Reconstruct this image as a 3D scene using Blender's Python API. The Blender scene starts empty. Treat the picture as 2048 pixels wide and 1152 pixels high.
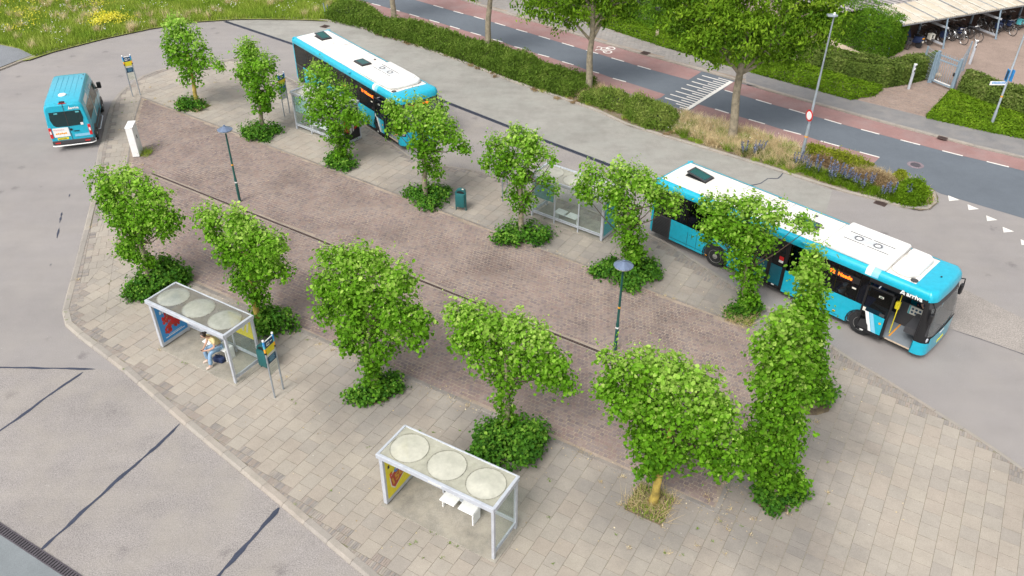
import bpy, bmesh, math, random
import numpy as np
from mathutils import Vector, Matrix
from mathutils.geometry import tessellate_polygon

random.seed(7)
rng = np.random.default_rng(7)
S = bpy.context.scene
COL = S.collection
R = math.radians

# ------------------------------------------------------------------ camera
CAM_F, CAM_P, CAM_R, CAM_H = 1651.64, 0.61736, 0.00794, 19.011
_cp, _sp = math.cos(CAM_P), math.sin(CAM_P)
_fw = Vector((0, _cp, -_sp)); _up0 = Vector((0, _sp, _cp)); _rt0 = Vector((1, 0, 0))
_c, _s = math.cos(CAM_R), math.sin(CAM_R)
_rt = _c * _rt0 + _s * _up0
_up = _c * _up0 - _s * _rt0
cam_d = bpy.data.cameras.new('camera'); cam = bpy.data.objects.new('camera', cam_d); COL.objects.link(cam)
cam_d.sensor_width = 36; cam_d.lens = CAM_F / 2048 * 36
cam_d.clip_start = 0.5; cam_d.clip_end = 1500
m3 = Matrix((_rt, _up, -_fw)).transposed()
cam.matrix_world = Matrix.Translation((0, 0, CAM_H)) @ m3.to_4x4()
S.camera = cam

# ------------------------------------------------------------------ light
SUN_EL, SUN_AZ = 52, 215          # degrees, azimuth clockwise from +y
w = bpy.data.worlds.new('World'); S.world = w; w.use_nodes = True
nt = w.node_tree; nt.nodes.clear()
sky = nt.nodes.new('ShaderNodeTexSky'); sky.sky_type = 'NISHITA'; sky.sun_disc = False
sky.sun_elevation = R(SUN_EL); sky.sun_rotation = R(SUN_AZ)
sky.air_density = 1.0; sky.dust_density = 4.0; sky.ozone_density = 1.0
hs = nt.nodes.new('ShaderNodeHueSaturation'); hs.inputs['Saturation'].default_value = 0.22
bg = nt.nodes.new('ShaderNodeBackground'); bg.inputs['Strength'].default_value = 0.15
wo = nt.nodes.new('ShaderNodeOutputWorld')
nt.links.new(sky.outputs[0], hs.inputs['Color']); nt.links.new(hs.outputs[0], bg.inputs['Color'])
nt.links.new(bg.outputs[0], wo.inputs['Surface'])
sd = bpy.data.lights.new('sun', 'SUN'); sun = bpy.data.objects.new('sun', sd); COL.objects.link(sun)
sd.energy = 1.5; sd.angle = R(24); sd.color = (1.0, 0.96, 0.9)
az, el = R(SUN_AZ), R(SUN_EL)
sdir = Vector((math.sin(az) * math.cos(el), math.cos(az) * math.cos(el), math.sin(el)))
sun.rotation_euler = sdir.to_track_quat('Z', 'Y').to_euler()
sun.location = (0, 0, 60)
S.view_settings.view_transform = 'Standard'; S.view_settings.look = 'None'
S.view_settings.gamma = 1; S.view_settings.use_curve_mapping = False
S.view_settings.exposure = 0.60

# ------------------------------------------------------------------ survey helpers
def at(px, py, z=0.0):
    """ground point seen at a photograph pixel (2048 wide), at height z"""
    d = _fw * CAM_F + _rt * (px - 1024) - _up * (py - 576)
    t = (z - CAM_H) / d.z
    return Vector((d.x * t, d.y * t, z))
def wall_at(px, py, base, ang):
    """point on the vertical plane through base with heading ang"""
    d = _fw * CAM_F + _rt * (px - 1024) - _up * (py - 576)
    n = Vector((-math.sin(ang), math.cos(ang), 0))
    o = Vector((0, 0, CAM_H))
    t = (Vector((base[0], base[1], 0)) - o).dot(n) / d.dot(n)
    return o + d * t
def P(lst, z=0.0): return [at(x, y, z) for x, y in lst]
def depth(p): return (p - Vector((0, 0, CAM_H))).dot(_fw)

# ------------------------------------------------------------------ materials
MATS = {}
def nodes(name):
    m = bpy.data.materials.new(name); m.use_nodes = True
    t = m.node_tree; t.nodes.clear()
    o = t.nodes.new('ShaderNodeOutputMaterial'); b = t.nodes.new('ShaderNodeBsdfPrincipled')
    t.links.new(b.outputs[0], o.inputs[0])
    MATS[name] = m
    return m, t, b, o
def N(t, kind, **kw):
    n = t.nodes.new(kind)
    for k, v in kw.items():
        if k in n.inputs: n.inputs[k].default_value = v
        else: setattr(n, k, v)
    return n
def ramp(t, src, stops):
    r = t.nodes.new('ShaderNodeValToRGB'); t.links.new(src, r.inputs[0])
    e = r.color_ramp.elements
    while len(e) < len(stops): e.new(0.5)
    for i, (p, c) in enumerate(stops):
        e[i].position = p; e[i].color = (*c, 1) if len(c) == 3 else c
    return r.outputs[0]
def mixc(t, a, b, f, mode='MIX'):
    m = t.nodes.new('ShaderNodeMix'); m.data_type = 'RGBA'; m.blend_type = mode
    for sock, v in ((m.inputs['Factor'], f), (m.inputs['A'], a), (m.inputs['B'], b)):
        if isinstance(v, (int, float)): sock.default_value = v
        elif isinstance(v, tuple): sock.default_value = (*v, 1) if len(v) == 3 else v
        else: t.links.new(v, sock)
    return m.outputs['Result']
def grey(v): return (v, v, v)
def plain(name, col, rough=0.5, metal=0.0, spec=0.5, var=0.06, scale=6.0, coat=0.0, bump=0.0, emit=0):
    m, t, b, o = nodes(name)
    geo = N(t, 'ShaderNodeNewGeometry')
    nz = N(t, 'ShaderNodeTexNoise', Scale=scale, Detail=6.0, Roughness=0.6)
    t.links.new(geo.outputs['Position'], nz.inputs['Vector'])
    f = ramp(t, nz.outputs['Fac'], [(0.3, grey(1 - var * 2)), (0.65, grey(1 + 0 * var))])
    c = mixc(t, tuple(col), f, 1.0, 'MULTIPLY')
    t.links.new(c, b.inputs['Base Color'])
    b.inputs['Roughness'].default_value = rough; b.inputs['Metallic'].default_value = metal
    b.inputs['Specular IOR Level'].default_value = spec; b.inputs['Coat Weight'].default_value = coat
    if bump:
        bp = N(t, 'ShaderNodeBump', Strength=bump, Distance=0.01)
        n2 = N(t, 'ShaderNodeTexNoise', Scale=scale * 12, Detail=4.0)
        t.links.new(geo.outputs['Position'], n2.inputs['Vector'])
        t.links.new(n2.outputs['Fac'], bp.inputs['Height']); t.links.new(bp.outputs[0], b.inputs['Normal'])
    if emit:
        b.inputs['Emission Color'].default_value = (*col, 1); b.inputs['Emission Strength'].default_value = emit
    return m
def surface(name, col, speck=0.25, stain=0.2, stain_scale=0.35, fine=60.0, rough=0.9, piece=0.0, tint=None,
            tint_amt=0.0, streak=None, bump=0.3, dots=0.0, oil=0.0):
    """paved ground: fine grain, blotches, optional per-piece variation"""
    m, t, b, o = nodes(name)
    geo = N(t, 'ShaderNodeNewGeometry'); pos = geo.outputs['Position']
    n1 = N(t, 'ShaderNodeTexNoise', Scale=fine, Detail=3.0, Roughness=0.7)
    n2 = N(t, 'ShaderNodeTexNoise', Scale=stain_scale, Detail=7.0, Roughness=0.62)
    n3 = N(t, 'ShaderNodeTexNoise', Scale=stain_scale * 7, Detail=6.0, Roughness=0.7)
    for n in (n1, n2, n3): t.links.new(pos, n.inputs['Vector'])
    c = mixc(t, tuple(col), ramp(t, n1.outputs['Fac'], [(0.3, grey(1 - speck)), (0.7, grey(1 + speck))]), 1.0, 'MULTIPLY')
    c = mixc(t, c, ramp(t, n2.outputs['Fac'], [(0.32, grey(1 - stain)), (0.6, grey(1.0 + stain * .25))]), 1.0, 'MULTIPLY')
    c = mixc(t, c, ramp(t, n3.outputs['Fac'], [(0.33, grey(1 - stain * .6)), (0.6, grey(1.0))]), 1.0, 'MULTIPLY')
    if tint:
        n4 = N(t, 'ShaderNodeTexNoise', Scale=stain_scale * 2.3, Detail=5.0, Roughness=0.6)
        t.links.new(pos, n4.inputs['Vector'])
        f = ramp(t, n4.outputs['Fac'], [(0.42, grey(0)), (0.68, grey(tint_amt))])
        c = mixc(t, c, tuple(tint), f)
    if piece:
        oi = N(t, 'ShaderNodeObjectInfo')
        ad = N(t, 'ShaderNodeMath', operation='ADD'); t.links.new(oi.outputs['Random'], ad.inputs[0]); t.links.new(geo.outputs['Random Per Island'], ad.inputs[1])
        fr = N(t, 'ShaderNodeMath', operation='FRACT'); t.links.new(ad.outputs[0], fr.inputs[0])
        c = mixc(t, c, ramp(t, fr.outputs[0], [(0.0, (1 - piece, 1 - piece, 1 - piece * .8)), (0.35, grey(1.0)), (0.7, (1.0, 1 - piece * .35, 1 - piece * .5)), (1.0, (1 + piece * .5, 1 + piece * .45, 1 + piece * .3))]), 1.0, 'MULTIPLY')
    if dots:
        v = N(t, 'ShaderNodeTexVoronoi', Scale=2.3); v.inputs['Randomness'].default_value = 1.0
        t.links.new(pos, v.inputs['Vector'])
        f = ramp(t, v.outputs['Distance'], [(0.035, grey(dots)), (0.06, grey(0))])
        c = mixc(t, c, (0.6, 0.58, 0.5), f)
    if oil:
        v2 = N(t, 'ShaderNodeTexVoronoi', Scale=.55); w2 = N(t, 'ShaderNodeTexNoise', Scale=5.0, Detail=5.0, Roughness=.7)
        t.links.new(pos, v2.inputs['Vector']); t.links.new(pos, w2.inputs['Vector'])
        ad2 = N(t, 'ShaderNodeMath', operation='MULTIPLY_ADD'); t.links.new(w2.outputs['Fac'], ad2.inputs[0]); ad2.inputs[1].default_value = .45; t.links.new(v2.outputs['Distance'], ad2.inputs[2])
        f = ramp(t, ad2.outputs[0], [(0.24, grey(oil)), (0.36, grey(0))])
        c = mixc(t, c, mixc(t, c, (0.62, 0.61, 0.63), 1.0, 'MULTIPLY'), f)
        mpp = N(t, 'ShaderNodeMapping'); mpp.inputs['Rotation'].default_value = (0, 0, .7); mpp.inputs['Scale'].default_value = (.12, 1.6, 1)
        w3 = N(t, 'ShaderNodeTexNoise', Scale=1.0, Detail=4.0); t.links.new(pos, mpp.inputs['Vector']); t.links.new(mpp.outputs[0], w3.inputs['Vector'])
        c = mixc(t, c, ramp(t, w3.outputs['Fac'], [(0.34, grey(.965)), (0.62, grey(1.01))]), 1.0, 'MULTIPLY')
        v3 = N(t, 'ShaderNodeTexVoronoi', Scale=3.1); t.links.new(pos, v3.inputs['Vector'])
        c = mixc(t, c, (0.52, 0.50, 0.46), ramp(t, v3.outputs['Distance'], [(0.03, grey(.6)), (0.05, grey(0))]))
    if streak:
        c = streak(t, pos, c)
    t.links.new(c, b.inputs['Base Color'])
    b.inputs['Roughness'].default_value = rough; b.inputs['Specular IOR Level'].default_value = 0.25
    bp = N(t, 'ShaderNodeBump', Strength=bump, Distance=0.004)
    t.links.new(n1.outputs['Fac'], bp.inputs['Height']); t.links.new(bp.outputs[0], b.inputs['Normal'])
    return m
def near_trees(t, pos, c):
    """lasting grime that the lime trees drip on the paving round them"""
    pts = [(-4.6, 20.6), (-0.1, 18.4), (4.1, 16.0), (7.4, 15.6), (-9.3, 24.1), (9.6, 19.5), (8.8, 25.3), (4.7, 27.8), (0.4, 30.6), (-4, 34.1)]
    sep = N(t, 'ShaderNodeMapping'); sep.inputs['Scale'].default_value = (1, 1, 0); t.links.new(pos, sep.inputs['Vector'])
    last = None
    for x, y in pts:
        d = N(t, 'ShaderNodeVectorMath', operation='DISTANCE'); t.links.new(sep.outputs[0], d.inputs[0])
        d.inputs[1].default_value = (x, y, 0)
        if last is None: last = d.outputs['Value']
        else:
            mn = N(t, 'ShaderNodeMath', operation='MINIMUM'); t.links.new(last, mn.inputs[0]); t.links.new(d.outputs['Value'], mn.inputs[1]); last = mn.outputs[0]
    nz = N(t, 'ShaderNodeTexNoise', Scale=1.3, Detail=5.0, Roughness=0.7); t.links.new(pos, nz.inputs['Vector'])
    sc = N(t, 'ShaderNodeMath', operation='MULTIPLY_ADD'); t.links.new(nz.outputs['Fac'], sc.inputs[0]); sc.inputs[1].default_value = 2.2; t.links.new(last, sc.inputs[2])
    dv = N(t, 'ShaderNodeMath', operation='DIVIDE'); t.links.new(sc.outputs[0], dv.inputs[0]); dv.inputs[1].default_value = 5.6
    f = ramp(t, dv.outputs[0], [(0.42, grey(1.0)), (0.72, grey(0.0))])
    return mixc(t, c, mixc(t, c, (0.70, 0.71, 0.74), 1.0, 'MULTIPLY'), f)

M_asphalt = surface('loop asphalt', (0.272, 0.253, 0.245), 0.34, 0.08, 0.22, 48, tint=(0.31, 0.285, 0.262), tint_amt=0.4, oil=.8)
M_road = surface('main road asphalt', (0.130, 0.148, 0.170), 0.2, 0.10, 0.3, 50)
M_red = surface('red cycle lane asphalt', (0.300, 0.178, 0.165), 0.18, 0.16, 0.35, 50, tint=(0.30, 0.23, 0.22), tint_amt=0.5)
M_conc = surface('bus lane concrete', (0.300, 0.288, 0.262), 0.22, 0.2, 0.3, 45, tint=(0.33, 0.33, 0.30), tint_amt=0.5, oil=.35)
M_aggr = surface('exposed aggregate', (0.285, 0.262, 0.250), 0.42, 0.12, 0.28, 30, tint=(0.33, 0.30, 0.26), tint_amt=0.5, bump=0.6, oil=.7)
M_blue = surface('blue grey asphalt', (0.195, 0.215, 0.225), 0.15, 0.12, 0.4, 50)
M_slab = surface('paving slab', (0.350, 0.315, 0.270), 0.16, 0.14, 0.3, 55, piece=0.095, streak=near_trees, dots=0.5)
M_joint = surface('joint sand', (0.245, 0.215, 0.17), 0.3, 0.3, 0.9, 40, tint=(0.16, 0.18, 0.06), tint_amt=0.5)
M_sett = surface('clay sett', (0.240, 0.190, 0.178), 0.22, 0.28, 0.3, 30, piece=0.24, tint=(0.285, 0.238, 0.215), tint_amt=0.8, dots=0.35)
M_sjoint = surface('pale joint sand', (0.345, 0.28, 0.225), 0.25, 0.3, 0.7, 40)
M_fill = surface('small brick', (0.30, 0.273, 0.245), 0.15, 0.15, 0.5, 40, piece=0.22)
M_kerb = surface('kerb concrete', (0.335, 0.305, 0.268), 0.18, 0.16, 0.8, 45, piece=0.10, tint=(0.27, 0.25, 0.22), tint_amt=0.5)
M_kerb_in = surface('old kerb concrete', (0.25, 0.228, 0.205), 0.2, 0.25, 0.8, 45, piece=0.12)
M_footasph = surface('footpath asphalt', (0.205, 0.200, 0.200), 0.25, 0.12, 0.5, 45, tint=(.27, .25, .23), tint_amt=.5)
M_foot = surface('footpath tile', (0.30, 0.282, 0.262), 0.15, 0.16, 0.3, 40, piece=0.09)
M_court = surface('courtyard paver', (0.30, 0.235, 0.198), 0.2, 0.18, 0.3, 14, piece=0.15)
M_soil = surface('soil', (0.15, 0.115, 0.08), 0.4, 0.4, 1.2, 25, tint=(0.24, 0.19, 0.11), tint_amt=0.7)
M_meadow = surface('meadow ground', (0.22, 0.26, 0.06), 0.3, 0.35, 0.5, 12, tint=(0.30, 0.26, 0.12), tint_amt=0.6)
M_gravel = surface('gravel', (0.20, 0.21, 0.225), 0.4, 0.15, 0.5, 20)
M_tar = surface('tar seal', (0.048, 0.056, 0.085), 0.2, 0.15, 1.0, 30, rough=0.5)
M_paint = surface('road paint', (0.74, 0.71, 0.66), 0.08, 0.12, 2.0, 40)
M_slabfloor = surface('shelter floor concrete', (0.315, 0.292, 0.25), 0.18, 0.30, 0.8, 35, tint=(0.40, 0.36, 0.29), tint_amt=0.5)
M_palecon = surface('pale concrete', (0.52, 0.42, 0.32), 0.12, 0.12, 0.8, 35)
M_rust = plain('rusty grating', (0.11, 0.07, 0.06), 0.8, 0.2, var=0.2)
M_iron = plain('grey cast iron', (0.12, 0.105, 0.12), 0.6, 0.4, var=0.15)
M_void = plain('dark void', (0.012, 0.012, 0.014), 0.9)
M_alu = plain('brushed aluminium', (0.56, 0.59, 0.645), 0.42, 0.25, var=0.08)
M_steel = plain('galvanised steel', (0.42, 0.47, 0.52), 0.4, 0.55, var=0.12)
M_bluesteel = plain('blue grey painted steel', (0.27, 0.36, 0.44), 0.45, 0.2)
M_white = plain('white paint', (0.80, 0.80, 0.79), 0.4, var=0.04)
M_roofw = plain('white roof', (0.78, 0.75, 0.70), 0.55, var=0.10, scale=1.1)
M_pod = plain('white roof pod', (0.82, 0.81, 0.78), 0.4, var=0.06, scale=1.6)
M_cyan = plain('turquoise paint', (0.010, 0.405, 0.560), 0.3, var=0.07, coat=0.55, spec=0.4)
M_ltblue = plain('light blue paint', (0.25, 0.55, 0.72), 0.3)
M_black = plain('black plastic', (0.014, 0.014, 0.016), 0.4)
M_blk2 = plain('dark grey plastic', (0.05, 0.05, 0.055), 0.5)
M_tyre = plain('tyre rubber', (0.022, 0.022, 0.024), 0.85, bump=0.3)
M_rim = plain('wheel rim', (0.48, 0.47, 0.45), 0.4, 0.5)
M_green = plain('dark green paint', (0.012, 0.075, 0.065), 0.35)
M_bin = plain('bin green plastic', (0.014, 0.115, 0.120), 0.45)
M_shade = plain('steel blue lamp cap', (0.22, 0.28, 0.40), 0.3, 0.6)
M_orange = plain('orange sticker', (0.85, 0.36, 0.02), 0.5)
M_led = plain('orange led', (1.0, 0.16, 0.01), 0.5, emit=1.6, var=0)
M_red_p = plain('red plastic', (0.62, 0.02, 0.02), 0.35)
M_yel = plain('yellow print', (0.83, 0.70, 0.03), 0.5)
M_navy = plain('navy print', (0.02, 0.07, 0.14), 0.5)
M_sky_p = plain('blue print', (0.04, 0.27, 0.62), 0.5)
M_teal = plain('teal print', (0.10, 0.45, 0.50), 0.5)
M_paper = plain('off white paper', (0.70, 0.68, 0.60), 0.6)
M_seat = plain('blue seat fabric', (0.03, 0.07, 0.20), 0.8)
M_bfloor = plain('bus floor', (0.22, 0.25, 0.28), 0.7, bump=0.2)
M_wood = plain('dark brown slat wood', (0.075, 0.042, 0.030), 0.8, var=0.2, scale=3)
M_bark = plain('pale bark', (0.33, 0.28, 0.20), 0.9, var=0.25, scale=5, bump=0.8)
M_lichen = plain('lichen covered bark', (0.50, 0.37, 0.08), 0.9, var=0.3, scale=4, bump=0.8)
M_twig = plain('brown twigs', (0.09, 0.065, 0.04), 0.9, var=0.3)
M_skin = plain('skin', (0.55, 0.33, 0.24), 0.5)
M_hair = plain('dark hair', (0.03, 0.02, 0.018), 0.5)
M_whair = plain('white hair', (0.75, 0.74, 0.72), 0.7)
M_shirt = plain('pale yellow cotton', (0.74, 0.62, 0.33), 0.85)
M_jeans = plain('light blue denim', (0.24, 0.38, 0.55), 0.85, var=0.12, scale=9)
M_shoe = plain('pale shoe', (0.62, 0.50, 0.42), 0.7)
M_navyc = plain('navy fabric', (0.015, 0.03, 0.09), 0.8)
M_pink = plain('faded pink sticker', (0.75, 0.35, 0.33), 0.6)
M_gold = plain('gold print', (0.62, 0.30, 0.03), 0.5)
M_brownred = plain('brick red print', (0.45, 0.05, 0.03), 0.5)

def glass(name, tint, gloss=0.08, rough=0.05, haze=0.0, hcol=(0.5, 0.55, 0.5)):
    m, t, b, o = nodes(name); t.nodes.remove(b)
    tr = N(t, 'ShaderNodeBsdfTransparent'); tr.inputs[0].default_value = (*tint, 1)
    gl = N(t, 'ShaderNodeBsdfGlossy'); gl.inputs['Roughness'].default_value = rough
    f0 = N(t, 'ShaderNodeFresnel'); f0.inputs[0].default_value = 1.5
    g0 = N(t, 'ShaderNodeNewGeometry'); iv = N(t, 'ShaderNodeMath', operation='SUBTRACT'); iv.inputs[0].default_value = 1.0
    t.links.new(g0.outputs['Backfacing'], iv.inputs[1])
    fr = N(t, 'ShaderNodeMath', operation='MULTIPLY'); t.links.new(f0.outputs[0], fr.inputs[0]); t.links.new(iv.outputs[0], fr.inputs[1])
    mx = N(t, 'ShaderNodeMixShader')
    src = tr.outputs[0]
    if haze:
        df = N(t, 'ShaderNodeBsdfDiffuse'); df.inputs[0].default_value = (*hcol, 1)
        geo = N(t, 'ShaderNodeNewGeometry')
        nz = N(t, 'ShaderNodeTexNoise', Scale=3.0, Detail=6.0, Roughness=0.7); t.links.new(geo.outputs['Position'], nz.inputs['Vector'])
        f = ramp(t, nz.outputs['Fac'], [(0.3, grey(haze * 0.75)), (0.7, grey(min(1, haze * 1.2)))])
        m2 = N(t, 'ShaderNodeMixShader'); t.links.new(f, m2.inputs[0])
        t.links.new(tr.outputs[0], m2.inputs[1]); t.links.new(df.outputs[0], m2.inputs[2]); src = m2.outputs[0]
    t.links.new(fr.outputs[0], mx.inputs[0]); t.links.new(src, mx.inputs[1]); t.links.new(gl.outputs[0], mx.inputs[2])
    t.links.new(mx.outputs[0], o.inputs[0])
    return m
G_bus = glass('tinted bus glass', (0.42, 0.46, 0.50))
G_wind = glass('windscreen glass', (0.80, 0.84, 0.84), haze=0.22, hcol=(0.50, 0.52, 0.52))
G_van = glass('van privacy glass', (0.3, 0.33, 0.32), haze=0.35, hcol=(0.035, 0.05, 0.045))
G_vside = glass('van side glass', (0.2, 0.2, 0.18), haze=0.5, hcol=(0.10, 0.11, 0.08))
G_clear = glass('shelter glass', (0.93, 0.965, 0.955), haze=0.06)
G_hatch = glass('green hatch glass', (0.15, 0.35, 0.33), haze=0.5, hcol=(0.03, 0.15, 0.14))
G_frost = glass('back of info panel', (0.5, 0.6, 0.6), haze=0.8, hcol=(0.42, 0.60, 0.60))
G_roof = glass('dirty acrylic roof', (0.75, 0.77, 0.70), haze=0.80, hcol=(0.44, 0.43, 0.35))
G_dome = glass('milky acrylic dome', (0.80, 0.82, 0.75), haze=0.78, hcol=(0.36, 0.37, 0.32), rough=0.25)
G_dome2 = glass('clean milky acrylic dome', (0.85, 0.86, 0.80), haze=0.92, hcol=(0.53, 0.52, 0.44), rough=0.35)

def leafmat(name, dark, light, yellow, trans=0.35, rough=0.6, spec=0.12):
    m, t, b, o = nodes(name)
    geo = N(t, 'ShaderNodeNewGeometry')
    at_ = N(t, 'ShaderNodeAttribute', attribute_name='tone')
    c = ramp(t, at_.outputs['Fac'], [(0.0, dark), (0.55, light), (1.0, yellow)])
    hv = N(t, 'ShaderNodeHueSaturation')
    mp = N(t, 'ShaderNodeMapRange'); mp.inputs['To Min'].default_value = 0.72; mp.inputs['To Max'].default_value = 1.25
    t.links.new(geo.outputs['Random Per Island'], mp.inputs['Value']); t.links.new(mp.outputs[0], hv.inputs['Value'])
    t.links.new(c, hv.inputs['Color'])
    t.links.new(hv.outputs[0], b.inputs['Base Color']); b.inputs['Roughness'].default_value = rough
    b.inputs['Specular IOR Level'].default_value = spec
    tl = N(t, 'ShaderNodeBsdfTranslucent'); t.links.new(hv.outputs[0], tl.inputs[0])
    mx = N(t, 'ShaderNodeMixShader'); mx.inputs[0].default_value = trans
    t.links.new(b.outputs[0], mx.inputs[1]); t.links.new(tl.outputs[0], mx.inputs[2]); t.links.new(mx.outputs[0], o.inputs[0])
    return m
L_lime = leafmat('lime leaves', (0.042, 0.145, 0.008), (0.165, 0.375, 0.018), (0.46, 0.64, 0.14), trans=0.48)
L_shoot = leafmat('lime shoot leaves', (0.028, 0.110, 0.014), (0.100, 0.260, 0.022), (0.30, 0.48, 0.07), trans=0.42)
L_ash = leafmat('tall tree leaves', (0.060, 0.150, 0.010), (0.185, 0.330, 0.018), (0.34, 0.47, 0.05), trans=0.42)
L_shrub = leafmat('low shrub leaves', (0.060, 0.115, 0.014), (0.140, 0.235, 0.030), (0.28, 0.34, 0.08))
L_cover = leafmat('ground cover leaves', (0.060, 0.135, 0.006), (0.150, 0.270, 0.012), (0.26, 0.38, 0.03))
L_hedge = leafmat('mixed hedge leaves', (0.060, 0.105, 0.018), (0.140, 0.205, 0.036), (0.32, 0.33, 0.12))
L_tall = leafmat('clipped hedge leaves', (0.040, 0.115, 0.008), (0.110, 0.235, 0.014), (0.24, 0.38, 0.04))
L_meadow = leafmat('meadow grass', (0.12, 0.25, 0.020), (0.33, 0.43, 0.06), (0.66, 0.60, 0.26), trans=0.3)
L_dry = leafmat('dry grass', (0.38, 0.28, 0.13), (0.62, 0.50, 0.29), (0.76, 0.65, 0.42), trans=0.25)
L_lemon = leafmat('yellow green shrub leaves', (0.12, 0.17, 0.01), (0.29, 0.34, 0.03), (0.48, 0.48, 0.07))
L_brown = leafmat('dead brown twigs', (0.18, 0.12, 0.06), (0.34, 0.24, 0.13), (0.50, 0.40, 0.22))
L_blue = leafmat('blue flower spikes', (0.12, 0.15, 0.22), (0.18, 0.22, 0.34), (0.28, 0.30, 0.40))
L_yfl = leafmat('yellow flowers', (0.55, 0.50, 0.03), (0.72, 0.66, 0.05), (0.8, 0.75, 0.15))
L_wfl = leafmat('white flowers', (0.65, 0.63, 0.58), (0.75, 0.74, 0.7), (0.8, 0.79, 0.75))
L_litter = leafmat('fallen leaves', (0.30, 0.22, 0.12), (0.42, 0.33, 0.19), (0.58, 0.5, 0.34), trans=0.0)

# ------------------------------------------------------------------ object helpers
def link(name, me, parent=None, mat=None, loc=None, rotz=None):
    if mat is not None and not me.materials: me.materials.append(mat)
    o = bpy.data.objects.new(name, me); COL.objects.link(o)
    if parent is not None: o.parent = parent
    if loc is not None: o.location = loc
    if rotz is not None: o.rotation_euler = (0, 0, rotz)
    return o
def thing(name, label, cat, loc=(0, 0, 0), rotz=0.0, group=None):
    o = bpy.data.objects.new(name, None); COL.objects.link(o); o.empty_display_size = 0.3
    o.location = loc; o.rotation_euler = (0, 0, rotz); o['label'] = label; o['category'] = cat
    if group: o['group'] = group
    return o
STUFFY = ('panel_seams', 'wheel_housings', 'arch_trims', 'notice_icons', 'basal_shoots', 'branches', 'flower_spikes', 'limbs', 'eyes', 'ears', 'info_lines', 'timetable_lines', 'name_letters', 'door_surround', 'wheel_boxes', 'roof_seams', 'wheel_arches', 'fan_blades', 'wheel_nuts', 'dome_rims', 'grille_slats')
def tag(o, label, cat, group=None):
    o['label'] = label; o['category'] = cat
    if group: o['group'] = group
    return o
def struct(o, label=None):
    o['kind'] = 'structure'
    if label: o['label'] = label
    return o
def stuff(o, label=None, cat=None):
    o['kind'] = 'stuff'
    if label: o['label'] = label
    if cat: o['category'] = cat
    return o
class MB:
    def __init__(s): s.v = []; s.f = []
    def add(s, vs, fs, M=None):
        n = len(s.v)
        s.v += [tuple(M @ Vector(v)) if M is not None else tuple(v) for v in vs]
        s.f += [[i + n for i in f] for f in fs]
        return s
    def box(s, c, d, M=None, rz=0.0):
        hx, hy, hz = d[0] / 2, d[1] / 2, d[2] / 2
        ca, sa = math.cos(rz), math.sin(rz)
        vs = []
        for z in (-hz, hz):
            for x, y in ((-hx, -hy), (hx, -hy), (hx, hy), (-hx, hy)):
                vs.append((c[0] + x * ca - y * sa, c[1] + x * sa + y * ca, c[2] + z))
        return s.add(vs, [(3, 2, 1, 0), (4, 5, 6, 7), (0, 1, 5, 4), (1, 2, 6, 5), (2, 3, 7, 6), (3, 0, 4, 7)], M)
    def prism(s, pts, z0, z1, M=None):
        n = len(pts)
        vs = [(p[0], p[1], z0) for p in pts] + [(p[0], p[1], z1) for p in pts]
        fs = [list(range(n))[::-1], list(range(n, 2 * n))] + [[i, (i + 1) % n, n + (i + 1) % n, n + i] for i in range(n)]
        return s.add(vs, fs, M)
    def prism_xz(s, pts, y0, y1):      # profile in x-z, thickness along y
        n = len(pts)
        vs = [(p[0], y0, p[1]) for p in pts] + [(p[0], y1, p[1]) for p in pts]
        fs = [list(range(n)), list(range(n, 2 * n))[::-1]] + [[(i + 1) % n, i, n + i, n + (i + 1) % n] for i in range(n)]
        return s.add(vs, fs)
    def prism_yz(s, pts, x0, x1):
        n = len(pts)
        vs = [(x0, p[0], p[1]) for p in pts] + [(x1, p[0], p[1]) for p in pts]
        fs = [list(range(n)), list(range(n, 2 * n))[::-1]] + [[(i + 1) % n, i, n + i, n + (i + 1) % n] for i in range(n)]
        return s.add(vs, fs)
    def tube(s, pts, rad, seg=8, cap=True):
        pts = [Vector(p) for p in pts]; n = len(pts)
        rr = rad if isinstance(rad, (list, tuple)) else [rad] * n
        vs = []
        ref = None
        for i, p in enumerate(pts):
            d = (pts[min(i + 1, n - 1)] - pts[max(i - 1, 0)]).normalized()
            if ref is None:
                ref = Vector((1, 0, 0)) if abs(d.x) < 0.8 else Vector((0, 1, 0))
            u = (ref - d * ref.dot(d)).normalized(); ref = u; v = d.cross(u)
            for k in range(seg):
                a = 2 * math.pi * k / seg
                vs.append(p + (u * math.cos(a) + v * math.sin(a)) * rr[i])
        fs = [[i * seg + k, i * seg + (k + 1) % seg, (i + 1) * seg + (k + 1) % seg, (i + 1) * seg + k] for i in range(n - 1) for k in range(seg)]
        if cap: fs += [list(range(seg))[::-1], [(n - 1) * seg + k for k in range(seg)]]
        return s.add(vs, fs)
    def lathe(s, prof, seg=16, M=None, c=(0, 0, 0)):
        vs = []; n = len(prof)
        for r, z in prof:
            for k in range(seg):
                a = 2 * math.pi * k / seg
                vs.append((c[0] + r * math.cos(a), c[1] + r * math.sin(a), c[2] + z))
        fs = [[i * seg + k, i * seg + (k + 1) % seg, (i + 1) * seg + (k + 1) % seg, (i + 1) * seg + k] for i in range(n - 1) for k in range(seg)]
        fs += [list(range(seg))[::-1], [(n - 1) * seg + k for k in range(seg)]]
        return s.add(vs, fs, M)
    def grid(s, rows):
        n = len(rows); m = len(rows[0])
        vs = [p for r in rows for p in r]
        return s.add(vs, [[i * m + j, i * m + j + 1, (i + 1) * m + j + 1, (i + 1) * m + j] for i in range(n - 1) for j in range(m - 1)])
    def mesh(s, name):
        me = bpy.data.meshes.new(name); me.from_pydata([tuple(v) for v in s.v], [], s.f); me.update(); return me
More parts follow.
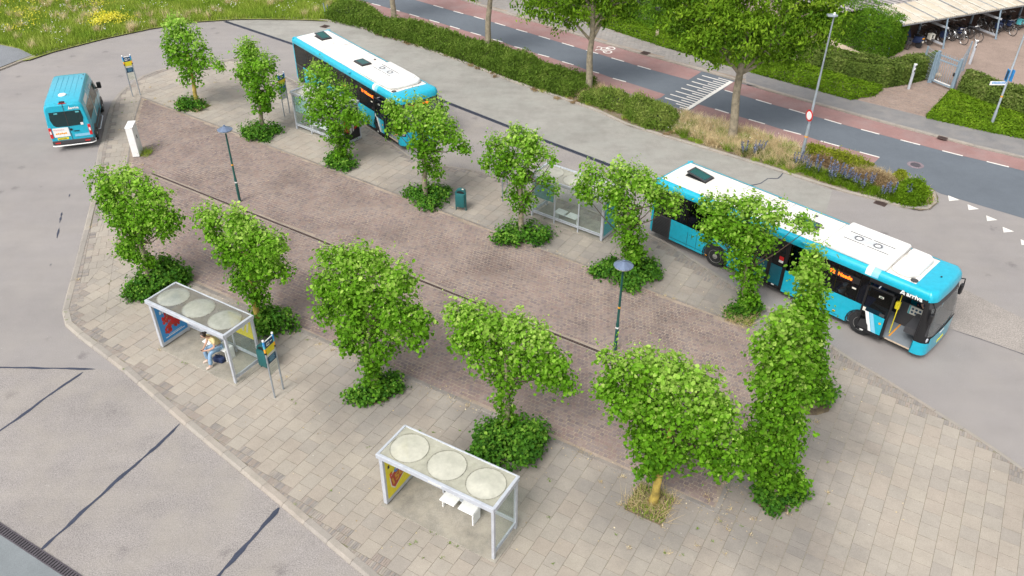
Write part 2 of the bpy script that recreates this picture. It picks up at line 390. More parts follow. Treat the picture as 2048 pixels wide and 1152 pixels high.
    def build(s, name, mat, parent=None, smooth=False, bevel=0.0, seg=2, **kw):
        me = s.mesh(name)
        if bevel:
            bm = bmesh.new(); bm.from_mesh(me)
            ed = [e for e in bm.edges if len(e.link_faces) == 2 and e.calc_face_angle(0) > 0.6]
            bmesh.ops.bevel(bm, geom=ed, offset=bevel, segments=seg, affect='EDGES', profile=0.5, clamp_overlap=True)
            bm.to_mesh(me); bm.free()
        if smooth:
            me.polygons.foreach_set('use_smooth', [True] * len(me.polygons))
            if hasattr(me, 'set_sharp_from_angle'): me.set_sharp_from_angle(angle=R(40))
        return link(name, me, parent, mat, **kw)
def fast_mesh(name, V, F, tone=None):
    """V (n,3), F (m,k) numpy"""
    me = bpy.data.meshes.new(name)
    k = F.shape[1]
    me.vertices.add(len(V)); me.vertices.foreach_set('co', V.astype(np.float32).ravel())
    me.loops.add(F.size); me.loops.foreach_set('vertex_index', F.astype(np.int32).ravel())
    me.polygons.add(len(F)); me.polygons.foreach_set('loop_start', (np.arange(len(F)) * k).astype(np.int32))
    me.polygons.foreach_set('use_smooth', np.zeros(len(F), bool))
    me.update(calc_edges=True)
    if tone is not None:
        a = me.attributes.new('tone', 'FLOAT', 'POINT'); a.data.foreach_set('value', tone.astype(np.float32))
    return me
def sheet(name, pts, mat, z=None, parent=None):
    """flat polygon"""
    zz = [(p[2] if z is None else z) for p in pts]
    v2 = [Vector((p[0], p[1], 0)) for p in pts]
    tris = tessellate_polygon([v2]); F = []
    for a, b, c in tris:
        n_ = (v2[b] - v2[a]).cross(v2[c] - v2[a]).z
        if abs(n_) > 1e-9: F.append((a, b, c) if n_ > 0 else (c, b, a))
    me = bpy.data.meshes.new(name); me.from_pydata([(p[0], p[1], q) for p, q in zip(pts, zz)], [], F); me.update()
    return link(name, me, parent, mat)
def copy_tree(o, parent=None, **kw):
    c = o.copy(); COL.objects.link(c)
    if parent is not None: c.parent = parent
    for ch in list(o.children): copy_tree(ch, c)
    for k, v in kw.items(): c[k] = v
    return c
def text(name, s, size, mat, parent, M, ext=0.004, bold=0.0, spacing=1.0, align='LEFT'):
    cu = bpy.data.curves.new('t', 'FONT'); cu.body = s; cu.size = size; cu.extrude = ext; cu.offset = bold
    cu.space_character = spacing; cu.align_x = align; cu.resolution_u = 3
    t = bpy.data.objects.new('t', cu); COL.objects.link(t)
    dg = bpy.context.evaluated_depsgraph_get(); dg.update()
    me = bpy.data.meshes.new_from_object(t.evaluated_get(dg))
    bpy.data.objects.remove(t); bpy.data.curves.remove(cu)
    me.materials.clear(); me.transform(M)
    return link(name, me, parent, mat)
def frame(o, x, y):  # matrix from origin and two axes
    x = Vector(x).normalized(); y = Vector(y).normalized(); z = x.cross(y)
    M = Matrix((x, y, z)).transposed().to_4x4(); M.translation = Vector(o); return M
# polygon clipping
def clip_half(poly, a, b):
    """keep part left of a->b"""
    out = []
    n = len(poly)
    def side(p): return (b[0] - a[0]) * (p[1] - a[1]) - (b[1] - a[1]) * (p[0] - a[0])
    for i in range(n):
        p, q = poly[i], poly[(i + 1) % n]; sp_, sq = side(p), side(q)
        if sp_ >= 0: out.append(p)
        if (sp_ > 0 and sq < 0) or (sp_ < 0 and sq > 0):
            t = sp_ / (sp_ - sq); out.append((p[0] + (q[0] - p[0]) * t, p[1] + (q[1] - p[1]) * t))
    return out
def area(poly): return 0.5 * sum(poly[i][0] * poly[(i + 1) % len(poly)][1] - poly[(i + 1) % len(poly)][0] * poly[i][1] for i in range(len(poly)))
def minus_convex(poly, hole):
    out = []; rem = poly
    for i in range(len(hole)):
        a, b = hole[i], hole[(i + 1) % len(hole)]
        if len(rem) < 3: break
        o_ = clip_half(rem, b, a)
        if len(o_) >= 3 and abs(area(o_)) > 0.004: out.append(o_)
        rem = clip_half(rem, a, b)
    return out
def inside(poly, x, y):
    c = False; n = len(poly); j = n - 1
    for i in range(n):
        xi, yi = poly[i][0], poly[i][1]; xj, yj = poly[j][0], poly[j][1]
        if (yi > y) != (yj > y) and x < (xj - xi) * (y - yi) / (yj - yi) + xi: c = not c
        j = i
    return c
def inside_np(poly, X, Y):
    c = np.zeros(X.shape, bool); n = len(poly); j = n - 1
    for i in range(n):
        xi, yi = poly[i][0], poly[i][1]; xj, yj = poly[j][0], poly[j][1]
        if yi != yj:
            c ^= ((yi > Y) != (yj > Y)) & (X < (xj - xi) * (Y - yi) / (yj - yi) + xi)
        j = i
    return c
def resample(pts, step):
    pts = [Vector((p[0], p[1])) for p in pts]; out = [pts[0]]; acc = 0
    L = [0]
    for i in range(1, len(pts)): L.append(L[-1] + (pts[i] - pts[i - 1]).length)
    n = max(1, round(L[-1] / step))
    for k in range(1, n + 1):
        d = L[-1] * k / n
        i = 1
        while i < len(L) - 1 and L[i] < d: i += 1
        t = (d - L[i - 1]) / max(1e-6, L[i] - L[i - 1]); out.append(pts[i - 1].lerp(pts[i], t))
    return out
def offset_line(pts, d):
    pts = [Vector((p[0], p[1])) for p in pts]; out = []
    for i in range(len(pts)):
        a = pts[max(0, i - 1)]; b = pts[min(len(pts) - 1, i + 1)]
        t = (b - a).normalized(); out.append(pts[i] + Vector((-t.y, t.x)) * d)
    return out
def kerb_line(parent, pts, width, z0, z1, mat, step=1.0, cham=0.06, gap=0.012, left=True, name='kerb_stone'):
    p = resample(pts, step); sgn = 1 if left else -1
    rings = []
    for i in range(len(p)):
        a = p[max(0, i - 1)]; b = p[min(len(p) - 1, i + 1)]; t = (b - a).normalized(); nrm = Vector((-t.y, t.x)) * sgn
        rings.append((p[i], t, nrm))
    for i in range(len(p) - 1):
        mb = MB(); vs = []
        dz = random.uniform(-0.004, 0.004)
        for (q, t, nrm), g in ((rings[i], gap / 2), (rings[i + 1], -gap / 2)):
            for d, z in ((0, z0), (0, z1 - cham * .9 + dz), (cham, z1 + dz), (width, z1 + dz), (width, z0)):
                c = q + nrm * d + t * g; vs.append((c.x, c.y, z))
        fs = [[k, (k + 1) % 5, 5 + (k + 1) % 5, 5 + k] for k in range(5)] + [[4, 3, 2, 1, 0], [5, 6, 7, 8, 9]]
        mb.add(vs, fs); me = mb.mesh(name)
        o = link(name, me, parent, mat)
def recalc(me):
    bm = bmesh.new(); bm.from_mesh(me); bmesh.ops.recalc_face_normals(bm, faces=bm.faces); bm.to_mesh(me); bm.free()

# ================================================================== GROUND
ground = struct(sheet('ground', [(-700, -300), (700, -300), (700, 900), (-700, 900)], M_soil, z=-0.04))
asphalt = struct(sheet('loop_road', [(-75, -30), (75, -30), (75, 75), (-75, 75)], M_asphalt, z=0.0))

verge_edge = [(0, 142), (60, 118), (107, 103), (207, 77), (300, 57), (390, 43), (467, 38), (512, 37), (612, 39), (655, 43), (712, 53), (752, 68),
              (795, 82), (845, 97), (929, 127), (1024, 165), (1107, 193), (1191, 222), (1257, 253), (1357, 283), (1441, 308), (1524, 333),
              (1583, 352), (1664, 379), (1734, 397), (1783, 409), (1812, 418), (1841, 423), (1860, 420), (1874, 408), (1876, 397), (1869, 383), (1847, 369), (1810, 358)]
VE = P(verge_edge)
road_near = [(1810, 358), (1740, 336), (1615, 299), (1505, 264), (1380, 226), (1190, 168), (1000, 108), (860, 63), (785, 38), (690, 8)]
RN = P(road_near)
far_dir = (RN[-1] - RN[-4]).normalized()
RN.append(RN[-1] + far_dir * 30)
west = [Vector((-75, RN[-1].y + 2, 0)), Vector((-75, VE[0].y - 8, 0)), VE[0] + (VE[0] - VE[1]).normalized() * 9]
verge_poly = VE + RN[1:] + west
# bus lane concrete
lane = [(450, 43), (590, 90), (735, 145), (880, 200), (980, 239), (1072, 275), (1222, 332), (1400, 401), (1640, 470), (1664, 381)] + [p for p in verge_edge if 467 <= p[0] <= 1600][::-1]
lane_pts = P(lane)
struct(sheet('bus_lane', lane_pts, M_conc, z=0.004))
agg2 = P([(895, 230), (914, 216), (1072, 277), (1222, 334), (1330, 377), (1310, 470), (1281, 466), (1200, 434), (1110, 399), (960, 349), (882, 336), (840, 322)])
struct(sheet('bus_bay_paving', agg2, M_aggr, z=0.0045))
patch = P([(1919, 574), (2048, 638), (2300, 760), (2300, 850), (2048, 709), (1900, 657)])
struct(sheet('asphalt_patch', patch, surface('old asphalt patch', (0.31, 0.28, 0.255), 0.4, 0.2, 0.4, 22), z=0.004))
kd = Vector((0.766, -0.643, 0))
kerb_end = at(700, 1130) + kd * 9
BLc = [at(-900, 690), at(0, 735), at(100, 736), at(190, 738), at(243, 742), at(360, 845), at(560, 1012), at(700, 1130), kerb_end + Vector((0.4, 0.4, 0))]
dl0, dl1 = at(0, 1057), at(145, 1152); dd = (dl1 - dl0).normalized()
struct(sheet('bay_concrete', BLc + [dl1 + dd * 14, dl0 - dd * 12], M_aggr, z=0.004))
dn = Vector((dd.y, -dd.x, 0))
struct(sheet('lower_road', [dl0 - dd * 12, dl1 + dd * 14, dl1 + dd * 14 + dn * 14, dl0 - dd * 12 + dn * 14], M_blue, z=0.008))
# tar seams: irregular ribbons
def tar(pts, wd, name='tar_seam', z=0.012, jit=0.35, mat=None):
    p = resample(pts, 0.18); L, Rr = [], []
    n = len(p); k = 0.0
    for i in range(n):
        a = p[max(0, i - 1)]; b = p[min(n - 1, i + 1)]; t = (b - a).normalized(); nr = Vector((-t.y, t.x))
        k = 0.8 * k + random.uniform(-1, 1) * 0.22
        wv = wd * (0.55 + 0.45 * math.sin(i * 0.37 + len(p)) ** 2 + random.uniform(-jit, jit) * .5) * (0.3 if i in (0, n - 1) else 1)
        c = p[i] + nr * k * wd * 0.5
        L.append((c.x + nr.x * wv / 2, c.y + nr.y * wv / 2, z)); Rr.append((c.x - nr.x * wv / 2, c.y - nr.y * wv / 2, z))
    mb = MB(); mb.grid([L, Rr]); me = mb.mesh(name)
    bm = bmesh.new(); bm.from_mesh(me)
    for f in bm.faces:
        f.normal_update()
        if f.normal.z < 0: f.normal_flip()
    bm.to_mesh(me); bm.free()
    return struct(link(name, me, None, mat or M_tar))
tar(P([(-200, 728), (0, 735), (100, 737), (190, 739)]), 0.10)
tar(P([(-120, 950), (0, 861), (60, 820), (120, 775), (165, 744)]), 0.12)
tar(P([(360, 848), (318, 890), (230, 965), (158, 1031), (78, 1103)]), 0.13)
tar(P([(559, 1016), (500, 1082), (435, 1154), (390, 1204)]), 0.15)
tar(P([(1570, 341), (1562, 352), (1555, 358), (1537, 357), (1520, 368), (1497, 372)]), 0.07)
for a_ in ([(140, 388), (138, 394)], [(124, 425), (120, 440), (119, 446)], [(119, 456), (114, 476)], [(103, 528), (100, 532)]): tar(P(a_), 0.07, jit=1.2)
tar(P([(1905, 660), (1960, 678), (2048, 709), (2200, 775)]), 0.03)
for a, b in (((445, 41), (700, 127)), ((700, 127), (880, 196))): pass
# channel drains: trough, rim and bars
def channel(name, a, b, width, barpitch, barw, z, rim_mat, bar_mat, parent_kind=True, rim=0.03):
    a, b = Vector((a[0], a[1], 0)), Vector((b[0], b[1], 0)); d = (b - a); L = d.length; ang = math.atan2(d.y, d.x)
    root = bpy.data.objects.new(name, None); COL.objects.link(root); root.location = (a.x, a.y, 0); root.rotation_euler = (0, 0, ang); struct(root)
    mb = MB(); mb.box((L / 2, 0, z + 0.001), (L, width, 0.002)); mb.build('trough', M_void, root)
    mb = MB()
    for s_ in (-1, 1): mb.box((L / 2, s_ * (width / 2 - rim / 2), z + 0.008), (L, rim, 0.012))
    mb.build('rim', rim_mat, root)
    n = int(L / barpitch); X = (np.arange(n) + 0.5) * barpitch
    mb = MB()
    for x in X: mb.box((x, 0, z + 0.006), (barw, width - rim * 2, 0.008))
    stuff(mb.build('grating_bars', bar_mat, root))
    return root
channel('channel_drain', dl0 - dd * 6 + dn * 0.0, dl1 + dd * 6, 0.26, 0.095, 0.05, 0.010, M_iron, M_iron)
for a, b in zip([(450, 43), (590, 90), (735, 145), (880, 200), (1072, 275), (1222, 332)][:-1], [(590, 90), (735, 145), (880, 200), (1072, 275), (1222, 332), (1310, 367)]):
    channel('bus_lane_drain', at(*a), at(*b), 0.26, 0.12, 0.05, 0.006, M_tar, M_tar, rim=0.05)

# ---------------- main road
UL = [(867, 10.7), (886.7, 16.3), (907, 22.3), (926.3, 27.7), (947.7, 33.3), (967.7, 39), (990, 45.7), (1010.3, 51.7), (1032.3, 58.7), (1054.7, 65), (1077.3, 72), (1100, 78.7), (1124, 86), (1148, 93.3), (1172.3, 100.7), (1196.3, 107.7), (1223, 116), (1248, 123.3), (1275, 131.7), (1301.7, 139.3), (1449.7, 180.7), (1479.7, 189.7), (1511.7, 199.3), (1543, 208.5), (1577.7, 218.3), (1610, 227.7), (1648.7, 238.3), (1682.7, 248.3), (1722, 259), (1758.7, 268.7), (1801, 280), (1840, 290), (1884.3, 301.7), (1925.3, 312), (1973.3, 323.3), (2017.7, 334.3), (2068, 347), (2115, 358)]
LLn = [(743.7, 7.3), (761.3, 11.7), (780, 17.3), (799, 22.5), (818.7, 28.3), (838, 34), (858.7, 40), (878.7, 45.7), (899.7, 52.3), (919.3, 58.3), (941.3, 65), (962, 71), (984.3, 78.3), (1005.3, 84.3), (1028.7, 93.3), (1050.7, 99), (1075.7, 108.3), (1098, 114.3), (1124, 123.3), (1147, 130), (1174, 140), (1198, 146.7), (1225.7, 156.7), (1251.7, 164), (1430, 218.3), (1457.3, 226.7), (1497.3, 239), (1530, 248.3), (1566.7, 260), (1602, 269.3), (1641.3, 282.3), (1678.7, 292.7), (1719.3, 304.3), (1758.7, 315)]
road_far = [(700, -62), (919, 0), (1024, 32), (1107, 56), (1181, 80), (1284, 110), (1357, 130), (1399, 141), (1471, 162), (1536, 183), (1669, 220), (1803, 257), (1936, 292), (2048, 319), (2300, 375)]
RF = P(road_far)
main_near = [(2500, 560), (2048, 437), (1880, 387), (1847, 369), (1810, 358)]
main_poly = P(main_near) + RN[1:] + [RF[0] + far_dir * 30] + RF
road = struct(sheet('main_road', main_poly, M_road, z=0.004))
def strip(a, b, z, mat, name, parent=None):
    return struct(sheet(name, a + b[::-1], mat, z=z)) if parent is None else sheet(name, a + b[::-1], mat, z=z, parent=parent)
ulp = lambda x0, x1: [p for p in UL if x0 <= p[0] <= x1]
llp = lambda x0, x1: [p for p in LLn if x0 <= p[0] <= x1]
strip([RF[0] + far_dir * 30] + P([p for p in road_far if p[0] <= 1370] + [(1403, 143.5)]), [at(700, -37) + far_dir * 30] + P([(700, -37), (830, 0.0)] + ulp(860, 1302) + [(1377, 160)]), 0.008, M_red, 'red_cycle_lane')
strip(P([(1468, 163)] + [p for p in road_far if p[0] > 1480]), P([(1446, 179)] + ulp(1449, 2200) + [(2300, 402)]), 0.008, M_red, 'red_cycle_lane')
strip([RN[-1]] + [RN[-2]] + P([p for p in road_near if p[0] <= 1380 and p[0] > 690][::-1])[:-1] + P([(1300, 203), (1322, 195)]),
      [at(715, -1) + far_dir * 30, at(715, -1)] + P(llp(700, 1260) + [(1330, 189)]), 0.008, M_red, 'red_cycle_lane')
strip(P([(1376, 226), (1505, 265), (1615, 300), (1738, 336)]), P([(1397, 209)] + llp(1400, 1760) + [(1759, 315.5)]), 0.008, M_red, 'red_cycle_lane')
def dash_pair(p0, p1, wd=0.11):
    a, b = at(*p0), at(*p1); t = (b - a).normalized(); n_ = Vector((-t.y, t.x, 0)) * wd / 2
    o = sheet('lane_dash', [a - n_, b - n_, b + n_, a + n_], M_paint, z=0.0125, parent=road)
for L in (UL, LLn):
    for i in range(0, len(L) - 1, 2): dash_pair(L[i], L[i + 1])
# white stepped bars before the cross line
k9 = lambda x, y: (1300 + x / 9.6, 120 + y / 9.6)
for a, b in [((1000, 300), (1490, 440)), ((905, 360), (1440, 465)), ((1310, 348), (1530, 408)), ((1210, 405), (1430, 470)), ((805, 415), (1385, 498)), ((1110, 460), (1335, 525)), ((705, 472), (1285, 553)), ((1010, 517), (1235, 580)),
             ((600, 540), (1190, 610)), ((910, 575), (1135, 640)), ((495, 600), (1090, 675)), ((808, 640), (1040, 707)), ((390, 660), (985, 742)), ((703, 705), (935, 775)), ((288, 728), (880, 805)), ((600, 770), (830, 838)), ((500, 838), (780, 878)), ((570, 905), (725, 910)), ]:
    p0, p1 = k9(*a), k9(*b)
    # keep every bar parallel to the lane: recompute its end on the cross line
    A = at(*p0); B0, B1 = at(*k9(645, 985)), at(*k9(1570, 415)); ld = (at(*LLn[-2]) - at(*LLn[-10])).normalized()
    cross = (B1 - B0); den = ld.x * cross.y - ld.y * cross.x
    tt = ((B0.x - A.x) * cross.y - (B0.y - A.y) * cross.x) / den
    E_ = A + ld * tt; n_ = Vector((-ld.y, ld.x, 0)) * 0.055
    if 0.3 < tt < 8: sheet('road_bar', [A - n_, E_ - n_, E_ + n_, A + n_], M_paint, z=0.0125, parent=road)
a, b, c_, d_ = at(*k9(600, 990)), at(*k9(670, 1008)), at(*k9(1600, 425)), at(*k9(1530, 405))
sheet('stop_line', [a, b, c_, d_], M_paint, z=0.0165, parent=road)
# painted bicycle
def ring(mb, c, ux, uy, r0, r1, z, seg=18):
    o_ = []; i_ = []
    for k in range(seg + 1):
        a_ = 2 * math.pi * k / seg
        d = ux * math.cos(a_) + uy * math.sin(a_)
        o_.append((c.x + d.x * r1, c.y + d.y * r1, z)); i_.append((c.x + d.x * r0, c.y + d.y * r0, z))
    mb.grid([i_, o_])
bc = at(1206, 99); ux = (at(1224, 101) - at(1188, 96)).normalized(); uy = Vector((-ux.y, ux.x, 0))
bm_ = MB()
ring(bm_, bc + ux * 0.42 - uy * .35, ux, uy, 0.22, 0.32, 0.0125); ring(bm_, bc + ux * 0.42 + uy * .4, ux, uy, 0.22, 0.32, 0.0125)
def bar(mb, p, q, wd, z):
    t = (q - p).normalized(); n_ = Vector((-t.y, t.x, 0)) * wd / 2
    mb.add([(*(p - n_).xy, z), (*(q - n_).xy, z), (*(q + n_).xy, z), (*(p + n_).xy, z)], [(0, 1, 2, 3)])
for p, q in (((.4, -.35), (-.15, -.15)), ((-.15, -.15), (-.15, .3)), ((-.15, .3), (.4, .4)), ((.4, .4), (.1, 0)), ((.1, 0), (-.15, -.15)), ((-.15, .3), (-.45, .42)), ((-.45, .42), (-.5, .2)), ((-.15, -.15), (-.4, -.25)), ((-.4, -.4), (-.4, -.1))):
    bar(bm_, bc + ux * p[0] + uy * p[1], bc + ux * q[0] + uy * q[1], 0.085, 0.0128)
bm_.build('bicycle_symbol', M_paint, road)
# give-way triangles
for x, y in [(1905, 397), (1944, 415), (1981, 437), (2014, 460), (2050, 485)]:
    c0 = at(x, y); g = (at(2014, 458) - at(1944, 416)).normalized(); h = Vector((-g.y, g.x, 0))
    sheet('give_way_triangle', [c0 - g * 0.24 + h * 0.30, c0 + h * -0.32, c0 + g * 0.24 + h * 0.30][::1] if False else [at(x - 9, y - 6), at(x - 7, y + 5.5), at(x + 14, y + 3.5)], M_paint, z=0.0125, parent=road)
# manhole in the road
mh = bpy.data.objects.new('manhole_cover', None); COL.objects.link(mh); mh.location = at(1831, 330, 0.005); struct(mh)
MB().lathe([(0.40, 0.0), (0.40, 0.006)], 28).build('cover_ring', surface('worn brick ring', (0.24, 0.19, 0.21), 0.3, 0.3, 3, 18), mh)
MB().lathe([(0.25, 0.006), (0.25, 0.012)], 24).build('lid', M_iron, mh)

# ---------------- far footpath, its kerb, entrance path, courtyard
FOOT_Z = 0.09
foot_far = [(700, -100), (950, -38), (1024, -10), (1151, 33), (1203, 52), (1320, 88), (1400, 112), (1491, 139), (1536, 150), (1636, 179), (1703, 197), (1851, 234), (1969, 261), (2048, 277), (2300, 336)]
FF = [at(x, y, FOOT_Z) for x, y in foot_far]
def shift(pts, d): return [Vector((q.x, q.y, 0)) for q in offset_line(pts, d)]
kerb_far = struct(bpy.data.objects.new('road_kerb', None)); COL.objects.link(kerb_far)
foot = struct(sheet('footpath', [RF[0] + far_dir * 30] + shift(RF, 0.0) + [Vector((q.x, q.y, 0)) for q in FF[::-1]] + [FF[0] + far_dir * 30], M_sjoint, z=FOOT_Z - 0.012))
kerb_line(kerb_far, [RF[i] for i in range(len(RF))], 0.22, 0.0, FOOT_Z + 0.006, M_kerb, step=1.0, cham=0.05, left=True)
court_poly = [at(1290, 78, FOOT_Z), at(1636, 183, FOOT_Z), at(1703, 202, FOOT_Z), at(1851, 239, FOOT_Z), at(1969, 266, FOOT_Z), at(2300, 341, FOOT_Z), Vector((75, 55, 0)), Vector((75, 75, 0)), Vector((20, 75, 0)), at(1500, -60)]
struct(sheet('courtyard', court_poly, M_court, z=FOOT_Z - 0.006))
struct(sheet('pale_path', P([(1662, 90), (1640, 75), (1655, 68), (1700, 88), (1750, 115), (1790, 132), (1770, 142), (1735, 128), (1700, 112)], 0.0), M_palecon, z=FOOT_Z + 0.004))

# footpath tiles (30 cm) and courtyard pavers as real pieces
def boxes_mesh(name, X, Y, Z, sx, sy, sz, ang, jit=0.0, jz=0.004, cham=0.0):
    n = len(X); ca, sa = np.cos(ang), np.sin(ang)
    sxj = sx / 2 * (1 - jit * rng.random(n)); syj = sy / 2 * (1 - jit * rng.random(n)); zt = Z + rng.uniform(-jz, jz, n)
    a2 = rng.normal(0, 0.045 if jit else 0.004, n)
    cx, sn = np.cos(ang + a2), np.sin(ang + a2)
    V = np.zeros((n, 8, 3))
    for k, (i, j) in enumerate(((-1, -1), (1, -1), (1, 1), (-1, 1))):
        dx, dy = i * sxj, j * syj
        V[:, k, 0] = X + dx * cx - dy * sn; V[:, k, 1] = Y + dx * sn + dy * cx; V[:, k, 2] = zt - sz
        e = 1 - cham
        V[:, k + 4, 0] = X + (dx * cx - dy * sn) * e; V[:, k + 4, 1] = Y + (dx * sn + dy * cx) * e; V[:, k + 4, 2] = zt
    f = np.array([(4, 5, 6, 7), (0, 1, 5, 4), (1, 2, 6, 5), (2, 3, 7, 6), (3, 0, 4, 7)])
    F = (np.arange(n)[:, None, None] * 8 + f[None]).reshape(-1, 4)
    return fast_mesh(name, V.reshape(-1, 3), F)
def tile_field(poly, sx, sy, ang, gap, z, h, stagger=0.5, hole=None, margin=0.0):
    xs = [p[0] for p in poly]; ys = [p[1] for p in poly]; cx, cy = sum(xs) / len(xs), sum(ys) / len(ys)
    ca, sa = math.cos(ang), math.sin(ang)
    rad = max(math.hypot(x - cx, y - cy) for x, y in zip(xs, ys))
    nu = int(rad / sx) + 2; nv = int(rad / sy) + 2
    I, J = np.meshgrid(np.arange(-nu, nu + 1), np.arange(-nv, nv + 1))
    U = (I + stagger * (J % 2)) * sx; V = J * sy
    X = cx + U * ca - V * sa; Y = cy + U * sa + V * ca
    ok = np.ones(X.shape, bool)
    for i, j in ((-.5, -.5), (.5, -.5), (.5, .5), (-.5, .5)):
        dx, dy = i * sx, j * sy
        ok &= inside_np(poly, X + dx * ca - dy * sa, Y + dx * sa + dy * ca)
    return X[ok], Y[ok]
fr = [p for p in shift(RF, -0.0)]
band = [(q.x, q.y) for q in offset_line(RF, 0.24)] + [(q.x, q.y) for q in FF[::-1]]
fX, fY = tile_field(band, 0.30, 0.30, R(-38), 0.01, 0, 0)
x15 = at(1500, 150, FOOT_Z); keep = (fX < x15.x) & (fX > -30) & (fY < 72)
me = boxes_mesh('tiles', fX[keep], fY[keep], FOOT_Z, 0.285, 0.285, 0.03, R(-38), jz=0.003)
stuff(link('tiles', me, foot, M_foot))
struct(sheet('footpath_asphalt', [at(1492, 139.5), at(1492, 171)] + shift(P([p for p in road_far if p[0] > 1500]), .24) + [at(x, y, FOOT_Z) for x, y in foot_far[::-1] if x > 1495], M_footasph, z=FOOT_Z + .002))
ent = [(q.x, q.y) for q in P([(1703, 197.5), (1851, 234), (1893, 191), (1860, 163), (1800, 177), (1765, 182)])]
eX, eY = tile_field(ent, 0.22, 0.11, R(-38), 0.01, 0, 0)
me = boxes_mesh('pavers', eX, eY, FOOT_Z + 0.006, 0.21, 0.10, 0.03, R(-38), jz=0.003)
ep = struct(bpy.data.objects.new('entrance_path', None)); COL.objects.link(ep)
stuff(link('pavers', me, ep, M_court))

# ---------------- verge
M_verge = surface('verge soil', (0.21, 0.165, 0.115), 0.4, 0.35, 1.2, 22, tint=(0.16, 0.17, 0.06), tint_amt=0.5)
verge = struct(sheet('verge', verge_poly, M_verge, z=0.07))
vk = struct(bpy.data.objects.new('verge_kerb', None)); COL.objects.link(vk)
kerb_line(vk, [VE[0] + (VE[0] - VE[1]).normalized() * 9] + VE + RN[1:4], 0.16, 0.0, 0.10, M_kerb, step=1.0, cham=0.04, left=True)
kerb_line(vk, RN[3:-1] + [RN[-2] + far_dir * 4], 0.14, 0.0, 0.09, M_kerb_in, step=1.0, cham=0.03, left=True)
nose = P([(1783, 407), (1812, 415), (1841, 420), (1858, 416), (1870, 407), (1872, 397), (1866, 385), (1845, 372), (1808, 361), (1800, 364), (1828, 375), (1846, 390), (1850, 402), (1838, 410), (1810, 408)])
struct(sheet('nose_paving', nose, M_fill, z=0.078))
mead_poly = [at(-250, 160)] + P([(60, 122), (107, 106), (207, 80), (300, 60), (390, 46), (467, 41), (512, 40), (612, 42), (655, 44), (700, 14), (690, 6)]) + [RN[-1] + Vector((0, -.4, 0)), Vector((-75, RN[-1].y, 0)), Vector((-75, 45, 0))]
meadow = struct(sheet('meadow', mead_poly, M_meadow, z=0.085))
struct(sheet('gravel_patch', [at(-500, 60), at(-40, 84), at(0, 92), at(38, 100), at(66, 113), at(30, 126), at(0, 138), at(-200, 190), at(-500, 300)], M_gravel, z=0.10))

# ================================================================== ISLAND
PZ = 0.10
isl_px = [(470, 119), (420, 124), (352, 133), (320, 141), (290, 150), (270, 163), (248, 178), (235, 190), (222, 207), (216, 225), (210, 245), (195, 310), (183, 400), (167, 465), (150, 530), (125, 620), (123, 640), (135, 660), (243, 742), (360, 845), (560, 1012), (700, 1130)]
isl_r = [(2048, 942), (1989, 900), (1933, 863), (1826, 796), (1783, 768), (1703, 721), (1646, 682), (1520, 606), (1441, 556), (1334, 487), (1281, 462), (1200, 430), (1110, 395), (960, 345), (882, 332), (822, 315), (739, 257), (670, 211), (602, 169), (569, 153), (530, 136), (500, 125), (470, 119)]
IL = P(isl_px) + [kerb_end]
IR = [at(2048, 942) + Vector((0.497, -0.868, 0)) * 9] + P(isl_r)
island = [(p.x, p.y) for p in IL] + [(p.x, p.y) for p in IR[:-1]]
pave = struct(sheet('pavement', [(q.x, q.y) for q in offset_line(IL, 0.14)] + [(q.x, q.y) for q in offset_line(IR[:-1], 0.08)], M_joint, z=PZ - 0.010))
kerb = struct(bpy.data.objects.new('kerb', None)); COL.objects.link(kerb)
kerb_line(kerb, IL, 0.26, -0.01, PZ + 0.010, M_kerb, step=1.0, cham=0.08)
kerb_line(kerb, IR, 0.15, -0.01, PZ + 0.010, M_kerb, step=1.0, cham=0.03)
hole = [(-21.75, 45.7), (-20.79, 41.87), (-16.7, 29.1), (5.96, 15.55), (10.13, 23.41)]
ik = struct(bpy.data.objects.new('inner_kerb', None)); COL.objects.link(ik)
def grow(poly, d):
    n = len(poly); out = []
    for i in range(n):
        p0, p1, p2 = Vector(poly[i - 1]), Vector(poly[i]), Vector(poly[(i + 1) % n])
        a = (p1 - p0).normalized(); b = (p2 - p1).normalized()
        na, nb = Vector((a.y, -a.x)), Vector((b.y, -b.x)); m_ = (na + nb).normalized(); k_ = d / max(0.3, m_.dot(na))
        out.append(tuple(p1 + m_ * k_))
    return out
hole_in = grow(hole, -0.15)
kerb_line(ik, [hole[0], hole[1], hole[2]], 0.06, 0.0, PZ + 0.005, M_kerb_in, step=1.0, cham=0.005)
kerb_line(ik, [hole[2], hole[3]], 0.15, 0.0, PZ + 0.012, M_kerb_in, step=1.0, cham=0.02)
kerb_line(ik, [hole[3], hole[4]], 0.15, 0.0, PZ + 0.010, M_kerb_in, step=1.0, cham=0.02)
kerb_line(ik, [hole[4], hole[0]], 0.10, 0.0, PZ + 0.010, M_kerb_in, step=1.0, cham=0.02)

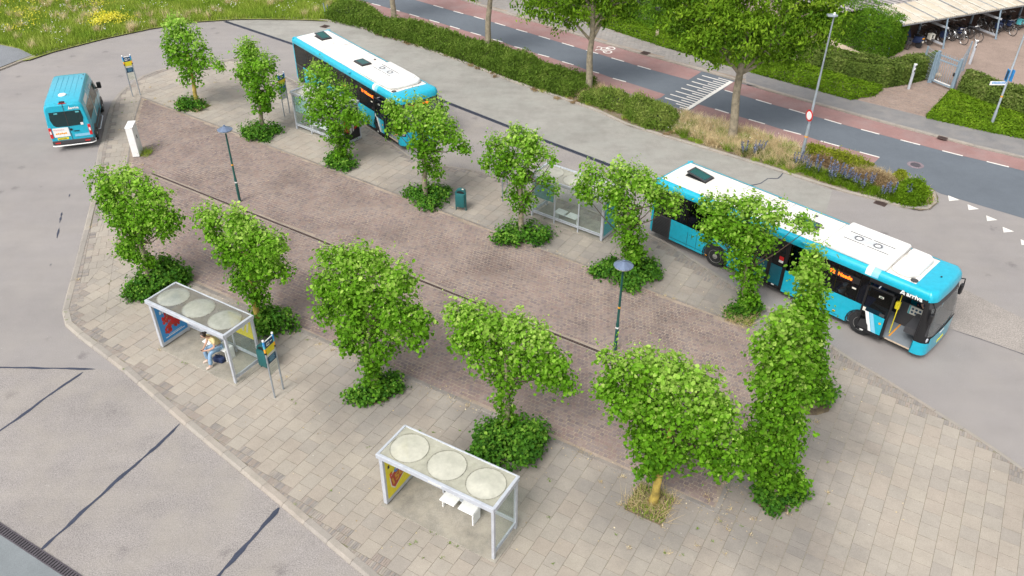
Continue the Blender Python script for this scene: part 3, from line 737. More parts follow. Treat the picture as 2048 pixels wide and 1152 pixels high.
# slabs
isl_in = [(q.x, q.y) for q in offset_line(IL, 0.30)] + [(q.x, q.y) for q in offset_line(IR[:-1], 0.19)]
isl_f = [(q.x, q.y) for q in offset_line(IL, 0.19)] + [(q.x, q.y) for q in offset_line(IR[:-1], 0.11)]
W1 = ((-20.79, 41.87), (-16.7, 29.1)); W2 = ((-16.7, 29.1), (-16.98, 24.4))
wedge_lines = [((W1[1]), (W1[0])), ((W2[1]), (W2[0]))]     # left of these = strip
slabs = []; fills = []
def rect(cx, cy, sx, sy, ang):
    ca, sa = math.cos(ang), math.sin(ang)
    return [(cx + x * ca - y * sa, cy + x * sa + y * ca) for x, y in ((-sx / 2, -sy / 2), (sx / 2, -sy / 2), (sx / 2, sy / 2), (-sx / 2, sy / 2))]
def lay(ang, strip_zone, ox, oy):
    s_ = 0.502; g = 0.011
    ca, sa = math.cos(ang), math.sin(ang)
    for j in range(-90, 90):            # rows across
        for i in range(-90, 90):
            u = (j + 0.0) * s_; v = (i + (0.5 if j % 2 else 0)) * s_
            cx = ox + u * ca - v * sa; cy = oy + u * sa + v * ca
            if not (-24 < cx < 21 and 8 < cy < 53): continue
            dcell = rect(cx, cy, s_, s_, ang)
            # zone split
            if strip_zone:
                pc = [dcell]
                for a_, b_ in wedge_lines: pc = [clip_half(q, a_, b_) for q in pc if len(q) > 2]
            else:
                q = dcell; outs = []
                a_, b_ = wedge_lines[0]; o1 = clip_half(q, b_, a_); q = clip_half(q, a_, b_)
                if len(o1) > 2: outs.append(o1)
                if len(q) > 2:
                    a_, b_ = wedge_lines[1]; o2 = clip_half(q, b_, a_)
                    if len(o2) > 2: outs.append(o2)
                pc = outs
            pc = [q for q in pc if len(q) > 2 and abs(area(q)) > 0.01]
            if not pc: continue
            ins = [inside(isl_in, x, y) for x, y in dcell]
            if not any(ins) and not any(inside(isl_f, x, y) for x, y in dcell) and not inside(isl_f, cx, cy): continue
            if all(ins):
                for q in pc:
                    for qq in minus_convex(q, hole):
                        # shrink towards centroid for the joint
                        mx = sum(p[0] for p in qq) / len(qq); my = sum(p[1] for p in qq) / len(qq)
                        k_ = 1 - g / 2 / max(0.06, math.sqrt(abs(area(qq))) / 2)
                        slabs.append([(mx + (p[0] - mx) * k_, my + (p[1] - my) * k_) for p in qq])
            else:
                for a1 in range(7):
                    for b1 in range(2):
                        uu = u + (a1 - 3) * s_ / 7; vv = v + (b1 - .5) * s_ / 2
                        fx = ox + uu * ca - vv * sa; fy = oy + uu * sa + vv * ca
                        if inside(isl_f, fx, fy) and not inside(hole, fx, fy): fills.append((fx, fy, ang))
o1 = at(635, 968.1, PZ)
A_MAIN = R(-30.5)
lay(A_MAIN, False, o1.x + 0.251 * math.cos(A_MAIN) + 0.251 * math.sin(A_MAIN), o1.y + 0.251 * math.sin(A_MAIN) - 0.251 * math.cos(A_MAIN))
lay(R(-72.3), True, -16.9, 24.4)
slabs.sort(key=lambda q: math.hypot(q[0][0], q[0][1] + 0) - 0.0)
vis = []; rest = []
def in_view(x, y):
    p = Vector((x, y, 0)) - Vector((0, 0, CAM_H)); z = p.dot(_fw)
    return abs(p.dot(_rt) / z * CAM_F) < 1024 and abs(p.dot(_up) / z * CAM_F) < 576
hidden_by_tree = [(-4.6, 22.3, 1.5)]
for q in slabs:
    (vis if (len(vis) < 296 and in_view(q[0][0], q[0][1]) and abs(area(q)) > 0.15) else rest).append(q)
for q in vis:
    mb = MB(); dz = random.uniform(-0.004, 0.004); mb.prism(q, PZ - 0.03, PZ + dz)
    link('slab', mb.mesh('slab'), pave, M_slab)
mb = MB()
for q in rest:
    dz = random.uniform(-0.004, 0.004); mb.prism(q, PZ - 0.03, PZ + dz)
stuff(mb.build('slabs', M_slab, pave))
fa = np.array(fills)
if len(fa):
    for ang in set(fa[:, 2]):
        s2 = fa[fa[:, 2] == ang]
        me = boxes_mesh('small_bricks', s2[:, 0], s2[:, 1], PZ + 0.001, 0.065, 0.243, 0.02, ang, jit=0.04, jz=0.002)
        stuff(link('small_bricks', me, pave, M_fill))

# clay setts
plaza = struct(sheet('brick_square', grow(hole, -0.02), M_sjoint, z=PZ - 0.006))
plaza.data.materials[0] = M_sjoint
A_ST = R(-31.5)
dr0, dr1 = at(303, 347, PZ), at(1216, 711, PZ)
sx_, sy_ = 0.150, 0.150
X, Y = tile_field(hole_in, sx_, sy_, A_ST, 0.01, 0, 0, stagger=0.5)
# leave the slot of the channel drain free
dv = (dr1 - dr0).normalized(); off = (X - dr0.x) * (-dv.y) + (Y - dr0.y) * dv.x; al = (X - dr0.x) * dv.x + (Y - dr0.y) * dv.y
ok = ~((np.abs(off) < 0.145) & (al > -0.1) & (al < (dr1 - dr0).length + 0.1))
X, Y = X[ok], Y[ok]
X += rng.normal(0, 0.007, len(X)) + .03 * np.sin(Y * .7); Y += rng.normal(0, 0.007, len(Y)) + .03 * np.sin(X * .5)
dist = np.hypot(X, Y)
vw = np.array([in_view(x, y) for x, y in zip(X, Y)])
order = np.argsort(np.where(vw, dist, 1e6)); first = order[:296]; others = order[296:]
sett_me = [boxes_mesh('sett', np.array([0.]), np.array([0.]), 0.0, 0.139, 0.137, 0.03, 0.0, jit=0.08, jz=0.0, cham=0.06) for _ in range(6)]
for i in first:
    o = link('sett', sett_me[i % 6], plaza, M_sett, loc=(X[i], Y[i], PZ + rng.uniform(-.004, .004)), rotz=A_ST + rng.normal(0, .02))
me = boxes_mesh('setts', X[others], Y[others], PZ, 0.137, 0.136, 0.03, A_ST, jit=0.10, jz=0.002, cham=0.05)
stuff(link('setts', me, plaza, M_sett))
channel('square_drain', dr0, dr1, 0.17, 0.10, 0.07, PZ - 0.002, M_kerb, M_rust, rim=0.022)

# gullies
def gully(px, py, z, ang, sx=0.5, sy=0.34):
    g = struct(bpy.data.objects.new('gully_grate', None)); COL.objects.link(g); g.location = at(px, py, z); g.rotation_euler = (0, 0, ang)
    MB().box((0, 0, .003), (sx, sy, .006)).build('pit', M_void, g)
    mb = MB()
    for s_ in (-1, 1): mb.box((0, s_ * sy / 2, .012), (sx + .04, .04, .02)); mb.box((s_ * sx / 2, 0, .011), (.04, sy, .02))
    for k in range(7): mb.box((-sx / 2 + (k + 1) * sx / 8, 0, .010), (.03, sy, .016))
    mb.box((0, 0, .012), (sx, .03, .012))
    mb.build('grate', M_rust, g)
gully(1761, 407, 0.005, R(-42)); gully(1291, 106, FOOT_Z + .008, R(-38), .5, .45); gully(1885, 276, FOOT_Z + .008, R(-38), .45, .3)
gully(650, 53, .006, R(-30), .5, .5)

# ================================================================== FOLIAGE
def leaf_mesh(name, C, Nrm, size, tone, kind='leaf', aspect=0.9, droop=0.3):
    n = len(C); Nn = Nrm / np.maximum(1e-6, np.linalg.norm(Nrm, axis=1))[:, None]
    T = rng.normal(size=(n, 3)); T[:, 2] -= droop * 2
    T -= (T * Nn).sum(1)[:, None] * Nn; T /= np.maximum(1e-6, np.linalg.norm(T, axis=1))[:, None]
    B = np.cross(Nn, T); s = size[:, None] if np.ndim(size) else size
    if kind == 'leaf':      # six points, folded along the midrib
        wv = aspect
        pts = [(-.5, 0, 0), (-.25, -.42 * wv, .10), (.22, -.36 * wv, .08), (.55, 0, -.05), (.22, .36 * wv, .08), (-.25, .42 * wv, .10)]
        f = np.array([(0, 1, 2, 3), (0, 3, 4, 5)])
    elif kind == 'quad':
        pts = [(-.5, -.3 * aspect, 0), (.0, -.5 * aspect, .05), (.55, 0, 0), (.0, .5 * aspect, .05)]
        f = np.array([(0, 1, 2, 3)])
    V = np.stack([C + s * (p[0] * T + p[1] * B + p[2] * Nn) for p in pts], 1)
    k = len(pts)
    F = (np.arange(n)[:, None, None] * k + f[None]).reshape(-1, f.shape[1])
    return fast_mesh(name, V.reshape(-1, 3), F, np.repeat(tone, k))
def blob_points(blobs, n, frame_m, cluster=9, spread=0.16, hollow=0.45, rag=0.10):
    """blobs: list of (centre, ru, rv, rw) in world metres; frame_m columns = u (along), v (thick), w (up)"""
    vol = np.array([b[1] * b[3] for b in blobs]); pr = vol / vol.sum()
    nc = max(1, n // cluster)
    idx = rng.choice(len(blobs), nc, p=pr)
    d = rng.normal(size=(nc, 3)); d /= np.linalg.norm(d, axis=1)[:, None]
    d[:, 2] = np.where(d[:, 2] < -0.3, d[:, 2] * 0.9, d[:, 2])
    r = 1 - hollow * rng.random(nc) ** 1.6
    r = np.where(rng.random(nc) < rag, 1 + rng.random(nc) * .38, r)
    ctr = np.array([b[0] for b in blobs])[idx]; rad = np.array([b[1:4] for b in blobs])[idx]
    loc = d * rad * r[:, None]
    Cc = ctr + loc @ frame_m.T
    out = (d @ frame_m.T)
    C = np.repeat(Cc, cluster, 0) + rng.normal(0, 1, (nc * cluster, 3)) * spread * np.array([1, 1, .8])
    Nn = np.repeat(out, cluster, 0) * 0.7 + rng.normal(0, 0.45, (nc * cluster, 3)) + np.array([0, 0, .65])
    return C, Nn, np.repeat(rng.random(nc), cluster), np.repeat(d[:, 2], cluster)
def lime(base_px, blobs, bush, row, idx, nleaf=4600, trunk_mat=None, lean=(0, 0), label='', lichen=False, thick=0.8, bushn=900, sc=1.0, neck=False):
    b = at(*base_px, PZ)
    t = thing('lime_tree', label, 'tree', b, 0, 'pollarded lime trees on the bus station island')
    bl = []
    for x, y, r in blobs:
        p = wall_at(x, y, b, row); rr = r / CAM_F * depth(p)
        bl.append((np.array(p - b), rr * 0.90 + .03, rr * thick * .93 + .04, rr * 0.88 + .03))
    if neck:
        q = min(bl, key=lambda k: k[0][2])[0]
        for f in (.15, .38, .62, .85): bl.append((np.array([q[0] * f, q[1] * f, .25 + (q[2] - .25) * f]), .20 + .05 * math.sin(f * 9), .20, .26))
    fm = np.array([[math.cos(row), -math.sin(row), 0], [math.sin(row), math.cos(row), 0], [0, 0, 1]])
    zs = np.array([q[0][2] for q in bl]); top = zs.max()
    # leaves
    C, Nn, tn, up = blob_points(bl, int(nleaf * 1.2), fm, cluster=10, spread=0.13, rag=0.20, hollow=.6)
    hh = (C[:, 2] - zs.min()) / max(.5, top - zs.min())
    tone = np.clip(0.38 * tn + 0.36 * np.clip(hh, 0, 1.2) ** 2 + 0.22 * rng.random(len(C)) + 0.02, 0, 1)  # height term puts the pale sheen of lit treetops into the leaf colour
    tip = rng.random(len(C)) < 0.06; tone[tip] = np.clip(tone[tip] + .35, 0, 1)
    C[:, 2] = np.maximum(C[:, 2], 0.25)
    # young upright shoots on the upper surface
    nleaf_ = nleaf; ns = 120; bi = rng.choice(len(bl), ns, p=np.array([q[1] for q in bl]) / sum(q[1] for q in bl)); SH = []
    for k in bi:
        q = bl[k]; a = rng.normal(size=3); a[2] = abs(a[2]) + .5; a /= np.linalg.norm(a); st = q[0] + fm @ (a * np.array(q[1:4]) * .9)
        dr = np.array([rng.normal(0, .35), rng.normal(0, .35), 1.0]); ln = rng.uniform(.18, .48)
        for f in np.linspace(0, 1, 9): SH.append(st + dr * ln * f + rng.normal(0, .03, 3))
    SH = np.array(SH); C = np.concatenate([C, SH]); Nn = np.concatenate([Nn, rng.normal(size=SH.shape) + np.array([0, 0, .5])]); tone = np.concatenate([tone, rng.uniform(.55, 1.0, len(SH))])
    size = np.concatenate([0.064 + 0.098 * rng.random(len(C) - len(SH)) ** 1.3, rng.uniform(.04, .075, len(SH))]) * sc
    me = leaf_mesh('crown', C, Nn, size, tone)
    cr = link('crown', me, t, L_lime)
    pr_ = [(math.cos(k * .52) * random.uniform(.38, .62), math.sin(k * .52) * random.uniform(.34, .55), .0) for k in range(12)]
    so = sheet('soil_patch', pr_, M_soil, z=.0075, parent=t)
    # trunk and limbs
    cz = min(zs) + 0.1
    cc = np.average(np.array([q[0] for q in bl]), axis=0, weights=[q[1] for q in bl])
    tz = max(0.9, cc[2])
    mb = MB(); pts = []; rad = []
    for k in range(9):
        f = k / 8; pts.append((cc[0] * f * .8 + .02 * math.sin(k * 2.1), cc[1] * f * .8 + .02 * math.cos(k * 1.7), -0.05 + tz * f)); rad.append(0.105 * (1.25 - .6 * f) if k else .16)
    mb.tube(pts, rad, 10); mb.build('trunk', M_lichen if lichen else M_bark, t, smooth=True)
    mb = MB()
    for q in bl:
        s0 = Vector(pts[random.randint(4, 8)]); e = Vector(q[0]); mid = s0.lerp(e, .5) + Vector((0, 0, -.12))
        mb.tube([s0, mid, e], [.030, .020, .008], 5)
        for _ in range(3):
            e2 = e + Vector(fm @ np.array([random.uniform(-1, 1) * q[1], random.uniform(-1, 1) * q[2], random.uniform(-.3, 1.0) * q[3]])) * .9
            mb.tube([e, e2], [.012, .004], 4)
    mb.build('limbs', M_twig, t, smooth=True)
    # shoots at the foot
    if bush:
        bb = []
        for x, y, rx, h in bush:
            p = at(x, y, PZ); r_ = rx / CAM_F * depth(p); bb.append((np.array(p - b) + np.array([0, 0, h * .42]), r_ * .86, r_ * .75, h * .55))
            for _ in range(4):
                a_ = random.uniform(0, 6.28); k_ = random.uniform(.55, 1.0); bb.append((np.array(p - b) + np.array([math.cos(a_) * r_ * k_, math.sin(a_) * r_ * k_, h * random.uniform(.2, .55)]), r_ * .34, r_ * .34, h * random.uniform(.25, .45)))
        C, Nn, tn, up = blob_points(bb, int(bushn * sum(q[1] for q in bb) / 0.95), np.eye(3), spread=.12, rag=.3, hollow=.6)
        C[:, 2] = np.abs(C[:, 2]) + .02
        me = leaf_mesh('basal_shoots', C, Nn, rng.uniform(.07, .14, len(C)), np.clip(.55 * tn + .35 * rng.random(len(C)) + .25 * (C[:, 2] / max(.3, C[:, 2].max())) ** 2 - .1, 0, 1))
        link('basal_shoots', me, t, L_shoot)
    return t
FAR, NEAR = R(-36), R(-31)
lime((395, 212), [(352, 55, 26), (375, 68, 28), (345, 85, 24), (370, 108, 34), (400, 95, 18), (383, 140, 28), (425, 127, 13), (440, 135, 9), (345, 112, 22), (375, 160, 17), (405, 118, 22)],
     [(386, 215, 28, .55)], FAR, 0, 3400, label='lime tree nearest the turning curve, slim leaning trunk with small tuft of shoots, farthest left', lichen=True, sc=1.15)
lime((526, 262), [(498, 108, 24), (505, 140, 30), (533, 130, 22), (520, 180, 32), (546, 172, 16), (525, 212, 18), (487, 150, 16), (497, 93, 12)],
     [(520, 268, 35, .6)], FAR, 1, 3400, label='second lime tree of the far row, narrow crown left of the far left bus shelter', sc=1.15)
lime((686, 328), [(640, 143, 22), (612, 155, 14), (650, 175, 36), (625, 200, 22), (690, 190, 20), (662, 222, 38), (700, 228, 26), (630, 235, 20), (722, 240, 15), (675, 266, 28), (682, 296, 22)],
     [(686, 330, 32, .5)], FAR, 2, 4800, neck=True, label='lime tree with long hanging crown standing in front of the far left bus shelter', sc=1.1)
lime((850, 395), [(785, 218, 17), (830, 213, 23), (800, 240, 22), (845, 248, 36), (870, 225, 26), (890, 262, 27), (792, 262, 15), (850, 293, 32), (915, 288, 18), (932, 298, 8), (860, 332, 19), (875, 350, 13)],
     [(857, 398, 45, .55)], FAR, 3, 4600, label='lime tree left of the green litter bin, hiding the open door of the far bus', sc=1.08)
lime((1043, 475), [(990, 290, 19), (1035, 275, 24), (1060, 282, 16), (975, 322, 13), (1010, 318, 24), (1060, 308, 26), (1090, 313, 12), (1107, 318, 7), (1045, 350, 26), (1030, 385, 18), (1055, 400, 14), (1092, 362, 10), (1108, 384, 10), (1000, 340, 14), (1040, 412, 12)],
     [(1042, 474, 48, .65)], FAR, 4, 4200, label='open ragged lime tree at the left end of the far right bus shelter', sc=1.0)
lime((1256, 552), [(1185, 350, 24), (1175, 385, 22), (1240, 343, 24), (1275, 358, 26), (1230, 385, 36), (1300, 373, 26), (1320, 400, 24), (1350, 415, 15), (1350, 393, 10), (1250, 430, 32), (1260, 472, 26), (1268, 508, 18), (1160, 375, 10)],
     [(1215, 545, 30, .45), (1262, 558, 42, .6), (1290, 548, 26, .5)], FAR, 5, 5600, neck=True, label='wide lime tree at the right end of the far right shelter, big skirt of shoots', sc=1.0)
lime((1487, 622), [(1412, 410, 18), (1450, 413, 24), (1500, 413, 26), (1550, 428, 24), (1598, 446, 17), (1622, 455, 11), (1440, 452, 32), (1490, 458, 38), (1410, 468, 16), (1530, 478, 24), (1480, 508, 33), (1500, 550, 26), (1502, 588, 15)],
     [(1470, 628, 18, .4), (1502, 622, 14, .35)], FAR, 6, 6200, neck=True, label='spreading lime tree overlapping the roof of the near bus, growing in a grassy pit', sc=1.0)
lime((1628, 812), [(1628, 512, 14), (1620, 545, 25), (1620, 585, 28), (1617, 630, 32), (1617, 680, 34), (1622, 730, 32), (1630, 775, 28)],
     [(1634, 800, 26, .8)], R(0), 7, 5200, label='tall narrow lime tree directly before the front door of the near bus', thick=0.9, sc=1.0)
lime((1548, 1000), [(1568, 640, 20), (1595, 655, 18), (1540, 672, 22), (1578, 690, 28), (1522, 700, 18), (1560, 730, 32), (1598, 735, 20), (1535, 760, 26), (1575, 790, 34), (1540, 825, 32), (1582, 850, 26), (1530, 880, 34), (1570, 900, 30), (1510, 925, 24), (1552, 945, 36), (1588, 965, 22), (1500, 880, 14), (1608, 690, 12)],
     [(1535, 1000, 30, .5), (1572, 996, 30, .4)], R(0), 8, 8200, label='tallest lime tree, a dense leafy column at the right corner of the brick square', thick=0.85, sc=1.0)
lime((1306, 1005), [(1225, 728, 28), (1215, 775, 26), (1280, 733, 38), (1260, 800, 50), (1340, 750, 44), (1330, 820, 54), (1400, 778, 44), (1400, 850, 46), (1440, 830, 34), (1458, 880, 26), (1290, 870, 34), (1350, 895, 34), (1420, 905, 22), (1315, 925, 24), (1290, 945, 12), (1375, 935, 14), (1310, 900, 42), (1475, 905, 26), (1438, 935, 20), (1490, 935, 16), (1395, 905, 30)],
     None, NEAR, 9, 9500, label='large lime tree with yellow lichened trunk in a pit of dry grass, front row right', lichen=True, sc=1.0)
lime((1013, 885), [(915, 630, 25), (950, 640, 30), (985, 650, 32), (930, 680, 34), (980, 708, 40), (1040, 660, 32), (1083, 680, 24), (1050, 718, 31), (1108, 728, 26), (1124, 768, 21), (1088, 755, 22), (1010, 758, 26), (1005, 788, 14), (1010, 815, 12), (1014, 838, 13)],
     [(1018, 905, 60, 1.15), (985, 890, 36, .8), (1050, 895, 38, .8)], NEAR, 10, 6200, label='bright thin crowned lime tree above a large dark bush of shoots', bushn=1600, sc=.95)
lime((752, 788), [(660, 520, 24), (700, 518, 28), (745, 523, 30), (660, 570, 34), (720, 580, 50), (790, 560, 38), (660, 620, 29), (720, 640, 44), (790, 630, 48), (840, 640, 22), (700, 680, 25), (760, 690, 35), (830, 678, 22), (742, 720, 24)],
     [(738, 790, 34, .45), (765, 778, 30, .5)], NEAR, 11, 9500, neck=True, label='broad full lime tree in the front row between the two near bus shelters', sc=1.0)
lime((520, 655), [(418, 438, 26), (468, 438, 27), (430, 468, 16), (500, 468, 33), (545, 490, 27), (460, 498, 30), (520, 525, 40), (560, 540, 19), (490, 558, 31), (515, 590, 20)],
     [(550, 655, 38, .9), (530, 640, 25, .6)], NEAR, 12, 6200, label='lime tree behind the right end of the occupied bus shelter', lichen=True, sc=1.0)
lime((303, 578), [(210, 365, 27), (255, 358, 26), (225, 400, 28), (285, 375, 24), (320, 400, 22), (250, 430, 36), (300, 430, 36), (338, 440, 22), (275, 470, 27), (328, 465, 14), (262, 505, 21), (288, 520, 18), (243, 500, 10)],
     [(320, 575, 48, 1.0), (290, 590, 30, .5), (350, 560, 25, .8)], NEAR, 13, 6800, label='lime tree behind the left end of the occupied bus shelter, wide skirt of shoots', bushn=1300, sc=1.0)

def big_tree(base_px, blobs, label, top_px, n, base_r=.26, crown=True, z=0.07, leafs=L_ash, size=(.13, .24)):
    b = at(*base_px, z); t = thing('street_tree', label, 'tree', b, 0, 'tall trees in the verge beside the main road')
    tp = wall_at(*top_px, b, 0) - b
    mb = MB(); H = tp.z; pts = []; rad = []
    for k in range(9):
        f = k / 8; pts.append((tp.x * f + .04 * math.sin(k * 1.3), tp.y * f + .03 * math.sin(k * .9), H * f - .05)); rad.append(base_r * (1.12 if k == 0 else 1 - .42 * f))
    mb.tube(pts, rad, 12); mb.build('trunk', M_bark, t, smooth=True)
    if blobs:
        bl = []
        for x, y, r, dy in blobs:
            q = wall_at(x, y, (b.x, b.y + dy), 0); rr = r / CAM_F * depth(q); bl.append((np.array(q - b), rr, rr * .9, rr * .85))
        mb = MB()
        for q in bl:
            s0 = Vector(pts[random.randint(5, 8)]); e = Vector(q[0]); mb.tube([s0, s0.lerp(e, .5) + Vector((0, 0, .3)), e], [.09, .06, .025], 6)
        mb.build('limbs', M_bark, t, smooth=True)
        C, Nn, tn, up = blob_points(bl, int(n * 1.25), np.eye(3), cluster=30, spread=.21, hollow=.6, rag=.2)
        Nn = Nn * .7 + rng.normal(0, .7, Nn.shape)
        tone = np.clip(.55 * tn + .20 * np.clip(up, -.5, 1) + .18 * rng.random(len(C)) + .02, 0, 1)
        me = leaf_mesh('crown', C, Nn, rng.uniform(*size, len(C)), tone, aspect=.55, droop=.8)
        link('crown', me, t, leafs)
    return t
big_tree((1463, 280), [(1350, 40, 40, 0), (1395, 75, 38, -.5), (1330, -10, 45, .5), (1420, 30, 55, 0), (1400, 95, 24, -1), (1440, 60, 40, -1.2), (1480, 20, 60, 0), (1500, 70, 48, -1), (1540, 110, 30, -.4), (1560, 50, 52, 0), (1600, 90, 36, 0), (1620, 30, 50, .4), (1655, 70, 26, .2), (1575, 120, 24, .2), (1660, 15, 36, .6), (1480, 105, 22, -1.2), (1435, 118, 13, -.8),
                       (1400, -50, 60, .5), (1500, -60, 70, .5), (1590, -60, 60, .8), (1660, -50, 40, 1)],
         'large full crowned street tree standing beside the white stop line on the main road', (1490, 60), 17000, .245)
big_tree((1176, 184), [(1085, 20, 30, 0), (1120, 35, 26, -.3), (1075, 0, 34, .3), (1140, 5, 40, 0), (1190, -5, 40, 0), (1230, 15, 32, 0), (1260, 25, 18, .2), (1215, 38, 16, -.3), (1135, 50, 14, -.3), (1270, 0, 26, .4), (1110, -50, 50, .3), (1200, -60, 60, .3), (1270, -50, 40, .6)],
         'street tree by the painted bicycle, grey trunk rising from the low green hedge', (1187, 15), 7500, .215)
big_tree((974, 108), [(930, -60, 34, 0), (975, -80, 45, 0), (1020, -60, 30, 0), (948, -8, 8, 0)], 'street tree whose bare trunk rises behind the low hedge, third from the right', (981, -40), 2500, .22)
big_tree((787, 42), [(740, -110, 34, 0), (785, -120, 45, 0), (830, -110, 30, 0)], 'street tree with bare trunk at the left end of the verge hedge', (783, -60), 2000, .22)

# hedges and shrubs
def mass(name, label, cat, poly, h, n, mat, size=(.05, .10), z=.07, aspect=.6, core=M_twig, lump=.25, group=None, spiky=0.0, kind='quad', tonebias=0.0, jitter=.06, round_=0.35, stuff_=False):
    poly = [(p[0], p[1]) for p in poly]
    cx = sum(p[0] for p in poly) / len(poly); cy = sum(p[1] for p in poly) / len(poly)
    if stuff_: t = None; off = (0, 0)
    else: t = thing(name, label, cat, (cx, cy, z), 0, group); off = (cx, cy)
    # core
    loc = [(p[0] - off[0], p[1] - off[1]) for p in poly]
    mb = MB(); inner = loc
    zz = z if stuff_ else 0
    mxc = sum(p[0] for p in loc) / len(loc); myc = sum(p[1] for p in loc) / len(loc)
    A = np.array(loc); xs0, ys0, xs1, ys1 = A[:, 0].min(), A[:, 1].min(), A[:, 0].max(), A[:, 1].max()
    # signed distance to the boundary for rounding the top
    def sdist(Xp, Yp):
        d = np.full(Xp.shape, 1e9)
        for i in range(len(loc)):
            a, b = np.array(loc[i]), np.array(loc[(i + 1) % len(loc)]); ab = b - a; L2 = max(1e-9, (ab ** 2).sum())
            tt = np.clip(((Xp - a[0]) * ab[0] + (Yp - a[1]) * ab[1]) / L2, 0, 1)
            d = np.minimum(d, np.hypot(Xp - a[0] - tt * ab[0], Yp - a[1] - tt * ab[1]))
        return d
    def hgt(Xp, Yp):
        d = sdist(Xp, Yp)
        e = np.clip(d / max(.05, round_), 0, 1)
        prof = np.sqrt(1 - (1 - e) ** 2) * .75 + .25
        wob = 1 + lump * (np.sin(Xp * 2.1 + Yp * 1.3 + cx) * .35 + np.sin(Xp * .9 - Yp * 1.9 + cy) * .4 + np.sin(Xp * 4.7 + Yp * 3.9) * .25)
        return h * prof * wob
    area_ = abs(area(loc)); per = sum(math.dist(loc[i], loc[(i + 1) % len(loc)]) for i in range(len(loc)))
    n_top = int(n * area_ / (area_ + per * h)); n_side = n - n_top
    X_ = rng.uniform(xs0, xs1, n_top * 6); Y_ = rng.uniform(ys0, ys1, n_top * 6)
    ok = inside_np(loc, X_, Y_); X_, Y_ = X_[ok][:n_top], Y_[ok][:n_top]
    H_ = hgt(X_, Y_); Z_ = H_ * (1 - .25 * rng.random(len(X_)) ** 2) + rng.normal(0, jitter, len(X_))
    C1 = np.stack([X_, Y_, Z_ + zz], 1); N1 = rng.normal(0, .5, (len(X_), 3)) + np.array([0, 0, 1.0])
    # sides
    seg = rng.choice(len(loc), n_side, p=np.array([math.dist(loc[i], loc[(i + 1) % len(loc)]) for i in range(len(loc))]) / per)
    tt = rng.random(n_side); a = A[seg]; b = np.roll(A, -1, 0)[seg]; q = a + (b - a) * tt[:, None]
    nd = np.stack([(b - a)[:, 1], -(b - a)[:, 0]], 1); nd /= np.maximum(1e-6, np.linalg.norm(nd, axis=1))[:, None]
    if area(loc) < 0: nd = -nd
    zz_ = rng.random(n_side)
    q = q + nd * (rng.normal(-.02, jitter, n_side) - .12 * zz_ ** 3 * round_ * 3)[:, None]
    wob = 1 + lump * (np.sin(q[:, 0] * 2.1 + q[:, 1] * 1.3 + cx) * .35)
    C2 = np.stack([q[:, 0], q[:, 1], zz_ * h * .92 * wob + zz + .01], 1)
    N2 = np.concatenate([nd, np.zeros((n_side, 1))], 1) + rng.normal(0, .45, (n_side, 3)) + np.array([0, 0, .35])
    C = np.concatenate([C1, C2]); Nn = np.concatenate([N1, N2])
    tone = .35 * (np.sin(C[:, 0] * 3.1 + C[:, 1] * 2.3) * np.sin(C[:, 0] * 1.7 - C[:, 1] * 2.9) * .5 + .5) + .35 * rng.random(len(C)) + tonebias + .15 * np.clip(C[:, 2] / max(.1, h), 0, 1) ** 2
    if spiky:
        # upright sprays
        Nn = Nn * .5 + rng.normal(0, 1, Nn.shape) * np.array([1, 1, .2])
    me = leaf_mesh('foliage', C, Nn, rng.uniform(*size, len(C)), np.clip(tone, 0, 1), kind=kind, aspect=aspect, droop=-.5 if spiky else .1)
    if stuff_:
        return stuff(link(name, me, None, mat), label, cat)
    link('foliage', me, t, mat)
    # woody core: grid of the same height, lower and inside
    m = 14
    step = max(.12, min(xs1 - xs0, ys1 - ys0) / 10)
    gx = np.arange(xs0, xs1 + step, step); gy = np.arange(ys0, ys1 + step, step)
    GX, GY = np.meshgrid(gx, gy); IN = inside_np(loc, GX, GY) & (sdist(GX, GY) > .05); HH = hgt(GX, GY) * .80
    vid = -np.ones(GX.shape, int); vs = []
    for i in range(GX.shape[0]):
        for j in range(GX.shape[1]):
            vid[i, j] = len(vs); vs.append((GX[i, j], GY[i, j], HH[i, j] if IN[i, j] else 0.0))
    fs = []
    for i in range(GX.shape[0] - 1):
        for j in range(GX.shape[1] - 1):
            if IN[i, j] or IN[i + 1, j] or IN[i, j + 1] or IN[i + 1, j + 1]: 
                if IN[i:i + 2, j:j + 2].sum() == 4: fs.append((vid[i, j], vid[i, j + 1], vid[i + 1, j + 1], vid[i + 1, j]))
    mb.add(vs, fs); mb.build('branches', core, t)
    return t
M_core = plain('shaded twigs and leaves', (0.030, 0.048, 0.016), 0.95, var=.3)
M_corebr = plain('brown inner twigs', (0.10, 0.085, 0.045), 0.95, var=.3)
GR_V = 'low shrubs in the verge'
mass('low_shrub', 'rounded low shrub at the left end of the verge, beside the grey pole', 'shrub', P([(655, 40), (690, 48), (728, 56), (750, 66), (775, 55), (760, 38), (735, 22), (700, 14), (665, 22)], .07), .75, 16000, L_shrub, (.09, .17), core=M_core, round_=.9, group=GR_V, spiky=1, aspect=.45, lump=.35, jitter=.13)
mass('low_hedge', 'long low dark green hedge between the bus lane and the main road', 'hedge', P([(752, 68), (800, 80), (850, 95), (930, 123), (1024, 158), (1095, 184), (1140, 196), (1185, 185), (1190, 172), (1120, 150), (1020, 116), (900, 78), (800, 52), (768, 50)], .07), .72, 46000, L_shrub, (.10, .24), core=M_core, round_=.9, spiky=1, aspect=.30, lump=.5, jitter=.13)
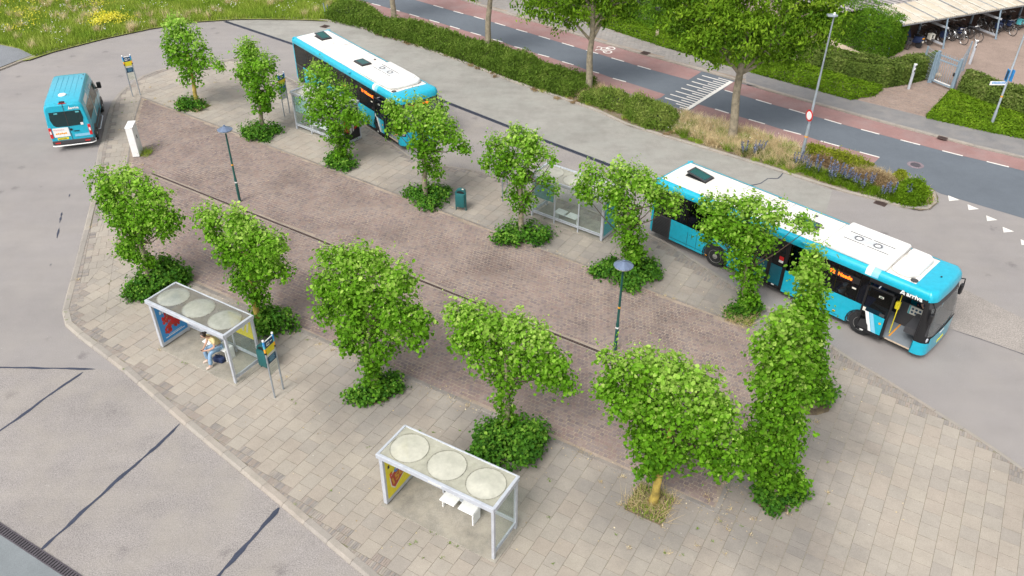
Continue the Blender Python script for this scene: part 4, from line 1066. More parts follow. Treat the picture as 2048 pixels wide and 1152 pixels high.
mass('low_shrub', 'green spreading shrub in the verge right of the second street tree', 'shrub', P([(1160, 202), (1200, 215), (1250, 228), (1262, 215), (1250, 202), (1215, 192), (1180, 190)], .07), .55, 8000, L_shrub, (.09, .16), core=M_core, round_=.6, group=GR_V, spiky=1, aspect=.45, tonebias=.26, lump=.5, jitter=.13)
mass('low_shrub', 'green spreading shrub in the verge opposite the white stepped road bars', 'shrub', P([(1254, 238), (1290, 256), (1335, 262), (1352, 250), (1352, 236), (1320, 218), (1270, 208), (1250, 220)], .07), .62, 11000, L_shrub, (.09, .16), core=M_core, round_=.6, group=GR_V, spiky=1, aspect=.45, tonebias=.28, lump=.5, jitter=.13)
mass('low_shrub', 'bright green conical shrub on the rounded nose of the verge', 'shrub', P([(1785, 398), (1800, 408), (1830, 412), (1852, 404), (1848, 390), (1825, 380), (1795, 384)], .07), .55, 7500, L_cover, (.09, .2), core=M_core, round_=.7, group=GR_V, spiky=1, aspect=.35, lump=.6, jitter=.15)
mass('low_shrub', 'flat yellow green shrub running along the red lane right of the tall lamp post', 'shrub', P([(1612, 305), (1640, 316), (1690, 335), (1730, 345), (1745, 340), (1700, 324), (1650, 306), (1620, 298)], .07), .42, 7000, L_lemon, (.08, .15), core=M_corebr, round_=.4, group=GR_V, spiky=1, aspect=.4, lump=.6, jitter=.13)
mass('low_shrub', 'small lime green shrub at the back edge of the verge nose', 'shrub', P([(1782, 362), (1795, 372), (1812, 368), (1808, 356), (1792, 352)], .07), .45, 2500, L_lemon, (.08, .14), core=M_core, round_=.4, group=GR_V, spiky=1, aspect=.4)
mass('dead_shrub', 'brown dried out shrub between the blue flowers and the yellow green shrub', 'shrub', P([(1620, 322), (1660, 338), (1720, 360), (1785, 385), (1792, 372), (1740, 352), (1690, 338), (1640, 318)], .07),   .34, 6500, L_brown, (.07, .14), core=M_corebr, round_=.5, spiky=1, aspect=.3, lump=.7, jitter=.14)
# grasses
def grass(name, label, poly, n, hmin, hmax, mat, z=.07, wd=.02, lean=.35, group=None, tone=(0, 1), clump=0.0, cat='grass', parent=None):
    poly = [(p[0], p[1]) for p in poly]; A = np.array(poly)
    if clump:
        nc = max(1, int(n * clump)); cxs = rng.uniform(A[:, 0].min(), A[:, 0].max(), nc * 5); cys = rng.uniform(A[:, 1].min(), A[:, 1].max(), nc * 5)
        ok = inside_np(poly, cxs, cys); cxs, cys = cxs[ok][:nc], cys[ok][:nc]; k = rng.integers(0, len(cxs), n)
        X_ = cxs[k] + rng.normal(0, .10, n); Y_ = cys[k] + rng.normal(0, .10, n); tn = rng.random(len(cxs))[k]
    else:
        X_ = rng.uniform(A[:, 0].min(), A[:, 0].max(), n * 5); Y_ = rng.uniform(A[:, 1].min(), A[:, 1].max(), n * 5)
        ok = inside_np(poly, X_, Y_); X_, Y_ = X_[ok][:n], Y_[ok][:n]; tn = rng.random(len(X_))
    n = len(X_); h = rng.uniform(hmin, hmax, n); a = rng.uniform(0, 2 * np.pi, n)
    patch_ = (np.sin(X_ * .9 + Y_ * .55) * np.sin(X_ * .35 - Y_ * .8) * .5 + .5) * .6 + (np.sin(X_ * 2.3) * np.sin(Y_ * 2.9) * .5 + .5) * .4
    dx, dy = np.cos(a), np.sin(a); ln = rng.normal(0, lean, (n, 2)) * h[:, None]
    V = np.zeros((n, 3, 3))
    V[:, 0] = np.stack([X_ - dx * wd / 2, Y_ - dy * wd / 2, np.full(n, z)], 1); V[:, 1] = np.stack([X_ + dx * wd / 2, Y_ + dy * wd / 2, np.full(n, z)], 1)
    V[:, 2] = np.stack([X_ + ln[:, 0], Y_ + ln[:, 1], z + h], 1)
    tv = np.clip(tone[0] + (tone[1] - tone[0]) * (.5 * patch_ + .3 * tn + .2 * rng.random(n)), 0, 1)
    me = fast_mesh(name, V.reshape(-1, 3), np.arange(n * 3).reshape(n, 3), np.repeat(tv, 3))
    return stuff(link(name, me, parent, mat), label, cat)
def flowers(name, label, poly, n, mat, h=(.3, .6), size=(.05, .10), clump=60, z=.08, sp=.35):
    poly = [(p[0], p[1]) for p in poly]; A = np.array(poly)
    cxs = rng.uniform(A[:, 0].min(), A[:, 0].max(), clump * 8); cys = rng.uniform(A[:, 1].min(), A[:, 1].max(), clump * 8)
    ok = inside_np(poly, cxs, cys); cxs, cys = cxs[ok][:clump], cys[ok][:clump]; k = rng.integers(0, len(cxs), n)
    C = np.stack([cxs[k] + rng.normal(0, sp, n), cys[k] + rng.normal(0, sp, n), z + rng.uniform(*h, n)], 1)
    me = leaf_mesh(name, C, rng.normal(0, .4, (n, 3)) + np.array([0, -.3, 1]), rng.uniform(*size, n), rng.random(n), kind='quad', aspect=.9)
    return stuff(link(name, me, None, mat), label, 'flowers')
md = P([(40, 100), (70, 116), (107, 105), (207, 79), (300, 59), (390, 45), (467, 40), (512, 39), (612, 41), (652, 42), (660, 22), (690, 8), (640, -30), (400, -60), (-60, -60), (-60, 84), (0, 90)])
grass('meadow_grass', 'wild meadow grass behind the turning loop', md, 130000, .18, .50, L_meadow, z=.08, wd=.045, lean=.30, tone=(0, .85))
grass('meadow_grass_heads', 'dry pale grass heads standing in the meadow', md, 9000, .4, .75, L_dry, z=.08, wd=.035, clump=.02, tone=(.3, 1))
flowers('yellow_flowers', 'yellow wild flowers scattered in the meadow', P([(40, 90), (260, 60), (330, -30), (-100, -60), (-100, 60)]), 2600, L_yfl, clump=34, sp=.55, size=(.06, .11))
flowers('yellow_flower_clump', 'dense patch of yellow flowers at the meadow edge', P([(165, 62), (215, 66), (235, 40), (185, 34)]), 900, L_yfl, clump=8, sp=.35, size=(.07, .12))
flowers('white_flowers', 'white wild flowers dotted through the meadow', md, 900, L_wfl, clump=110, sp=.3, size=(.05, .10))
DG = P([(1345, 262), (1420, 290), (1500, 315), (1580, 340), (1606, 330), (1610, 302), (1520, 274), (1430, 245), (1372, 232), (1350, 244)], .07)
grass('dry_grass', 'tall straw coloured dry grass in the verge before the tall lamp post', DG, 17000, .15, .60, L_dry, wd=.026, clump=.012, tone=(.25, 1), lean=.5)
grass('verge_green_clumps', 'green wild plants mixed through the dry verge grass', DG, 9000, .12, .42, L_meadow, wd=.045, clump=.006, tone=(0, .5), lean=.5)
flowers('verge_white_flowers', 'small white flowers in the dry verge grass', DG, 160, L_wfl, clump=40, sp=.25, size=(.03, .06), h=(.2, .5))
grass('dry_grass', 'straw coloured dry grass round the foot of the second street tree', P([(1125, 185), (1165, 200), (1235, 220), (1240, 195), (1200, 175), (1150, 165)], .07), 7000, .2, .55, L_dry, wd=.028, clump=.03)
grass('dry_grass', 'dry grass on the end of the verge', P([(1690, 345), (1790, 378), (1855, 410), (1862, 395), (1840, 378), (1790, 358), (1740, 340)], .07), 7000, .15, .45, L_dry, wd=.026, clump=.04)
grass('green_verge_grass', 'green grass mixed in the verge', P([(1480, 300), (1600, 345), (1700, 380), (1800, 410), (1800, 395), (1700, 362), (1610, 335), (1500, 290)], .07), 9000, .1, .35, L_cover, wd=.03, clump=.05)
grass('kerb_weeds', 'sparse weeds along the verge kerb', P([(1020, 160), (1190, 218), (1357, 279), (1524, 329), (1660, 372), (1660, 362), (1520, 318), (1350, 268), (1190, 206), (1020, 150)], .07), 3500, .05, .2, L_meadow, wd=.03, clump=.03)
grass('kerb_litter_grass', 'dry bits along the verge kerb', P([(730, 60), (850, 99), (1020, 165), (1190, 222), (1357, 283), (1357, 270), (1190, 210), (1020, 155), (850, 92), (740, 58)], .07), 3500, .03, .12, L_brown, wd=.04, clump=.05)
# blue flowered plants: individual things, copied
def bugloss():
    t = thing('blue_flower_plant', '', 'plant', (0, 0, .07))
    C = []; 
    for k in range(5):
        a = random.uniform(0, 6.28); lx, ly = math.cos(a) * random.uniform(.05, .2), math.sin(a) * random.uniform(.05, .2); hh = random.uniform(.55, .95)
        for f in np.linspace(.35, 1, 26): C.append((lx * (.4 + f) + random.gauss(0, .022), ly * (.4 + f) + random.gauss(0, .022), hh * f))
    C = np.array(C); link('flower_spikes', leaf_mesh('flower_spikes', C, rng.normal(size=C.shape), rng.uniform(.05, .085, len(C)), rng.random(len(C)), kind='quad'), t, L_blue)
    C = np.stack([rng.normal(0, .14, 160), rng.normal(0, .14, 160), rng.uniform(.02, .38, 160)], 1)
    link('leaves', leaf_mesh('leaves', C, rng.normal(size=C.shape), rng.uniform(.08, .14, len(C)), rng.random(len(C)) * .7, kind='quad', aspect=.4), t, L_hedge)
    return t
protos = [bugloss() for _ in range(3)]
BL = [(1488, 312, 'leftmost blue flowered plant, in the dry grass by the bus lane kerb'), (1509, 312, 'blue flowered plant second from the left in the dry grass'), (1521, 308, 'faint blue flowered plant behind the dry grass'),
      (1590, 335, 'blue flowered plant left of the foot of the tall lamp post'), (1603, 338, 'blue flowered plant right against the foot of the tall lamp post'), (1614, 345, 'blue flowered plant just right of the tall lamp post'), (1630, 350, 'tall blue flowered plant beside the brown dead shrub'),
      (1656, 356, 'deep blue flowered plant with several upright spikes, middle of the row'), (1664, 364, 'blue flowered plant in front of the middle of the row'), (1678, 362, 'pale blue flowered plant behind the middle of the row'), (1690, 368, 'long leaning blue flowered plant'), (1708, 374, 'vivid blue spiked plant right of the long leaning one'),
      (1722, 380, 'blue flowered plant low by the kerb right of the vivid one'), (1738, 378, 'blue flowered plant leaning right over the dead shrub'), (1765, 396, 'blue flowered plant before the gully grate'), (1780, 395, 'blue flowered plant just right of the gully grate'), (1812, 400, 'small blue flowered plant against the bright green nose shrub')]
for i, (x, y, lb) in enumerate(BL):
    o = protos[i] if i < 3 else copy_tree(protos[i % 3])
    o.location = at(x, y, .07); o.rotation_euler = (random.uniform(-.12, .12), random.uniform(-.12, .12), random.uniform(0, 6)); s_ = random.uniform(.8, 1.15); o.scale = (s_, s_, s_)
    o['label'] = lb; o['group'] = 'blue flowered plants in the verge'
# far side hedges
mass('ground_cover_hedge', 'low light green ground cover strip along the far footpath under the trees', 'hedge', P([(1060, 10), (1151, 35), (1320, 92), (1400, 116), (1491, 142), (1560, 161), (1636, 182), (1703, 200), (1748, 192), (1764, 180), (1700, 166), (1620, 140), (1540, 118), (1480, 108), (1390, 85), (1300, 52), (1150, -2), (1080, -20)], .09), .38, 52000, L_cover, (.08, .14), z=.09, core=M_core, round_=.35, aspect=.7, lump=.12)
mass('ground_cover_hedge', 'low light green ground cover bed in front of the leggy hedge right of the gate', 'hedge', P([(1853, 236), (1969, 262), (2048, 278), (2150, 300), (2150, 265), (2048, 238), (1965, 214), (1900, 186)], .09), .36, 26000, L_cover, (.08, .14), z=.09, core=M_core, round_=.35, aspect=.7, lump=.12, tonebias=.05)
mass('hedge', 'mixed knee high to waist high hedge ending at the gate beside the lit bollard', 'hedge', P([(1600, 128), (1640, 146), (1700, 163), (1770, 176), (1812, 169), (1856, 158), (1866, 141), (1800, 150), (1765, 156), (1700, 144), (1640, 128), (1600, 112)], .09), 1.35, 30000, L_hedge, (.08, .15), z=.09, core=M_corebr, round_=.3, aspect=.8, lump=.12)
mass('hedge', 'leggy brownish green hedge right of the gate, behind the street name pole', 'hedge', P([(1912, 192), (1975, 217), (2048, 240), (2150, 268), (2150, 245), (2048, 216), (1985, 195), (1925, 172)], .09), 1.25, 24000, L_hedge, (.08, .15), z=.09, core=M_corebr, round_=.3, aspect=.8, lump=.15, tonebias=.06)
mass('clipped_hedge', 'tall clipped bright green hedge beside the bicycle shed', 'hedge', P([(1560, 30), (1672, 82), (1762, 124), (1806, 100), (1720, 52), (1600, -8)], .09), 2.3, 60000, L_tall, (.09, .18), z=.09, core=M_core, round_=.35, aspect=.45, lump=.05, spiky=1)
mass('dark_hedge', 'tall dark green hedge in shade behind the street trees', 'hedge', P([(1200, 28), (1300, 62), (1400, 92), (1560, 116), (1600, 98), (1480, 60), (1340, 20), (1230, -10)], .09), 1.7, 26000, L_tall, (.10, .2), z=.09, core=M_core, round_=.4, aspect=.5, lump=.2)
mass('dark_hedge', 'dark foliage background at the top edge beyond the footpath', 'hedge', P([(950, -30), (1080, 0), (1200, -5), (1200, -60), (950, -80)], .09), .8, 8000, L_shrub, (.10, .2), z=.09, core=M_core, round_=.4, aspect=.5, lump=.2)
# far backdrop trees out of frame are left out; ground beyond is the courtyard and soil

# tree pits
def pit(px, py, rx, label):
    c = at(px, py, PZ); r_ = rx / CAM_F * depth(c)
    q = [(c.x + r_ * sx * .9, c.y + r_ * sy * .9) for sx, sy in ((math.cos(A_MAIN + k), math.sin(A_MAIN + k)) for k in (.78, 2.35, 3.92, 5.5))]
    struct(sheet('tree_pit', q, M_soil, z=PZ + .007))
    grass('pit_grass', label, q, 750, .06, .34, L_dry, z=PZ, wd=.018, tone=(0, .7), lean=.9, clump=.03)
    grass('pit_weeds', label + ', greener part', q, 500, .05, .25, L_meadow, z=PZ, wd=.025, tone=(0, .6), lean=.5)
pit(1300, 1008, 62, 'dry grass filling the tree pit of the lichened lime')
pit(1484, 636, 38, 'rough grass in the tree pit by the near bus')
pit(395, 214, 30, 'grass tufts round the leftmost lime')
# weeds in joints: small tufts
def tufts(name, label, pts, n, r, hh, mat, tone=(0, 1), wd=.018):
    X_ = []; 
    V = []; tn = []
    for (x, y, z) in pts:
        for _ in range(n):
            a = random.uniform(0, 6.28); d = abs(random.gauss(0, r)); bx, by = x + math.cos(a) * d, y + math.sin(a) * d
            h = random.uniform(.3, 1) * hh; c2 = random.uniform(0, 6.28)
            V += [(bx - wd * math.cos(c2), by - wd * math.sin(c2), z), (bx + wd * math.cos(c2), by + wd * math.sin(c2), z), (bx + math.cos(a) * h * .8, by + math.sin(a) * h * .8, z + h)]
            tn += [random.uniform(*tone)] * 3
    me = fast_mesh(name, np.array(V), np.arange(len(V)).reshape(-1, 3), np.array(tn))
    return stuff(link(name, me, None, mat), label, 'weeds')
wp = [at(x, y, PZ) for x, y in [(662, 982), (590, 1010), (735, 895), (1098, 1035), (1394, 1058), (1425, 1083), (1441, 1043), (1482, 1052), (1105, 1128), (1286, 1038), (1232, 1070), (1365, 1110), (1330, 1107), (840, 862), (866, 865), (920, 862), (1098, 959), (1100, 963), (832, 1085), (820, 1090), (862, 1064), (876, 1069), (900, 1087), (915, 1093), (846, 1116), (883, 1116), (1690, 790), (1657, 1008), (615, 680), (1655, 925), (1000, 1050), (247, 738), (365, 725), (372, 727), (433, 742), (460, 760), (137, 600), (131, 625), (133, 640), (280, 395), (318, 283), (317, 290), (245, 225), (250, 200), (263, 205), (585, 800), (590, 808)]]
tufts('joint_weeds', 'small green weeds growing in the paving joints', wp, 16, .03, .05, L_meadow, tone=(0, .4), wd=.010)
wy = [at(x, y, PZ) for x, y in [(935, 812), (900, 796), (1160, 905), (1165, 903), (1180, 912), (1245, 955), (1202, 965), (1257, 1097), (1335, 1107), (1450, 1108), (1547, 1024), (1655, 985), (1575, 1028), (1462, 1020), (1530, 1010), (1508, 1040), (1690, 740), (1416, 1002), (1412, 990), (320, 700), (330, 688), (640, 690), (665, 700), (575, 755), (560, 760), (1004, 400), (1012, 398), (1022, 400), (1045, 465), (1140, 455), (1145, 460), (1135, 450), (1205, 480), (1330, 592), (1348, 598), (920, 420), (905, 416), (430, 165), (400, 150), (300, 175), (310, 197), (330, 210), (340, 203), (350, 205), (290, 200), (240, 260), (180, 455), (155, 560), (1455, 1060), (1540, 1030), (285, 330), (292, 310), (296, 300), (1440, 1040), (1396, 1092), (1240, 1010), (1325, 1055), (1500, 1070), (1550, 900), (1632, 845)]]
tufts('dry_joint_weeds', 'dry straw coloured weeds in the paving joints', wy, 22, .07, .08, L_dry, wd=.010)
# litter: leaves along kerbs
nl = 2400; lx = []
for _ in range(nl):
    if random.random() < .6:
        a, b = random.choice([(hole[2], hole[3]), (hole[3], hole[4]), (hole[4], hole[0])]); f = random.random()
        lx.append((a[0] + (b[0] - a[0]) * f + random.gauss(0, .25), a[1] + (b[1] - a[1]) * f + random.gauss(0, .25), PZ + .012))
    else:
        x, y = random.uniform(-16, 12), random.uniform(14, 40)
        if inside(isl_in, x, y): lx.append((x, y, PZ + .012))
lx = np.array(lx)
me = leaf_mesh('leaf_litter', lx, rng.normal(0, .15, lx.shape) + np.array([0, 0, 1.]), rng.uniform(.02, .055, len(lx)), rng.random(len(lx)), kind='quad')
stuff(link('leaf_litter', me, None, L_litter), 'small pale fallen leaves and bits on the paving', 'litter')

# ================================================================== BUSES
BW, BZ = 2.5, 2.84
def dome_seg(r, h, n=5): return [(r * math.cos(k / n * math.pi / 2), h * math.sin(k / n * math.pi / 2)) for k in range(n)] + [(0.01, h)]
def wheel(parent, x, y, z, r=.48, wd=.28, out=-1, name='wheel'):
    w_ = link(name, MB().lathe([(r * .62, -wd / 2), (r * .93, -wd / 2), (r, -wd / 2 + .05), (r, wd / 2 - .05), (r * .93, wd / 2), (r * .62, wd / 2)], 28, Matrix.Rotation(R(90), 4, 'X')).mesh('wheel'), parent, M_tyre, loc=(x, y, z))
    M = Matrix.Rotation(R(90 if out < 0 else -90), 4, 'X')
    MB().lathe([(r * .64, wd / 2 - .03), (r * .60, wd / 2 + .004), (r * .54, wd / 2 - .01), (r * .46, wd / 2 - .06), (r * .26, wd / 2 - .03), (r * .22, wd / 2 + .01), (.02, wd / 2 + .015)], 24, M).build('rim', M_rim, w_, smooth=True)
    mb = MB()
    for k in range(10):
        a = k * 2 * math.pi / 10; mb.lathe([(.018, wd / 2 - .03), (.018, wd / 2 - .005)], 6, M @ Matrix.Translation((math.cos(a) * r * .36, math.sin(a) * r * .36, 0)))
    mb.build('wheel_nuts', M_blk2, w_)
    return w_
def arc_cut(xc, r, z0, n=9):
    """points of a wheel arch from left to right above z0"""
    a0 = math.asin(max(-1, min(1, (z0 - .48) / r)))
    return [(xc - r * math.cos(a), .48 + r * math.sin(a)) for a in np.linspace(a0, math.pi - a0, n)]
def seated_person(name, label, loc, rz, shirt, trouser, hair, group=None, lean=0.1, hands=True, scale=1.0, pose='phone', bun=False):
    t = thing(name, label, 'person', loc, rz, group); t.scale = (scale,) * 3
    lf = lean
    J = {'pel': (0, 0, .54), 'belly': (lf * .35, 0, .70), 'chest': (lf * 1.0 + .02, 0, .90), 'neck': (lf * 1.6 + .03, 0, 1.05), 'headb': (lf * 2.0 + .06, 0, 1.12), 'head': (lf * 2.3 + .09, 0, 1.20), 'crown': (lf * 2.4 + .10, 0, 1.27)}
    for s_, nm in ((-1, 'R'), (1, 'L')):
        J['sh' + nm] = (lf * 1.15 + .03, s_ * .165, .985); J['ua' + nm] = (lf * 1.1 + .06, s_ * .205, .84)
        J['el' + nm] = (lf + .12, s_ * .215, .72)
        J['fa' + nm] = (lf + .24, s_ * .15, .67); J['wr' + nm] = (lf + .34, s_ * .07, .645)
        J['hd' + nm] = (lf + .40, s_ * .045, .65)
        J['hip' + nm] = (.04, s_ * .095, .52); J['th' + nm] = (.24, s_ * .13, .535)
        J['kn' + nm] = (.44, s_ * .16, .51); J['ca' + nm] = (.45 + s_ * .03, s_ * .165, .30); J['an' + nm] = (.44 + s_ * .06, s_ * .17, .09)
        J['ft' + nm] = (.56 + s_ * .06, s_ * .185, .04)
    def skin(nm, edges, rad, mat, parent, sub=1, pull=None):
        keys = []; 
        for a, b in edges:
            for k in (a, b):
                if k not in keys: keys.append(k)
        me = bpy.data.meshes.new(nm); me.from_pydata([J[k] for k in keys], [(keys.index(a), keys.index(b)) for a, b in edges], []); me.update()
        o = bpy.data.objects.new(nm, me); COL.objects.link(o)
        md_ = o.modifiers.new('s', 'SKIN'); sv = me.skin_vertices[0].data
        for i, k in enumerate(keys):
            r_ = rad[k] if k in rad else rad[k[:-1]]
            r_ = r_ if isinstance(r_, tuple) else (r_, r_)
            sv[i].radius = r_; sv[i].use_root = (i == 0)
        md_.use_smooth_shade = True
        s2 = o.modifiers.new('u', 'SUBSURF'); s2.levels = sub; s2.render_levels = sub
        dg = bpy.context.evaluated_depsgraph_get(); dg.update()
        m2 = bpy.data.meshes.new_from_object(o.evaluated_get(dg)); bpy.data.objects.remove(o)
        m2.materials.clear(); m2.name = nm
        return link(nm, m2, parent, mat)
    E_ = [('pel', 'belly'), ('belly', 'chest'), ('chest', 'neck'), ('neck', 'headb'), ('headb', 'head'), ('head', 'crown')]
    for nm in 'LR': E_ += [('chest', 'sh' + nm), ('sh' + nm, 'ua' + nm), ('ua' + nm, 'el' + nm), ('el' + nm, 'fa' + nm), ('fa' + nm, 'wr' + nm), ('wr' + nm, 'hd' + nm), ('pel', 'hip' + nm), ('hip' + nm, 'th' + nm), ('th' + nm, 'kn' + nm), ('kn' + nm, 'ca' + nm), ('ca' + nm, 'an' + nm), ('an' + nm, 'ft' + nm)]
    # fingers: five short chains rooted in each palm
    for s_, nm in ((-1, 'R'), (1, 'L')):
        hx, hy, hz = J['hd' + nm]
        if hands:
            for q in range(4):
                J[f'f{q}a' + nm] = (hx + .045, hy + s_ * (.024 - q * .016), hz + .012 - q * .002); J[f'f{q}b' + nm] = (hx + .068 - q * .004, hy + s_ * (.010 - q * .014), hz + .028)
                E_ += [('hd' + nm, f'f{q}a' + nm), (f'f{q}a' + nm, f'f{q}b' + nm)]
            J['tha' + nm] = (hx + .005, hy - s_ * .03, hz + .02); J['thb' + nm] = (hx + .03, hy - s_ * .035, hz + .035)
            E_ += [('wr' + nm, 'tha' + nm), ('tha' + nm, 'thb' + nm)]
    rad = dict(pel=(.12, .15), belly=(.10, .13), chest=(.10, .15), neck=.052, headb=.062, head=(.085, .078), crown=.06, sh=.055, ua=.045, el=.038, fa=.034, wr=.026, hd=(.028, .020), hip=.085, th=.078, kn=.058, ca=.052, an=.036, ft=.034,
               tha=.011, thb=.009)
    for q in range(4): rad[f'f{q}a'] = .009; rad[f'f{q}b'] = .008
    skin('body', E_, rad, M_skin, t, 1)
    # clothes
    E2 = [('pel', 'belly'), ('belly', 'chest'), ('chest', 'neckc')]; J['neckc'] = (lf * 1.5 + .03, 0, 1.01)
    for nm in 'LR': E2 += [('chest', 'sh' + nm), ('sh' + nm, 'ua' + nm)]
    skin('shirt', E2, dict(pel=(.13, .165), belly=(.125, .155), chest=(.125, .17), neckc=.068, sh=.075, ua=.064), shirt, t, 1)
    E3 = []
    for nm in 'LR': E3 += [('pel', 'hip' + nm), ('hip' + nm, 'th' + nm), ('th' + nm, 'kn' + nm), ('kn' + nm, 'ca' + nm), ('ca' + nm, 'an' + nm)]
    skin('trousers', E3, dict(pel=(.125, .16), hip=.098, th=.090, kn=.070, ca=.074, an=.078), trouser, t, 1)
    for s_, nm in ((-1, 'R'), (1, 'L')):
        a = Vector(J['an' + nm]); f_ = Vector(J['ft' + nm])
        mb = MB(); mb.tube([a + Vector((-.03, 0, -.05)), a.lerp(f_, .5) + Vector((0, 0, -.03)), f_ + Vector((.02, 0, 0)), f_ + Vector((.07, 0, -.01))], [.045, .048, .044, .02], 10)
        mb.build('shoe', M_shoe, t, smooth=True)
    # face and hair
    h = Vector(J['head']); 
    dn_ = Vector((.85, 0, -.45)).normalized() if lf > .05 else Vector((1, 0, 0)); upv = Vector((0, 1, 0)).cross(dn_) * -1
    if upv.z < 0: upv = -upv
    mb = MB(); n_ = h + dn_ * .092; mb.add([n_ + Vector((0, -.012, 0)) - upv * .02, n_ + Vector((0, .012, 0)) - upv * .02, n_ + upv * .02, n_ + dn_ * .022 - upv * .016], [(0, 1, 3), (1, 2, 3), (2, 0, 3)]); mb.build('nose', M_skin, t)
    mb = MB()
    for s_ in (-1, 1): mb.lathe([(.002, 0), (.008, .004), (.002, .008)], 8, Matrix.Translation(h + dn_ * .080 + Vector((0, s_ * .03, 0)) + upv * .012))
    mb.build('eyes', M_black, t)
    mb = MB(); mb.box(h + dn_ * .080 - upv * .045, (.008, .035, .006)); mb.build('mouth', M_pink, t)
    mb = MB()
    for s_ in (-1, 1): mb.lathe(dome_seg(.02, .012), 8, Matrix.Translation(h + Vector((-.005, s_ * .082, -.01))) @ Matrix.Rotation(R(-90 * s_), 4, 'X'))
    mb.build('ears', M_skin, t)
    bm = bmesh.new(); bmesh.ops.create_uvsphere(bm, u_segments=16, v_segments=12, radius=.103)
    for v in bm.verts: v.co = Vector((v.co.x * 1.06, v.co.y * .95, v.co.z * 1.05))
    bmesh.ops.bisect_plane(bm, geom=bm.verts[:] + bm.edges[:] + bm.faces[:], plane_co=(.02, 0, -.02), plane_no=Vector((.8, 0, -.6)), clear_outer=True)
    if bun: bmesh.ops.create_icosphere(bm, subdivisions=2, radius=.045, matrix=Matrix.Translation((-.10, 0, .05)))
    me = bpy.data.meshes.new('hair'); bm.to_mesh(me); bm.free(); me.polygons.foreach_set('use_smooth', [True] * len(me.polygons))
    link('hair', me, t, hair, loc=h + Vector((-.008, 0, .02)))
    return t
def side_y(side): return 0.0 if side < 0 else BW
def bus(label, loc, rz, route, dest, variant):
    t = thing('bus', label, 'bus', loc, rz, 'turquoise city buses at the stops')
    XA, XB = 3.30, 9.62; RA = .56; zb = .32; zw = 1.29; zt = 2.50
    # lower side panels with wheel arches. right side (door side, y=0) and left side (y=BW)
    def panel(x0, x1, arches, y0, y1, zlo=zb):
        pts = [(x0, zlo)]
        for xc in arches: pts += arc_cut(xc, RA, zlo)
        pts += [(x1, zlo), (x1, zw), (x0, zw)]
        return MB().prism_xz(pts, y0, y1)
    panel(1.02, 4.98, [XA], 0, .05).build('side_panel', M_cyan, t)
    panel(.10, 1.00, [], 0.004, .05).build('engine_grille', M_blk2, t)
    MB().prism_xz([(0, zb + .1), (.10, zb), (.10, zt), (0, zt)], 0, .06).build('rear_corner', M_cyan, t)
    panel(6.37, 10.20, [XB], 0, .05).build('side_panel', M_cyan, t)
    panel(.0, 11.45, [XA, XB], BW - .05, BW).build('side_panel', M_cyan, t)
    g = MB()
    for k in range(12): g.box((.55, -.004, .40 + k * .072), (.80, .012, .02))
    g.build('grille_slats', M_black, t)
    mb = MB()
    for x in (1.9, 2.35, 4.2): mb.box((x, -.003, .72), (.012, .008, .7))
    mb.box((2.1, -.003, .9), (.012, .008, .25)); mb.box((7.6, -.003, .42), (2.2, .006, .012)); mb.box((2.5, -.003, .45), (2.9, .006, .012)); mb.build('panel_seams', M_black, t)
    MB().box((8.55, -.004, .55), (.10, .008, .045)).build('side_marker', M_orange, t)
    MB().box((2.9, -.004, .38), (.07, .008, .04)).build('side_marker', M_orange, t)
    # arch liners
    mb = MB()
    for xc in (XA, XB):
        for y0, y1 in ((.0, .7), (BW - .7, BW)):
            pr = arc_cut(xc, RA + .0, zb, 12); rows = [[(x, y0 + .01, z) for x, z in pr], [(x, y1 - .01, z) for x, z in pr]]; mb.grid(rows)
            yy = y1 if y0 < 1 else y0; mb.add([(x, yy, z) for x, z in pr], [list(range(len(pr)))])
    mb.build('wheel_housings', M_black, t)
    mb = MB()
    for y in (-.006, BW + .006):
        for xc in (XA, XB):
            a_ = arc_cut(xc, RA, zb, 14); b_ = arc_cut(xc, RA + .045, zb, 14)
            mb.grid([[(x, y, z) for x, z in a_], [(x, y, z) for x, z in b_]])
    mb.build('arch_trims', M_black, t)
    for x in (XA, XB):
        wheel(t, x, .17, .48, out=-1); wheel(t, x, BW - .17, .48, out=1)
    # chassis, floor, bulkheads, ceiling
    MB().box((5.9, BW / 2, .30), (11.0, BW - .75, .08)).build('underside', M_black, t)
    MB().box((5.75, BW / 2, .355), (11.4, BW - .12, .02)).build('floor', M_bfloor, t)
    mb = MB(); mb.box((5.6, BW / 2, 2.62), (11.0, BW - .3, .02)); mb.build('ceiling', M_blk2, t)
    mb = MB(); mb.box((9.6, .33, .70), (1.15, .52, .66)); mb.box((3.3, .33, .70), (1.2, .52, .66)); mb.box((9.6, BW - .33, .70), (1.15, .52, .66)); mb.box((3.3, BW - .33, .70), (1.2, .52, .66)); mb.box((1.2, BW / 2, .75), (2.2, BW - .2, .75)); mb.build('wheel_boxes', M_blk2, t)
    mb = MB()
    for x0, x1, z0, z1 in ((10.38, 11.45, .37, 1.35),):
        mb.box(((x0 + x1) / 2, 1.22, (z0 + z1) / 2), (x1 - x0, .05, z1 - z0)); mb.box((x0, 1.8, 1.3), (.05, 1.2, 1.85))
    mb.box((11.25, 1.25, 1.0), (.42, 2.2, .25)); mb.build('driver_cab', M_blk2, t)
    MB().box((10.95, 1.19, 1.15), (.50, .012, .36)).build('notice', M_paper, t)
    mb = MB(); mb.box((10.74, 1.182, 1.15), (.06, .006, .36)); mb.build('notice_stripe', M_teal, t)
    mb = MB()
    for i in range(3):
        for j in range(2): mb.lathe([(.045, 0), (.045, .008)], 14, Matrix.Translation((10.85 + i * .13, 1.186, 1.08 + j * .14)) @ Matrix.Rotation(R(90), 4, 'X'))
    mb.build('notice_icons', M_navy, t)
